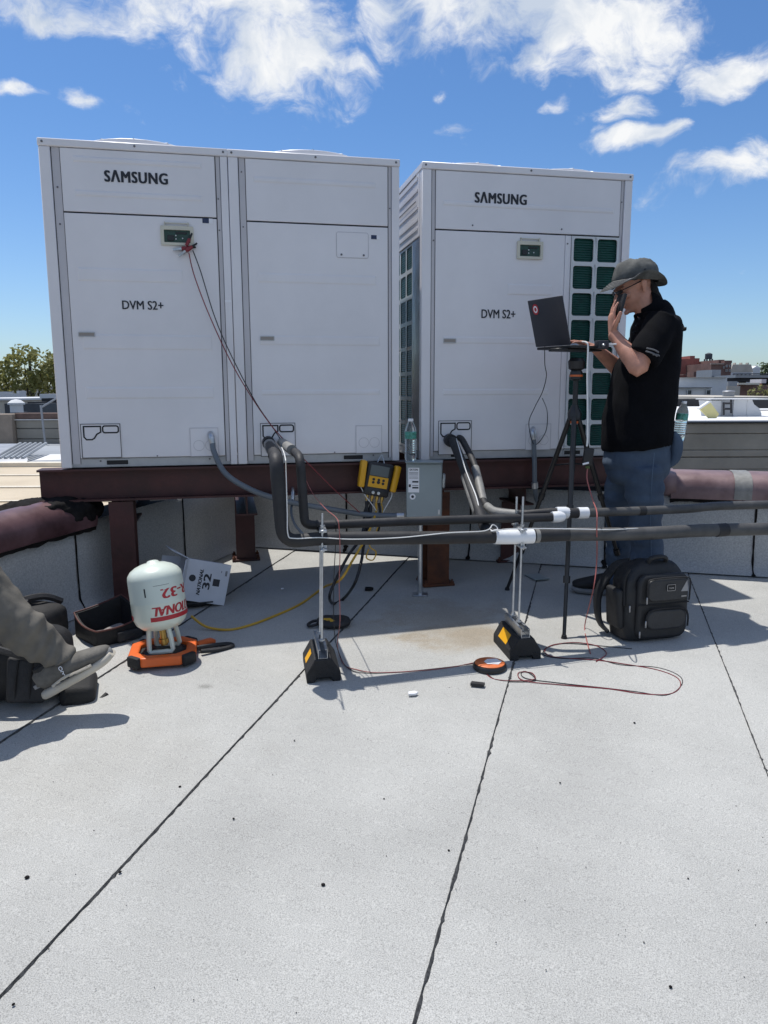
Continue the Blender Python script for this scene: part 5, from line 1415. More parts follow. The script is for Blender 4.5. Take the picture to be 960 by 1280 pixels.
def wrap(mb, s, ph0, z0, w, h, rr, shear=0.0, bold=.0):
    """lettering round the shell, upside down as the cylinder is; ph in degrees from the viewer, to the right"""
    vs, fs = text_geo(s, 0.0, shear, 1.0)
    for dq in ((-1, 0, 1) if bold else (0,)):
        out = []
        for v in vs:
            x = -(v.x * w + dq * bold); z = z0 - v.y * h
            a = ph0 + x / rr
            q = rr + .0006 + .0001 * dq
            out.append(Vector((q * math.sin(a), -q * math.cos(a), z)))
        mb.add(out, fs)
def arc_band(mb, a0, a1, z0, z1, rr, n=24):
    vs = []; fs = []
    for i in range(n + 1):
        a = a0 + (a1 - a0) * i / n
        vs += [Vector((rr * math.sin(a), -rr * math.cos(a), z0)), Vector((rr * math.sin(a), -rr * math.cos(a), z1))]
    for i in range(n): fs.append([2 * i, 2 * i + 2, 2 * i + 3, 2 * i + 1])
    mb.add(vs, fs)
m = MB(); wrap(m, 'NATIONAL', R(67), .205, .27, .042, CRr, .25, .003); stuff(m.build('maker_lettering', 'cyl_red', cyl, True))
m = MB(); wrap(m, 'R-32', R(62), .282, .15, .045, CRr, 0, .0035); stuff(m.build('type_lettering', 'cyl_red', cyl, True))
m = MB(); arc_band(m, R(-2), R(128), .160, .180, CRr + .0007); m.build('red_band', 'cyl_red', cyl, True)
m = MB(); arc_band(m, R(-100), R(-52), .165, .185, CRr + .0007); m.build('red_band', 'cyl_red', cyl, True)
m = MB(); arc_band(m, R(-8), R(-5), .275, .315, CRr + .0006, 2); arc_band(m, R(12), R(45), .322, .3235, CRr + .0006, 6); stuff(m.build('small_print', 'ink', cyl, True))
# ------------------------------------------------------------------ cardboard box
mat('box_card', (.56, .58, .62), .7, var=.05, vscale=9)
mat('card_inside', (.30, .24, .17), .9, var=.1)
bw_, bh_, bd_ = .245, .232, .23
Rb = Matrix.Rotation(R(24), 3, 'Z') @ Matrix.Rotation(R(15), 3, 'Y') @ Matrix.Rotation(R(-9), 3, 'X')
br = G(280, 757)                         # lower right front corner
org = br - Rb @ Vector((bw_, 0, 0))
bx = thing('cardboard_box', 'tilted white cardboard box with a large black 32, flaps open, beside the cylinder', 'box', org)
bx.rotation_euler = Rb.to_euler()
m = MB(); t_ = .004
m.bb(0, bw_, 0, t_, 0, bh_); m.bb(0, bw_, bd_ - t_, bd_, 0, bh_); m.bb(0, bw_, t_, bd_ - t_, 0, t_); m.bb(0, bw_, t_, bd_ - t_, bh_ - t_, bh_); m.bb(bw_ - t_, bw_, t_, bd_ - t_, t_, bh_ - t_)
m.build('carton', 'box_card', bx, True, smooth=10)
for (a, b, c, d) in (((0, 0, 0), (0, 0, bh_), (-.085, -.05, bh_ - .01), (-.085, -.05, .02)), ((0, 0, bh_), (0, bd_, bh_), (-.10, bd_ - .01, bh_ + .05), (-.10, .01, bh_ + .03)), ((0, bd_, 0), (0, bd_, bh_), (-.10, bd_ + .03, bh_ - .01), (-.1, bd_ + .03, .01))):
    if a == (0, 0, 0): d = (-.02, -.03, .02); c = (-.02, -.03, bh_ - .01)
    n_ = (Vector(b) - Vector(a)).cross(Vector(d) - Vector(a)).normalized() * .002
    m = MB(); q = [Vector(v) for v in (a, b, c, d)]; m.add([v - n_ for v in q] + [v + n_ for v in q], [[0, 1, 2, 3], [4, 5, 6, 7], [0, 1, 5, 4], [1, 2, 6, 5], [2, 3, 7, 6], [3, 0, 4, 7]]); m.build('flap', 'box_card', bx, True, smooth=10)
def up_text(mb, s, u, v, w, h, bold, shear=0.0):
    M = frontM(u * bw_, v * bh_, -.0008) @ Matrix.Rotation(R(90), 4, 'Z'); text(mb, s, M, w, h, bold, shear)
m = MB(); up_text(m, 'NATIONAL', .345, .48, .145, .020, .14, .3); stuff(m.build('maker_lettering', 'ink', bx, True))
m = MB(); up_text(m, '32', .50, .52, .085, .042, .14); stuff(m.build('type_lettering', 'ink', bx, True))
m = MB()
for q in (.90, .925): m.add([frontM(q * bw_, .78 * bh_, -.0008) @ Vector(v) for v in ((-.0018, -.016, 0), (.0018, -.016, 0), (.0018, .014, 0), (-.0018, .014, 0))], [[0, 1, 2, 3]])
m.add([frontM(.80 * bw_, .8 * bh_, -.0008) @ Vector(v) for v in ((-.0015, -.006, 0), (.0015, -.006, 0), (.0015, .006, 0), (-.0015, .006, 0))], [[0, 1, 2, 3]])
stuff(m.build('small_print', 'ink', bx, True))
m = MB(); m.lathe([(0, 0), (.019, 0), (.019, .0006), (0, .0006)], frontM(.16 * bw_, .55 * bh_, -.0003), 24); m.build('round_mark', 'ink', bx, True)
m = MB(); m.prism([(-.019, -.02), (.019, -.02), (.019, .02), (-.019, .02)], frontM(.72 * bw_, .52 * bh_, -.0003), .0006); m.build('square_mark', 'ink', bx, True)

# ------------------------------------------------------------------ bags at the left
mat('bag_black', (.011, .011, .012), .75, var=.4, vscale=30, bump=.5, bscale=160)
mat('bag_panel', (.022, .022, .024), .7, var=.3, vscale=30, bump=.5, bscale=160)
mat('trim_red', (.09, .03, .025), .6)
mat('buckle', (.30, .30, .31), .4, .3)
mat('paper_grey', (.24, .22, .21), .9, var=.15, vscale=20)
tb_c = G(122, 812) + Vector((.0, .18, 0)); tb_c.z = gz(tb_c.x, tb_c.y)
tb = thing('tool_bag', 'open-topped black tool bag with reddish rim piping beside the cylinder', 'bag', tb_c, R(45))
bmw, bmd, bhh = .127, .127, .16
m = MB()
def wallq(a, b, h0, h1, t):
    a = Vector(a); b = Vector(b); d_ = (b - a).normalized(); nn = Vector((-d_.y, d_.x, 0)) * t
    vs = []; n = 6
    for i in range(n + 1):
        p = a.lerp(b, i / n); bulge = Vector((d_.y, -d_.x, 0)) * (.016 * math.sin(math.pi * i / n))
        hh = h0 + (h1 - h0) * i / n - .012 * math.sin(math.pi * i / n)
        vs += [p, p + bulge * 1.2 + ZU * hh * .5, p + bulge + ZU * hh, p + nn + bulge + ZU * hh, p + nn]
    fs = []
    for i in range(n):
        for k_ in range(4):
            q = i * 5 + k_; fs.append([q, q + 1, q + 6, q + 5])
    fs += [[0, 1, 2, 3, 4], [n * 5 + k_ for k_ in range(5)][::-1]]
    m.add(vs, fs)
cn = [(-bmw, -bmd, 0), (bmw, -bmd, 0), (bmw, bmd, 0), (-bmw, bmd, 0)]; hs_ = [.078, .115, .165, .12]
for i in range(4): wallq(cn[i], cn[(i + 1) % 4], hs_[i], hs_[(i + 1) % 4], .014)
m.add([Vector(c) + ZU * .012 for c in cn], [[0, 1, 2, 3]])
m.build('bag_shell', 'bag_black', tb, True, smooth=50)
m = MB(); rim = []
for i in range(4):
    a = Vector(cn[i]); b = Vector(cn[(i + 1) % 4]); d_ = (b - a).normalized()
    for j in range(6):
        q = j / 6; rim.append(a.lerp(b, q) + Vector((d_.y, -d_.x, 0)) * .016 * math.sin(math.pi * q) + ZU * (hs_[i] + (hs_[(i + 1) % 4] - hs_[i]) * q - .012 * math.sin(math.pi * q) + .003))
m.tube(rim + [rim[0]], .0045, 6); m.build('rim_piping', 'trim_red', tb, True)
m = MB(); vs = []
for i in range(7):
    for j in range(5): vs.append((-.075 + i * .023, -.085 + j * .026, .035 + .012 * noise.noise(Vector((i * .7, j * .7, 1))) + .02 * (i / 6)))
m.add(vs, [[i * 5 + j, i * 5 + j + 1, i * 5 + j + 6, i * 5 + j + 5] for i in range(6) for j in range(4)]); m.build('grey_cloth', 'paper_grey', tb, True)
m = MB(); m.box((.03, -bmd - .022, .035), (.13, .022, .05), None, .008, 2); m.build('front_pocket', 'bag_panel', tb, True)
def softbag(name, label, c, size, rz, tilt, mat_, vox=.012, fold=.008, e=3.2):
    t = thing(name, label, 'bag', c, rot=(tilt[0], tilt[1], rz))
    m = MB(); m.ball((0, 0, size[2] / 2), (size[0] / 2, size[1] / 2, size[2] / 2), None, 28, 18, e)
    s = solid(m, vox, 2, folds(9, fold)); s.build('bag_body', mat_, t, True, smooth=70)
    return t
cb2 = G(54, 812) + Vector((-.04, .07, 0)); cb2.z = gz(cb2.x, cb2.y)
t = softbag('shoulder_bag', 'rounded black shoulder bag with a pale buckle between the leg and the open tool bag', cb2, (.25, .22, .215), R(-20), (0, 0), 'bag_black')
m = MB(); m.tube([(-.13, -.10, .05), (-.1, -.11, .17), (-.04, -.07, .235), (.02, .02, .243), (.05, .1, .2)], .018, 6, 4); m.build('flap_strap', 'bag_panel', t, True)
m = MB(); m.box((-.015, -.075, .232), (.05, .035, .02), Matrix.Rotation(R(35), 3, 'X'), .006, 2); m.build('strap_patch', 'bag_panel', t, True)
m = MB(); m.box((-.015, -.088, .236), (.018, .008, .018), Matrix.Rotation(R(35), 3, 'X'), .003); m.build('buckle', 'buckle', t, True)
m = MB(); m.lathe([(.010, 0), (.010, .006), (0, .008)], Matrix.Translation((.12, -.098, .13)) @ FRONT, 12); m.build('stud', 'buckle', t, True)
m = MB(); m.box((.02, -.118, .09), (.17, .03, .12), Matrix.Rotation(R(8), 3, 'X'), .014, 2); m.build('front_pocket', 'bag_panel', t, True)
cb4 = G(244, 764) + Vector((-.03, .12, 0)); cb4.z = gz(cb4.x, cb4.y)
t = softbag('soft_case', 'flat black soft case on the roof propping up the tilted white box', cb4, (.22, .20, .06), R(20), (0, 0), 'bag_black', .012, .008)
m = MB(); m.tube([(-.09, -.096, .032), (0, -.101, .034), (.09, -.096, .032)], .004, 6, 4); m.build('zip', 'bag_panel', t, True)
# backpack lying under the leg
cb3 = G(15, 885) + Vector((-.02, .12, 0)); cb3.z = gz(cb3.x, cb3.y)
t = softbag('black_backpack', 'bulging black backpack lying under the grey trouser leg at the left edge', cb3, (.40, .30, .31), R(8), (0, R(4)), 'bag_black', .012, .010)
m = MB(); m.box((.07, -.150, .13), (.15, .05, .19), Matrix.Rotation(R(-6), 3, 'X'), .02, 3); m.build('front_pocket', 'bag_panel', t, True)
for x in (.035, .09): m = MB(); m.tube([(x, -.178, .05), (x + .002, -.182, .13), (x + .01, -.165, .215)], .004, 6, 4); m.build('piping', 'bag_black', t, True)
m = MB(); m.box((.118, -.176, .11), (.030, .006, .018), Matrix.Rotation(R(-30), 3, 'Y'), .002); m.build('mesh_tab', 'buckle', t, True)
m = MB(); m.tube([(-.1, -.14, .27), (.02, -.17, .245), (.12, -.16, .215), (.17, -.12, .19)], .014, 6, 4); m.build('lid_zip', 'bag_panel', t, True)
m = MB(); m.box((.24, -.03, .045), (.14, .22, .09), Matrix.Rotation(R(10), 3, 'Z'), .03, 3); m.build('side_wing', 'bag_black', t, True)
m = MB(); m.tube([(.20, -.12, .03), (.28, -.13, .016), (.33, -.10, .012), (.36, -.06, .03)], .012, 6, 4); m.build('loose_strap', 'bag_black', t, True)
m = MB(); m.tube([(.315, -.155, .010), (.335, -.165, .010), (.35, -.15, .010), (.34, -.135, .01), (.318, -.145, .01)], .003, 6, 4); m.build('strap_ring', 'buckle', t, True)

# ------------------------------------------------------------------ backpack beside the man
bp_c = (G(770, 802) + G(862, 803)) / 2 + Vector((.0, .10, 0)); bp_c.z = gz(bp_c.x, bp_c.y)
bk = thing('business_backpack', 'upright charcoal business backpack with two curved front pockets standing on the roof by the man', 'backpack', bp_c, R(14))
mat('nylon', (.011, .0115, .013), .55, var=.25, vscale=25, bump=.45, bscale=220)
mat('nylon_light', (.021, .022, .025), .5, var=.2, vscale=25, bump=.45, bscale=220)
mat('zip_metal', (.32, .32, .33), .35, .8)
W_, H_, D_ = .355, .385, .19
m = MB()
m.loft([((0, .0, .0), .15, .075), ((0, 0, .015), .172, .092), ((0, 0, .12), .178, .096), ((0, .0, .26), .172, .092), ((0, .008, .33), .15, .082), ((0, .014, .37), .11, .06), ((0, .018, .387), .06, .03)], side=(1, 0, 0), seg=40, e=4.2)
s = solid(m, .008, 2, folds(14, .005)); s.build('main_body', 'nylon', bk, True, smooth=70)
def pocket(x0, x1, z0, z1, y, th, r, mm, nm):
    m = MB(); m.prism(rrect(x1 - x0, z1 - z0, r, 5, (x0 + x1) / 2, (z0 + z1) / 2), frontM(0, 0, y), th)
    o = m.build(nm, mm, bk, True, smooth=30); md = o.modifiers.new('bevel', 'BEVEL'); md.width = th * .45; md.segments = 3; md.limit_method = 'ANGLE'; return o
pocket(-.125, .15, .015, .335, -.080, .034, .05, 'nylon', 'front_panel')
u_ = pocket(-.085, .135, .205, .315, -.108, .022, .035, 'nylon_light', 'upper_pocket')
l_ = pocket(-.085, .135, .065, .165, -.108, .022, .045, 'nylon_light', 'lower_pocket')
m = MB(); m.tube([Vector((x, -.1305, z)) for x, z in [(-.088, .20), (-.088, .295), (-.06, .318), (.11, .318), (.138, .295), (.138, .205)]], .0045, 6, 3); m.build('zip', 'bag_black', bk, True)
m = MB(); m.tube([Vector((x, -.1305, z)) for x, z in [(-.088, .075), (-.086, .135), (-.05, .168), (.10, .168), (.136, .135), (.138, .075)]], .005, 6, 3); m.build('zip', 'bag_black', bk, True)
m = MB(); m.tube([Vector((x, -.116, z)) for x, z in [(-.125, .19), (.0, .188), (.148, .192)]], .004, 6, 3); m.build('zip', 'bag_black', bk, True)
for (x, z, y) in ((-.092, .215, -.133), (-.092, .10, -.133), (-.112, .045, -.118), (-.158, .17, -.096)):
    m = MB(); m.box((x, y, z), (.008, .006, .034), None, .002); m.build('zip_pull', 'zip_metal', bk, True)
m = MB(); m.prism(rrect(.046, .032, .005, 3, .035, .272), frontM(0, 0, -.1305), .003); lp = m.build('logo_patch', 'bag_black', bk, True)
m = MB(); m.ring(rrect(.046, .032, .005, 3, .035, .272), rrect(.041, .027, .004, 3, .035, .272), frontM(0, 0, -.1337), .001); m.build('patch_rim', 'zip_metal', lp, True)
m = MB(); text(m, 'TUMI', frontM(.035, .270, -.1345), .026, .008, .12); stuff(m.build('logo_lettering', 'zip_metal', lp, True))
m = MB(); m.box((.108, -.131, .226), (.028, .002, .006), None); m.build('metal_tab', 'zip_metal', bk, True)
m = MB(); m.add([(.09, -.1312, .25), (.13, -.1312, .25), (.122, -.1312, .305)], [[0, 1, 2]]); m.build('reflective_corner', 'buckle', bk, True)
m = MB(); m.tube([(-.035, -.04, .372), (-.03, -.055, .40), (.02, -.06, .408), (.055, -.05, .395), (.06, -.035, .366)], .011, 8, 4); m.build('top_handle', 'nylon', bk, True)
for s_ in (-1, 1):
    m = MB(); m.loft([((s_ * .07, .06, .365), .03, .010), ((s_ * .13, .10, .33), .032, .012), ((s_ * .20, .12, .20), .03, .012), ((s_ * .215, .08, .07), .024, .010), ((s_ * .19, .03, .02), .018, .008)], side=(0, 1, 0), seg=12, e=3); m.build('shoulder_strap', 'nylon', bk, True)
m = MB(); m.box((-.185, -.01, .16), (.04, .12, .20), Matrix.Rotation(R(-4), 3, 'Y'), .018, 3); m.build('side_pocket', 'nylon', bk, True)
m = MB(); m.tube([(-.15, -.07, .36), (-.17, -.06, .30), (-.175, -.075, .18)], .006, 6, 4); m.build('zip', 'bag_black', bk, True)

# ------------------------------------------------------------------ tripod with laptop
mat('tripod_black', (.012, .012, .013), .38, var=.2)
mat('orange_ring', (.55, .12, .03), .4)
tx = P(718, 521, 3.86)
foot_c = G(705, 798); foot_l = G(634, 738); foot_r = G(786, 742)
mid = Vector((tx.x, tx.y, gz(tx.x, tx.y)))
tp = thing('tripod', 'black camera tripod with orange rings holding the laptop tray', 'tripod', mid)
apex = tx
head = P(721, 448, 3.86)
m = MB(); m.tube([apex - ZU * .28, Vector((head.x, head.y, head.z - .04))], .0135, 12); m.build('centre_column', 'tripod_black', tp)
m = MB(); m.lathe([(.02, -.02), (.034, -.015), (.036, .02), (.022, .045), (.018, .06)], Matrix.Translation(apex), 16); m.build('shoulder', 'tripod_black', tp)
m = MB(); m.lathe([(.0205, -.034), (.021, -.022)], Matrix.Translation(apex), 16); m.build('ring', 'orange_ring', tp)
hb = Vector((head.x, head.y, head.z - .06))
m = MB(); m.lathe([(.020, -.05), (.030, -.045), (.032, -.01), (.026, .0), (.040, .008), (.044, .045), (.03, .062)], Matrix.Translation(hb), 16); m.build('ball_head', 'tripod_black', tp)
m = MB(); m.lathe([(.0325, -.032), (.0335, -.022)], Matrix.Translation(hb), 16); m.build('ring', 'orange_ring', tp)
for i, (ft, lab_) in enumerate(((foot_c, 0), (foot_l, 1), (foot_r, 2))):
    d_ = (ft - apex); o_ = Vector((d_.x, d_.y, 0)).normalized() * .03
    a = apex + o_ - ZU * .005
    b1 = a.lerp(ft, .42); b2 = a.lerp(ft, .74)
    m = MB(); m.tube([a, b1], .0135, 10); lg = m.build('leg', 'tripod_black', tp)
    m = MB(); m.tube([b1 + (a - b1) * .03, b2], .0115, 10); m.build('leg_section', 'tripod_black', lg)
    m = MB(); m.tube([b2 + (b1 - b2) * .03, ft + ZU * .012], .0095, 10); m.build('leg_section', 'tripod_black', lg)
    for b_ in (b1, b2):
        u_ = (ft - a).normalized(); m = MB(); m.tube([b_ - u_ * .018, b_ + u_ * .018], .018, 10); m.build('leg_lock', 'tripod_black', lg)
    m = MB(); m.tube([ft + ZU * .018, ft + ZU * .0], [.012, .016], 10); m.build('rubber_foot', 'rubber', lg)
    q = a.lerp(ft, .25); m = MB(); m.tube([apex - ZU * .24, q], .005, 6); m.build('spreader', 'tripod_black', tp)
mat('laptop_shell', (.030, .032, .042), .45, .2, var=.05)
mat('laptop_dark', (.010, .010, .011), .5)
hA = P(713.5, 431, 3.78); hB = P(670.5, 434, 4.02)          # hinge, near and far end
lt_ = thing('laptop', 'open dark grey laptop with a red round sticker on its lid standing on the tripod', 'laptop', (hA + hB) / 2)
hx = (hB - hA).normalized()
back_dir = Vector((hx.y, -hx.x, 0)).normalized()
if back_dir.x < 0: back_dir = -back_dir                      # towards the man
hl = (hB - hA).length
tA = P(704.5, 369, 3.74)
lid_up = (tA - hA); lid_h = lid_up.length; lid_up = (lid_up - hx * lid_up.dot(hx)).normalized()
ln = hx.cross(lid_up).normalized()
if ln.x > 0: ln = -ln
ctr = (hA + hB) / 2
Rl = Matrix((hx, ln, lid_up)).transposed()
m = MB(); m.box(ctr + lid_up * (lid_h / 2) , (hl, .008, lid_h), Rl, .0035, 2); m.build('lid', 'laptop_shell', lt_)
m = MB(); m.box(ctr + lid_up * (lid_h / 2 + .004) - ln * .0048, (hl * .94, .0012, lid_h * .86), Rl); m.build('screen', 'lcd', lt_)
Rbse = Matrix((hx, back_dir, ZU)).transposed()
m = MB(); m.box(ctr + back_dir * (.115) - ZU * .008, (hl, .225, .014), Rbse, .004, 2); bs = m.build('base', 'laptop_dark', lt_)
m = MB(); m.box(ctr + back_dir * .085 - ZU * .0, (hl * .88, .10, .003), Rbse); m.build('keyboard', 'laptop_dark', bs)
sp_ = hB + lid_up * (lid_h * .80) - hx * .055
Ms = Matrix((-hx, lid_up, ln)).transposed().to_4x4(); Ms.translation = sp_ + ln * .0045
m = MB(); m.lathe([(0, 0), (.024, 0), (.024, .0006), (0, .0006)], Ms @ Matrix.Scale(1.15, 4, (0, 1, 0)), 24); st_ = m.build('round_sticker', 'cyl_red', lt_)
m = MB(); m.ring([(.016 * math.cos(i * math.pi / 10), .018 * math.sin(i * math.pi / 10)) for i in range(20)], [(.009 * math.cos(i * math.pi / 10), .0105 * math.sin(i * math.pi / 10)) for i in range(20)], Ms @ Matrix.Translation((0, 0, .0007)), .0003); m.build('sticker_ring', 'label_white', st_)
m = MB(); m.box(ctr - hx * .03 + back_dir * .12 - ZU * .0215, (hl * .6, .22, .009), Rbse, .003); tray = m.build('laptop_tray', 'laptop_dark', tp)
m = MB(); m.box(hA + hx * .05 - ZU * .022 - back_dir * .03, (.07, .06, .012), Rbse, .003); m.build('tray_clip', 'laptop_dark', tp)
# phone/dongle beside the laptop, white cable to a black adapter
ad = P(752, 431, 3.86)
t = thing('network_adapter', 'dark electronic adapter with a shiny knob clipped beside the laptop', 'adapter', ad, R(15))
m = MB(); m.box(ad, (.062, .045, .042), Matrix.Rotation(R(15), 3, 'Z'), .006, 2); m.build('case', 'laptop_shell', t)
m = MB(); m.lathe([(.009, 0), (.009, .008), (.004, .014)], Matrix.Translation(ad + Vector((.0, -.028, -.004))) @ FRONT, 12); m.build('knob', 'galv', t)
m = MB(); m.tube([ad + Vector((.03, 0, 0)), ad + Vector((.075, 0, .003))], .005, 8); m.build('stub', 'galv', t)
wire('usb_cable', 'white cable hanging from the laptop to the small black converter', 'cable', [P(728, 427, 3.80), P(733, 428, 3.77), P(735, 435, 3.76), P(734, 470, 3.75), P(734.5, 520, 3.74), P(734.5, 545, 3.74), P(733.5, 558, 3.74)], .0042, 'wire_white')
cv_ = P(735, 571, 3.74)
t = thing('converter', 'small black interface converter hanging on the white cable beside the tripod leg', 'adapter', cv_)
m = MB(); m.box(cv_, (.048, .026, .088), Matrix.Rotation(R(6), 3, 'Y'), .005, 2); m.build('case', 'laptop_dark', t)
m = MB(); m.box(cv_ + Vector((-.014, -.015, -.032)), (.032, .004, .009), Matrix.Rotation(R(-14), 3, 'Y'), .001); m.build('label', 'label_white', t)
m = MB(); m.box(cv_ + Vector((0, 0, -.052)), (.02, .014, .014), None, .002); m.build('terminal', 'leaf_green', t)
wire('test_wire', 'reddish wire falling from the converter past both pipes to the roof loops', 'wire', [cv_ + Vector((0, 0, -.058)), P(734, 600, 3.72), P(741, 625, 3.66), run(746, 640, -.06), run(746, 662, -.07), P(746, 700, 3.6), P(742, 735, 3.55), G(731, 785) + ZU * .02, G(733, 800) + ZU * .004, G(738, 818) + ZU * .004], .003, 'wire_pink')
wire('laptop_wire', 'thin black wire hanging from the laptop tray to the unit behind', 'wire', [P(681, 433, 3.98), P(681, 455, 4.0), P(683, 470, 4.02), P(678, 490, 4.05), P(668, 510, 4.15), P(661, 530, 4.3), F(668, 556, .03, B0), F(682, 540, .02, B0), F(684, 515, .05, B0), P(678, 498, 4.06)], .0024, 'wire_black')

# ------------------------------------------------------------------ litter on the roof
def scrap(name, label, cat, px, py, pts, h, m_, rz=0.0):
    p = G(px, py); t = MB(); t.prism(pts, Matrix.Translation(p + ZU * .0085) @ Matrix.Rotation(rz, 4, 'Z'), h); o = t.build(name, m_); return tag(o, label, cat)
scrap('foam_scrap', 'small black strip of pipe foam lying before the orange reel', 'scrap', 597, 859, [(-.03, -.012), (.026, -.016), (.03, .008), (-.026, .014)], .012, 'foam_black', -.2)
scrap('paper_scrap', 'small crumpled white scrap on the sunlit roof between the supports', 'scrap', 516, 870, [(-.022, -.01), (.005, -.016), (.022, -.004), (.012, .012), (-.015, .012)], .008, 'label_white', .3)
scrap('metal_plate', 'thin grey plate lying in the shade behind the white wrapped pipe', 'plate', 671, 723, [(-.05, -.07), (.05, -.07), (.05, .07), (-.05, .07)], .004, 'box_grey', .3)
scrap('white_chip', 'tiny white chip on the shaded roof left of the left support', 'scrap', 353, 738, [(-.008, -.008), (.009, -.005), (.006, .009), (-.008, .006)], .006, 'label_white', .1)
scrap('dark_scrap', 'dark crumpled scrap in the shade behind the left support', 'scrap', 461, 739, [(-.025, -.018), (.01, -.026), (.028, -.004), (.014, .02), (-.02, .018)], .014, 'tar', .1)
scrap('red_scrap', 'reddish strip lying in the sun under the right unit', 'scrap', 607, 700, [(-.07, -.025), (.08, -.02), (.075, .02), (-.07, .025)], .012, 'cyl_red', -.1)
rg = random.Random(21)
stones = [(34, 1099, .007), (17, 1258, .004), (404, 1108, .005), (561, 1065, .004), (793, 905, .004), (838, 1236, .004), (150, 1092, .004), (368, 927, .003), (292, 1025, .0035), (700, 980, .003), (225, 985, .004), (620, 1180, .002), (480, 1000, .003), (860, 1100, .003)]
for i in range(70): stones.append((rg.uniform(0, 960), rg.uniform(830, 1270), rg.uniform(.0008, .0018)))
m = MB()
for (px, py, r) in stones:
    p = G(px, py) + ZU * (.004 + r * .3)
    m.ball(p, (r * rg.uniform(.8, 1.4), r * rg.uniform(.8, 1.3), r * .6), Matrix.Rotation(rg.uniform(0, 6), 3, 'Z'), 6, 4)
o = stuff(m.build('grit', 'tar')); o['label'] = 'scattered dark grit and small stones on the sunlit roof'; o['category'] = 'grit'
# ------------------------------------------------------------------ people
def skin_mat(name, c):
    mat(name, c, .5, var=.12, vscale=22, bump=.15, bscale=120)
    b = MATS[name].node_tree.nodes['Principled BSDF']
    b.inputs['Subsurface Weight'].default_value = .08
    b.inputs['Subsurface Radius'].default_value = (.02, .008, .004)
skin_mat('skin', (.50, .245, .17))
mat('polo_black', (.0042, .0044, .006), .9, var=.3, vscale=12, bump=.35, bscale=400, spec=.12)
mat('polo_print', (.12, .12, .13), .7)
mat('denim', (.034, .055, .092), .85, col2=(.082, .12, .175), vscale=3.5, detail=10, bump=.5, bscale=260, mid=.54)
mat('denim_seam', (.08, .12, .18), .85)
mat('hat_grey', (.05, .052, .05), .85, col2=(.13, .132, .122), vscale=16, bump=.4, bscale=260)
mat('hair_dark', (.008, .006, .0055), .85, var=.4, vscale=60, bump=.6, bscale=120)
mat('shoe_black', (.012, .012, .013), .65, var=.3, vscale=20, bump=.3)
mat('sole_grey', (.20, .20, .20), .7)
mat('trouser_grey', (.098, .089, .074), .85, col2=(.168, .153, .128), vscale=5, detail=8, bump=.5, bscale=240, mid=.5)
mat('shoe_grey', (.10, .092, .08), .8, col2=(.155, .145, .125), vscale=30, bump=.4, bscale=300)
mat('sole_white', (.50, .455, .375), .6, var=.08)
mat('shirt_blue', (.10, .13, .18), .85, var=.2, bump=.3, bscale=300)
def hand(mb, Wp, dirv, pn, thumb, curl, s=1.0, spread=.06, tn=.38):
    """palm, five fingers, thumb; pn = way the palm faces, thumb = way the thumb leaves"""
    d = Vector(dirv).normalized(); n = Vector(pn); n = (n - d * n.dot(d)).normalized()
    l = Vector(thumb); l = (l - d * l.dot(d) - n * l.dot(n)).normalized()
    mb.loft([(Wp - d * .03 * s, .027 * s, .021 * s), (Wp, .028 * s, .020 * s), (Wp + d * .035 * s, .037 * s, .017 * s), (Wp + d * .075 * s, .041 * s, .0145 * s), (Wp + d * .096 * s, .039 * s, .011 * s)], side=l, seg=16, e=2.6)
    for i, (o, L_, r) in enumerate(((.030, .072, .0090), (.0105, .080, .0092), (-.009, .074, .0088), (-.028, .058, .0078))):
        p = Wp + d * (.088 - .004 * abs(i - 1)) * s + l * o * s; q = d.copy(); side = l
        dev = l * (1.2 - i) * spread
        q = (q + dev).normalized(); pts = [(p, r * s, r * s)]
        for j, f in enumerate((.46, .30, .24)):
            c_ = R(curl[i] * (1 if j else .7)); q = (q * math.cos(c_) + n * math.sin(c_)).normalized(); 
            p = p + q * L_ * f * s; pts.append((p, r * s * (1 - .10 * (j + 1)), r * s * (1 - .12 * (j + 1))))
        pts.append((p + q * .004 * s, r * .45 * s, r * .4 * s))
        mb.loft(pts, side=l, seg=10, k=3)
    p = Wp + d * .025 * s + l * .026 * s; q = (d * .62 + l * .62 + n * tn).normalized()
    pts = [(p - q * .012 * s, .014 * s, .014 * s)]
    for j, f in enumerate((.034, .030, .024)):
        p = p + q * f * s; q = (q + d * .22 + n * .16 - l * .12).normalized(); pts.append((p, (.0125 - .0012 * j) * s, (.0115 - .0014 * j) * s))
    pts.append((p + q * .004 * s, .005 * s, .005 * s))
    mb.loft(pts, side=n, seg=10, k=3)
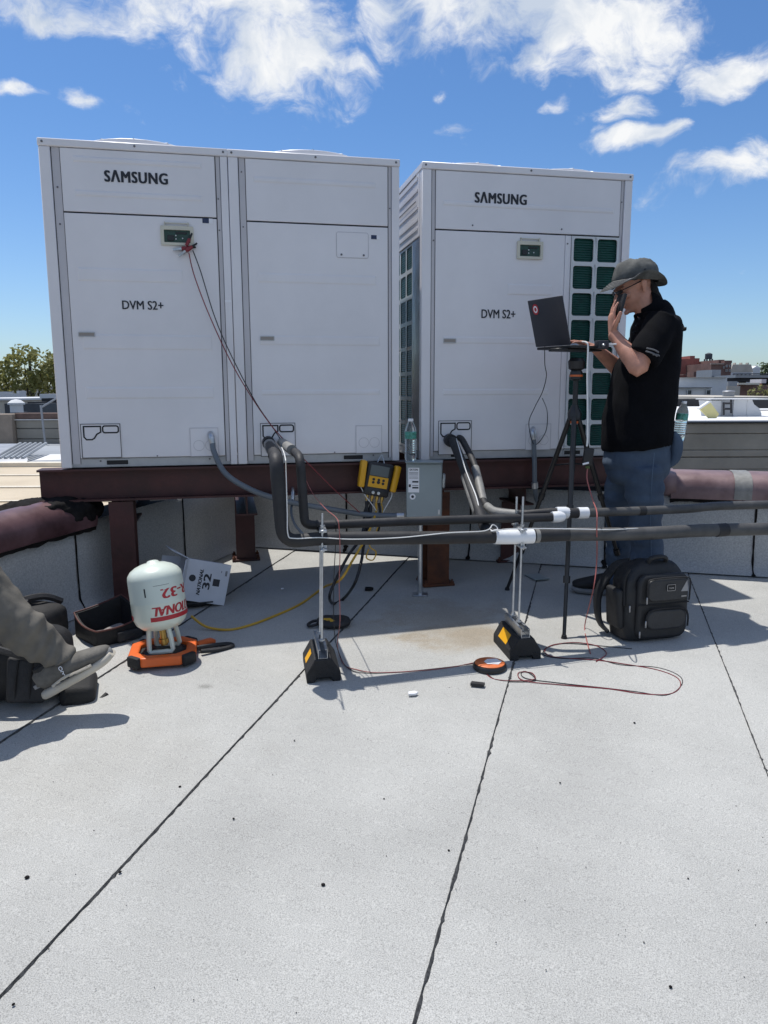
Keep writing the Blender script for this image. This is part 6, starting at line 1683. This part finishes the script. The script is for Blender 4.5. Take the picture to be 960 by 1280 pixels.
def head(mb, c, f, u, l):
    """c centre of the skull, f face direction, u up, l towards the wearer's left"""
    Rm = Matrix((f, l, u)).transposed()
    B = lambda p, r, e=2.0, rt=None: mb.ball(c + Rm @ Vector(p), r, Rm if rt is None else Rm @ rt, 18, 12, e)
    B((-.012, 0, .028), (.099, .077, .094))
    B((.022, 0, -.035), (.070, .060, .075))
    mb.loft([(c + Rm @ Vector((.02, 0, .01)), .064, .075), (c + Rm @ Vector((.028, 0, -.045)), .058, .064), (c + Rm @ Vector((.040, 0, -.088)), .042, .046), (c + Rm @ Vector((.052, 0, -.112)), .026, .030), (c + Rm @ Vector((.055, 0, -.122)), .014, .016)], side=l, seg=18)
    B((.082, 0, -.110), (.014, .018, .013))                       # chin
    mb.loft([(c + Rm @ Vector((.086, 0, .014)), .010, .010), (c + Rm @ Vector((.102, 0, -.012)), .0115, .012), (c + Rm @ Vector((.116, 0, -.034)), .0145, .013), (c + Rm @ Vector((.100, 0, -.046)), .016, .008)], side=l, seg=12)
    for s in (-1, 1):
        B((.100, s * .011, -.040), (.010, .008, .007))            # nostrils
        B((.080, s * .033, .017), (.014, .022, .008))             # brow
        B((.070, s * .046, -.024), (.018, .018, .017))            # cheekbone
        B((.077, s * .031, -.001), (.011, .013, .010))            # eye
        mb.loft([(c + Rm @ Vector((-.008, s * .074, -.045)), .008, .006), (c + Rm @ Vector((-.014, s * .082, -.020)), .013, .007), (c + Rm @ Vector((-.020, s * .086, .006)), .017, .007), (c + Rm @ Vector((-.018, s * .083, .020)), .011, .005)], side=f, seg=12)
    B((.093, 0, -.066), (.011, .024, .0055)); B((.091, 0, -.078), (.011, .022, .0065))   # lips
W = P
MD = 4.04
hc = W(791.5, 358, MD)
fy = R(8)
hf = Vector((-math.cos(R(24)) * math.cos(fy), -math.sin(fy), -math.sin(R(24)))).normalized()
hl_ = Vector((math.sin(fy), -math.cos(fy), 0)).normalized()          # his left, towards the camera
hu = hf.cross(hl_).normalized()
if hu.z < 0: hu = -hu
foot_near = G(806, 752); foot_far = G(768, 744)
man_o = (foot_near + foot_far) / 2
man = thing('person', 'man in black polo shirt, jeans and grey bucket hat holding a phone to his face', 'person', man_o)
b = MB()
head(b, hc, hf, hu, hl_)
b.loft([(hc - hu * .03 - hf * .02, .058, .062), (W(806, 383, MD), .056, .06), (W(815, 394, MD), .066, .066), (W(822, 408, MD), .10, .08)], side=hl_, seg=18)
b.loft([(W(818, 400, MD), .12, .065), (W(818, 415, MD), .17, .09), (W(816, 440, MD), .17, .10), (W(808, 470, MD), .165, .125), (W(801, 505, MD), .165, .14), (W(797, 540, MD), .15, .13), (W(796, 570, MD), .14, .12), (W(797, 588, MD), .09, .08)], side=(0, 1, 0), seg=22)
nS = W(829, 407, MD - .165); nE = W(797, 457, MD - .235); nW = W(766, 417, MD - .11)
b.loft([(nS, .060, .062), (nS.lerp(nE, .45), .052, .054), (nS.lerp(nE, .85), .045, .047), (nE + Vector((.004, 0, -.012)), .043, .047), (nE.lerp(nW, .18), .047, .048), (nE.lerp(nW, .4), .046, .046), (nE.lerp(nW, .75), .034, .034), (nW, .026, .029)], side=(0, 1, 0), seg=18)
fS = W(817, 407, MD + .17); fE = W(781, 468, MD + .20); fW = W(744, 435, MD + .05)
b.loft([(fS, .060, .062), (fS.lerp(fE, .5), .050, .052), (fS.lerp(fE, .88), .044, .046), (fE, .043, .045), (fE.lerp(fW, .25), .046, .046), (fE.lerp(fW, .65), .036, .036), (fW, .027, .027)], side=(0, 1, 0), seg=18)
hand(b, nW, W(764, 382, MD - .10) - nW, (.97, .05, .1), (-.1, -1, .1), (15, 11, 13, 18), 1.0, .05, .12)
hand(b, fW, W(716, 424.5, MD + .02) - fW, (0, .1, -1), (-.1, -1, -.1), (12, 10, 12, 16), 1.0, .10)
for (kx, ky, ax, ay, dd, ft) in ((807, 648, 808, 738, MD - .11, foot_near), (774, 648, 775, 734, MD + .15, foot_far)):
    b.loft([(W(800 if dd < MD else 788, 585, dd), .062, .065), (W(kx * .75 + 799 * .25, 615, dd), .058, .060), (W(kx, ky, dd), .046, .048), (W((kx + ax) / 2, 690, dd), .046, .048), (Vector((W(ax, ay, dd).x, ft.y, gz(ft.x, ft.y) + .08)), .038, .042), (Vector((W(ax, ay, dd).x, ft.y, gz(ft.x, ft.y) + .05)), .036, .05)], side=(0, 1, 0), seg=16)
bs = solid(b, .0048, 3)
bs.build('body', 'skin', man, smooth=180)
# polo
b = MB()
b.loft([(W(816, 385, MD), .072, .070), (W(820, 391, MD), .10, .080), (W(819, 398, MD), .165, .092), (W(819, 409, MD), .205, .110), (W(818, 436, MD), .206, .122), (W(808, 466, MD), .203, .158), (W(801.5, 500, MD), .206, .176), (W(796.5, 533, MD), .208, .182), (W(795, 554, MD), .208, .178), (W(795, 558, MD), .200, .172)], side=(0, 1, 0), seg=34, e=2.25)
b.loft([(nS + Vector((.0, .03, .025)), .078, .082), (nS.lerp(nE, .3), .080, .083), (nS.lerp(nE, .62), .077, .082), (nS.lerp(nE, .80), .075, .082), (nS.lerp(nE, .815), .060, .066)], side=(0, 1, 0), seg=22)
b.loft([(fS + Vector((.0, -.03, .025)), .078, .080), (fS.lerp(fE, .3), .077, .08), (fS.lerp(fE, .60), .074, .078), (fS.lerp(fE, .76), .074, .078), (fS.lerp(fE, .775), .058, .062)], side=(0, 1, 0), seg=22)
def polo_f(co, n):
    q = (co - man_o)
    return .011 * noise.noise(Vector((q.x * 7 + q.z * 5, q.y * 4, q.z * 6 - q.x * 4))) + .005 * noise.noise(Vector((q.x * 17, q.y * 12, q.z * 11 + q.x * 9)))
po_ = solid(b, .0075, 3, polo_f)
polo = po_.build('polo_shirt', 'polo_black', man, smooth=180)
b = MB()
b.loft([(W(818, 393, MD), .088, .083), (W(812, 384, MD), .078, .074), (W(810, 380, MD), .074, .070), (W(809.5, 379.5, MD), .066, .062)], side=hl_, seg=22, cap=False)
for s in (-1, 1):
    q = W(799, 392, MD) - Vector((.0, s * .035, 0)); b.box(q, (.05, .055, .008), Matrix.Rotation(R(-55), 3, 'Y') @ Matrix.Rotation(s * .5, 3, 'X'), .003)
b.build('collar', 'polo_black', polo, smooth=60)
m = MB()
sd_ = (nE - nS).normalized()
def on_sleeve(f, off, lift=.080):
    p = nS.lerp(nE, f); s_ = sd_.cross(Vector((0, 1, 0))).normalized()
    a_ = off / .08
    return p + Vector((0, -1, 0)) * (lift + .006) * math.cos(a_) + s_ * (lift + .006) * math.sin(a_)
for j, (f0, o0, f1_, o1) in enumerate(((.68, -.03, .60, .03), (.74, -.025, .68, .035), (.71, .01, .64, .045))):
    m.tube([on_sleeve(f0, o0), on_sleeve((f0 + f1_) / 2 - .02, (o0 + o1) / 2 + .004), on_sleeve(f1_, o1)], .0042, 5, 4)
stuff(m.build('sleeve_print', 'polo_print', polo))
m = MB(); 
for z in (0, 1, 2): m.lathe([(.006, 0), (.006, .003), (0, .004)], Matrix.Translation(W(799 - z * 3.4, 398 + z * 9, MD - .045)) @ FRONT, 8)
stuff(m.build('buttons', 'black_plastic', polo))
# jeans
b = MB()
b.loft([(W(796, 545, MD), .178, .162), (W(796, 560, MD), .186, .168), (W(796, 580, MD), .19, .172), (W(797, 598, MD), .16, .145), (W(797, 604, MD), .10, .10)], side=(0, 1, 0), seg=26, e=2.3)
for (pts, dd, ft) in ((((803, 582, .112, .105), (805, 610, .104, .100), (807, 648, .086, .088), (808.5, 690, .082, .082), (808, 722, .080, .082)), MD - .10, foot_near), (((785, 582, .108, .105), (778, 610, .10, .097), (774.5, 648, .084, .084), (775, 690, .078, .079), (775, 715, .077, .08)), MD + .15, foot_far)):
    secs = [(W(x, y, dd), rl_, rf_) for (x, y, rl_, rf_) in pts]
    lx = secs[-1][0].x
    secs += [(Vector((lx, ft.y, gz(lx, ft.y) + .055)), .080, .088), (Vector((lx, ft.y, gz(lx, ft.y) + .032)), .082, .094)]
    b.loft(secs, side=(0, 1, 0), seg=22)
def jean_f(co, n):
    q = co - man_o
    lo = max(0, .35 - q.z) * 2.2
    return .007 * noise.noise(Vector((q.x * 6, q.y * 6, q.z * 9))) + (.011 + .016 * lo) * noise.noise(Vector((q.x * 8, q.y * 8, q.z * 22)))
jn_ = solid(b, .0075, 3, jean_f)
jeans = jn_.build('jeans', 'denim', man, smooth=180)
m = MB(); m.tube([W(818, 566, MD - .235), W(815, 600, MD - .222), W(813, 645, MD - .193), W(814, 690, MD - .188), W(814, 735, MD - .188)], .0018, 6, 6); m.build('side_seam', 'denim_seam', jeans)
m = MB(); m.loft([(W(838, 540, MD - .07), .07, .012), (W(842, 552, MD - .07), .075, .034), (W(840, 572, MD - .07), .07, .030), (W(832, 583, MD - .07), .05, .012)], side=(0, 1, 0), seg=18, e=3); m.build('back_pocket', 'denim', jeans, smooth=70)
# shoes
def shoe(parent, heel, toe, h, w, upper, sole, lace=None, up=ZU, vox=.006):
    ax = (toe - heel).normalized(); L_ = (toe - heel).length
    sd = up.cross(ax).normalized(); u = ax.cross(sd).normalized()
    q = lambda t, z: heel + ax * (t * L_) + u * z
    m = MB(); m.loft([(q(.0, .020), w * .55, .014), (q(.06, .018), w * .82, .019), (q(.3, .018), w * .86, .019), (q(.62, .018), w * 1.04, .019), (q(.86, .022), w * .92, .018), (q(.985, .032), w * .55, .012)], side=sd, seg=20, e=3)
    so = m.build('sole', sole, parent, smooth=60)
    m = MB()
    m.loft([(q(.03, .066), w * .55, .038), (q(.12, .074), w * .74, .050), (q(.3, .078), w * .84, .052), (q(.55, .066), w * .98, .042), (q(.78, .056), w * .98, .033), (q(.93, .050), w * .66, .024), (q(.975, .047), w * .3, .012)], side=sd, seg=20)
    m.loft([(q(.16, .05), w * .66, .060), (q(.17, .085), w * .60, .058), (q(.15, h), w * .58, .056)], side=sd, seg=18)
    s = solid(m, vox, 3); up_ = s.build('upper', upper, parent, smooth=180)
    return q, sd, u, ax, up_
for (ft, px0, px1) in ((foot_far, (777, 744), (728, 741)), (foot_near, (822, 753), (772, 757))):
    he = G(*px0); to = G(*px1); to = he + (to - he).normalized() * .285
    sh = bpy.data.objects.new('shoe', None); C.objects.link(sh); sh.parent = man
    shoe(sh, he, to, .10, .048, 'shoe_black', 'sole_grey')
# hat
ht = R(1); hhf = Vector((-math.cos(ht) * math.cos(fy), -math.sin(fy), -math.sin(ht))).normalized(); hhu = hhf.cross(hl_).normalized(); hhu = hhu if hhu.z > 0 else -hhu
Rh = Matrix((hhf, hl_, hhu)).transposed()
ho = hc + hhu * .036 - hhf * .012
m = MB(); nT = 44
prof = [(1.0, -.012), (1.02, .0), (.98, .03), (.93, .054), (.83, .074), (.64, .089), (.4, .096), (.0, .099)]
vs = []; fs = []
for i, (rr_, z) in enumerate(prof):
    for j in range(nT):
        a = 2 * math.pi * j / nT
        wv = 1 + .05 * noise.noise(Vector((math.cos(a) * 2.5, math.sin(a) * 2.5, z * 26)))
        vs.append(ho + Rh @ Vector((.120 * rr_ * math.cos(a) * wv - .002 * i * .3, .098 * rr_ * math.sin(a) * wv, z + .014 * noise.noise(Vector((math.cos(a) * 4 * rr_, math.sin(a) * 4 * rr_, z * 20))))))
for i in range(len(prof) - 1):
    for j in range(nT): fs.append([i * nT + j, i * nT + (j + 1) % nT, (i + 1) * nT + (j + 1) % nT, (i + 1) * nT + j])
m.add(vs, fs); hat = m.build('hat', 'hat_grey', man, smooth=50)
m = MB(); vs = []; fs = []; nR = 7
for layer in (0, 1):
    for i in range(nR + 1):
        for j in range(nT):
            a = 2 * math.pi * j / nT; ca, sa = math.cos(a), math.sin(a)
            fr = max(0, ca); bk_ = max(0, -ca); sdw = abs(sa)
            wd = .038 + .026 * fr ** 1.5 + .006 * bk_ ** 2
            dr = -.052 * fr ** 1.0 + .024 * sdw ** 3 - .020 * bk_ ** 2 + .014 * max(0, sa) ** 2 * (1 if ca < .3 else .3)
            t_ = i / nR
            vs.append(ho + Rh @ Vector(((.119 + wd * t_) * ca, (.099 + wd * t_) * sa, -.008 + dr * t_ ** 1.15 - .005 * layer + .003 * noise.noise(Vector((ca * 4, sa * 4, 5))) * t_)))
K = (nR + 1) * nT
for layer in (0, 1):
    for i in range(nR):
        for j in range(nT): fs.append([layer * K + i * nT + j, layer * K + i * nT + (j + 1) % nT, layer * K + (i + 1) * nT + (j + 1) % nT, layer * K + (i + 1) * nT + j])
for j in range(nT): fs.append([nR * nT + j, nR * nT + (j + 1) % nT, K + nR * nT + (j + 1) % nT, K + nR * nT + j])
m.add(vs, fs); m.build('brim', 'hat_grey', hat, smooth=60)
m = MB()
for rr_ in (.3, .5, .7, .9):
    pts = []
    for j in range(nT + 1):
        a = 2 * math.pi * j / nT; ca, sa = math.cos(a), math.sin(a); fr = max(0, ca); bk_ = max(0, -ca); sdw = abs(sa)
        wd = .038 + .026 * fr ** 1.5 + .006 * bk_ ** 2
        dr = -.052 * fr ** 1.0 + .024 * sdw ** 3 - .020 * bk_ ** 2 + .014 * max(0, sa) ** 2 * (1 if ca < .3 else .3)
        pts.append(ho + Rh @ Vector(((.119 + wd * rr_) * ca, (.099 + wd * rr_) * sa, -.0065 + dr * rr_ ** 1.15)))
    m.tube(pts, .0012, 4, 1, False)
stuff(m.build('stitching', 'polo_print', hat))
for (x, z) in ((.0, .035), (-.03, .033)): m = MB(); m.lathe([(.005, 0), (.005, .002), (.0, .003)], Matrix.Translation(ho + Rh @ Vector((x, .099, z))) @ FRONT, 8); m.build('eyelet', 'ink', hat)
Rg = Matrix((hf, hl_, hu)).transposed()
# hair below the hat and down the neck
b = MB()
b.loft([(hc - hf * .070 + hu * .02, .060, .026), (hc - hf * .082 - hu * .03, .052, .024), (W(818, 370, MD), .046, .026), (W(826, 382, MD), .038, .022), (W(834, 394, MD), .026, .016)], side=hl_, seg=18)
b.loft([(W(838, 392, MD), .022, .018), (W(849, 404, MD - .03), .017, .014), (W(855, 413, MD - .06), .012, .010), (W(858, 408, MD - .06), .004, .004)], side=hl_, seg=10)
s = solid(b, .006, 2, lambda co, n: .006 * noise.noise(Vector((co.x * 40, co.y * 90, co.z * 22))))
s.build('hair', 'hair_dark', man, smooth=180)
m = MB()
for s_ in (-1, 1): m.loft([(hc + Rg @ Vector((.104, s_ * .012, .004)), .003, .009), (hc + Rg @ Vector((.101, s_ * .034, .003)), .003, .011), (hc + Rg @ Vector((.090, s_ * .056, .004)), .003, .008)], side=hf, seg=10)
g_ = m.build('sunglasses', 'tripod_black', man)
for s_ in (-1, 1): m = MB(); m.tube([hc + Rg @ Vector((.092, s_ * .060, .010)), hc + Rg @ Vector((.04, s_ * .079, .012)), hc + Rg @ Vector((-.012, s_ * .083, .014))], .0028, 6, 3); m.build('temple', 'tripod_black', g_)
# phone in the near hand
ph = W(773.5, 386, MD - .115)
pt_ = thing('phone', 'black mobile phone in the hand at the man\'s mouth', 'phone', ph)
m = MB(); m.box(ph, (.016, .070, .150), Matrix.Rotation(R(12), 3, 'Z') @ Matrix.Rotation(R(14), 3, 'Y'), .003, 2); m.build('phone_body', 'laptop_dark', pt_)
m = MB(); m.box(ph + Matrix.Rotation(R(12), 3, 'Z') @ Vector((.0084, 0, 0)), (.001, .062, .130), Matrix.Rotation(R(12), 3, 'Z') @ Matrix.Rotation(R(14), 3, 'Y')); m.build('phone_screen', 'lcd', pt_)
bt_ = W(848, 551, MD - .07)
bottle('clear water bottle with a green label standing in the man\'s back pocket', bt_, .21, .031, (R(0), R(5), 0))

# ------------------------------------------------------------------ the seated helper, mostly out of the picture
HD = 2.78
heel = P(59, 873, HD - .01); toe = P(147.5, 823, HD + .02)
ankle = P(76, 826, HD)
kne = P(-75, 690, HD - .10)
hip = Vector((lw_x(2.45) + .22, 2.45, gz(-2.3, 2.45) + .75))
per = thing('person', 'seated person in grey trousers and grey trainers, only one outstretched leg in view', 'person', (hip.x, hip.y, gz(hip.x, hip.y)))
b = MB()
hip2 = hip + Vector((-.05, -.28, 0)); kn2 = hip2 + Vector((.42, -.12, .0)); an2 = Vector((kn2.x + .02, kn2.y, gz(kn2.x, kn2.y) + .09))
tor = hip + Vector((-.05, -.14, 0))
b.loft([(tor + ZU * -.05, .17, .12), (tor + ZU * .12, .17, .12), (tor + ZU * .35, .18, .12), (tor + ZU * .50, .18, .11), (tor + ZU * .58, .07, .07), (tor + ZU * .66, .055, .06)], side=(0, 1, 0), seg=18)
head(b, tor + ZU * .77 + Vector((.03, 0, 0)), Vector((.94, .2, -.28)).normalized(), Vector((.28, .06, .94)).normalized(), Vector((.94, .2, -.28)).normalized().cross(Vector((.28, .06, .94)).normalized()) * -1)
b.loft([(hip, .085, .085), (hip.lerp(kne, .5), .075, .075), (kne, .058, .06), (kne.lerp(ankle, .35), .055, .058), (ankle, .036, .04), (ankle + (toe - heel).normalized() * .03 - ZU * .03, .034, .04)], side=(0, 1, 0), seg=16)
b.loft([(hip2, .085, .085), (kn2, .06, .06), (kn2.lerp(an2, .3), .055, .058), (an2, .036, .04), (an2 - ZU * .04, .034, .04)], side=(0, 1, 0), seg=16)
for s_ in (-1, 1):
    sh_ = tor + Vector((0, s_ * .19, .50)); el = sh_ + Vector((.05, s_ * .06, -.28)); wr_ = el + Vector((.24, -s_ * .05, -.05))
    b.loft([(sh_, .055, .055), (el, .042, .042), (el.lerp(wr_, .3), .042, .042), (wr_, .027, .027)], side=(0, 1, 0), seg=14)
    hand(b, wr_, wr_ - el, (0, 0, -1), (0, -s_, 0), (22, 24, 26, 30))
s = solid(b, .007, 3); s.build('body', 'skin', per, smooth=180)
b = MB()
b.loft([(tor + ZU * -.02, .19, .15), (tor + ZU * .12, .195, .15), (tor + ZU * .36, .20, .14), (tor + ZU * .52, .19, .12), (tor + ZU * .58, .09, .08)], side=(0, 1, 0), seg=24)
for s_ in (-1, 1):
    sh_ = tor + Vector((0, s_ * .18, .50)); el = sh_ + Vector((.05, s_ * .06, -.28)); b.loft([(sh_, .075, .075), (sh_.lerp(el, .75), .07, .07)], side=(0, 1, 0), seg=16)
s = solid(b, .01, 3, folds(8, .012)); s.build('shirt', 'shirt_blue', per, smooth=180)
b = MB()
b.loft([(tor + Vector((-.06, 0, -.08)), .20, .12), (tor + ZU * .02, .20, .15)], side=(0, 1, 0), seg=20)
b.loft([(hip + Vector((-.08, 0, 0)), .11, .105), (hip.lerp(kne, .35), .108, .105), (kne + Vector((-.02, 0, .02)), .098, .10), (kne.lerp(ankle, .25), .092, .096), (kne.lerp(ankle, .5), .084, .090), (kne.lerp(ankle, .75), .076, .082), (kne.lerp(ankle, .90), .068, .070), (kne.lerp(ankle, .96), .064, .062), (kne.lerp(ankle, 1.0), .062, .056), (kne.lerp(ankle, 1.005), .048, .044)], side=(0, 1, 0), seg=26)
b.loft([(hip2 + Vector((-.06, 0, 0)), .11, .105), (hip2.lerp(kn2, .6), .10, .10), (kn2 + Vector((.02, 0, .01)), .09, .09), (kn2.lerp(an2, .4), .08, .085), (an2 - ZU * .03, .075, .08)], side=(0, 1, 0), seg=22)
dl = (ankle - kne).normalized()
def tr_f(co, n):
    q = co - ankle; t = q.dot(dl); r = q - dl * t
    near = max(0, 1 + t / .35)
    return .016 * noise.noise(co * 6) + .050 * near * noise.noise(Vector((t * 20 + r.z * 10, r.z * 5, 3))) + .018 * noise.noise(Vector((t * 9 + r.z * 16, r.y * 12, r.z * 16))) + .004 * noise.noise(co * 30)
s = solid(b, .0065, 2, tr_f); tr_o = s.build('trousers', 'trouser_grey', per, smooth=180)
m = MB()
for q in (.60, .645, .69): pass
sh = bpy.data.objects.new('shoe', None); C.objects.link(sh); sh.parent = per
upv = Vector((-.35, -.18, 1)).normalized()
q, sd, u, ax, up_ = shoe(sh, heel, toe, .115, .052, 'shoe_grey', 'sole_white', up=Vector((-.30, .02, 1)).normalized(), vox=.005)
Ls = (toe - heel).length
for i in range(5):
    t_ = .34 + .060 * i; z = .133 - .0095 * i * 1.1
    m = MB(); m.tube([q(t_, z - .020) + sd * .034, q(t_ + .008, z + .002) + sd * .018, q(t_ + .012, z + .008), q(t_ + .008, z + .002) - sd * .018, q(t_, z - .020) - sd * .034], .0034, 6, 4); m.build('lace', 'sole_white' if i % 2 else 'trouser_grey', sh)
for s_ in (1, -1): m = MB(); m.tube([q(.34, .105), q(.33, .115) + sd * s_ * .03, q(.38, .112) + sd * s_ * .045, q(.42, .10) + sd * s_ * .03, q(.37, .103)], .0028, 6, 5); m.build('lace_loop', 'trouser_grey', sh)
# pale swoop and mark on the side of the trainer that faces the viewer
tow = -1 if sd.y > 0 else 1
m = MB()
def sidep(t, z): return q(t, z) + sd * tow * (.0505 + .006 * math.sin(math.pi * min(1, t)) - max(0, z - .05) * .12)
m.tube([sidep(.22, .038), sidep(.40, .046), sidep(.56, .040), sidep(.75, .036)], .006, 6, 4); m.build('side_stripe', 'sole_white', sh)
m = MB()
for (pts) in ([(.40, .088), (.43, .090), (.435, .078), (.405, .076), (.40, .088)], [(.40, .072), (.432, .068), (.405, .060)], [(.42, .062), (.425, .052)]):
    m.tube([sidep(t, z) + sd * tow * .003 for t, z in pts], .0016, 5, 3)
stuff(m.build('side_mark', 'label_white', sh))
m = MB(); m.loft([(q(.17, .108), .032, .040), (q(.17, .122), .033, .041), (q(.17, .127), .030, .038)], side=sd, seg=18); m.build('ankle_collar', 'shoe_black', sh, smooth=60)
m = MB()
for i in range(6): m.box(sidep(.27 + .085 * i, .0385) + sd * tow * .002, (.012, .004, .005), Matrix((ax, sd, u)).transposed())
stuff(m.build('sole_slots', 'shoe_black', sh))
m = MB(); m.loft([(q(.90, .040), .030, .014), (q(.955, .044), .026, .018), (q(.985, .046), .012, .012)], side=sd, seg=14); m.build('toe_bumper', 'sole_grey', sh, smooth=60)
sh2 = bpy.data.objects.new('shoe', None); C.objects.link(sh2); sh2.parent = per
h2_ = Vector((an2.x - .06, an2.y, gz(an2.x, an2.y) + .003)); shoe(sh2, h2_, h2_ + Vector((.29, .02, .003)), .10, .05, 'shoe_grey', 'sole_white')
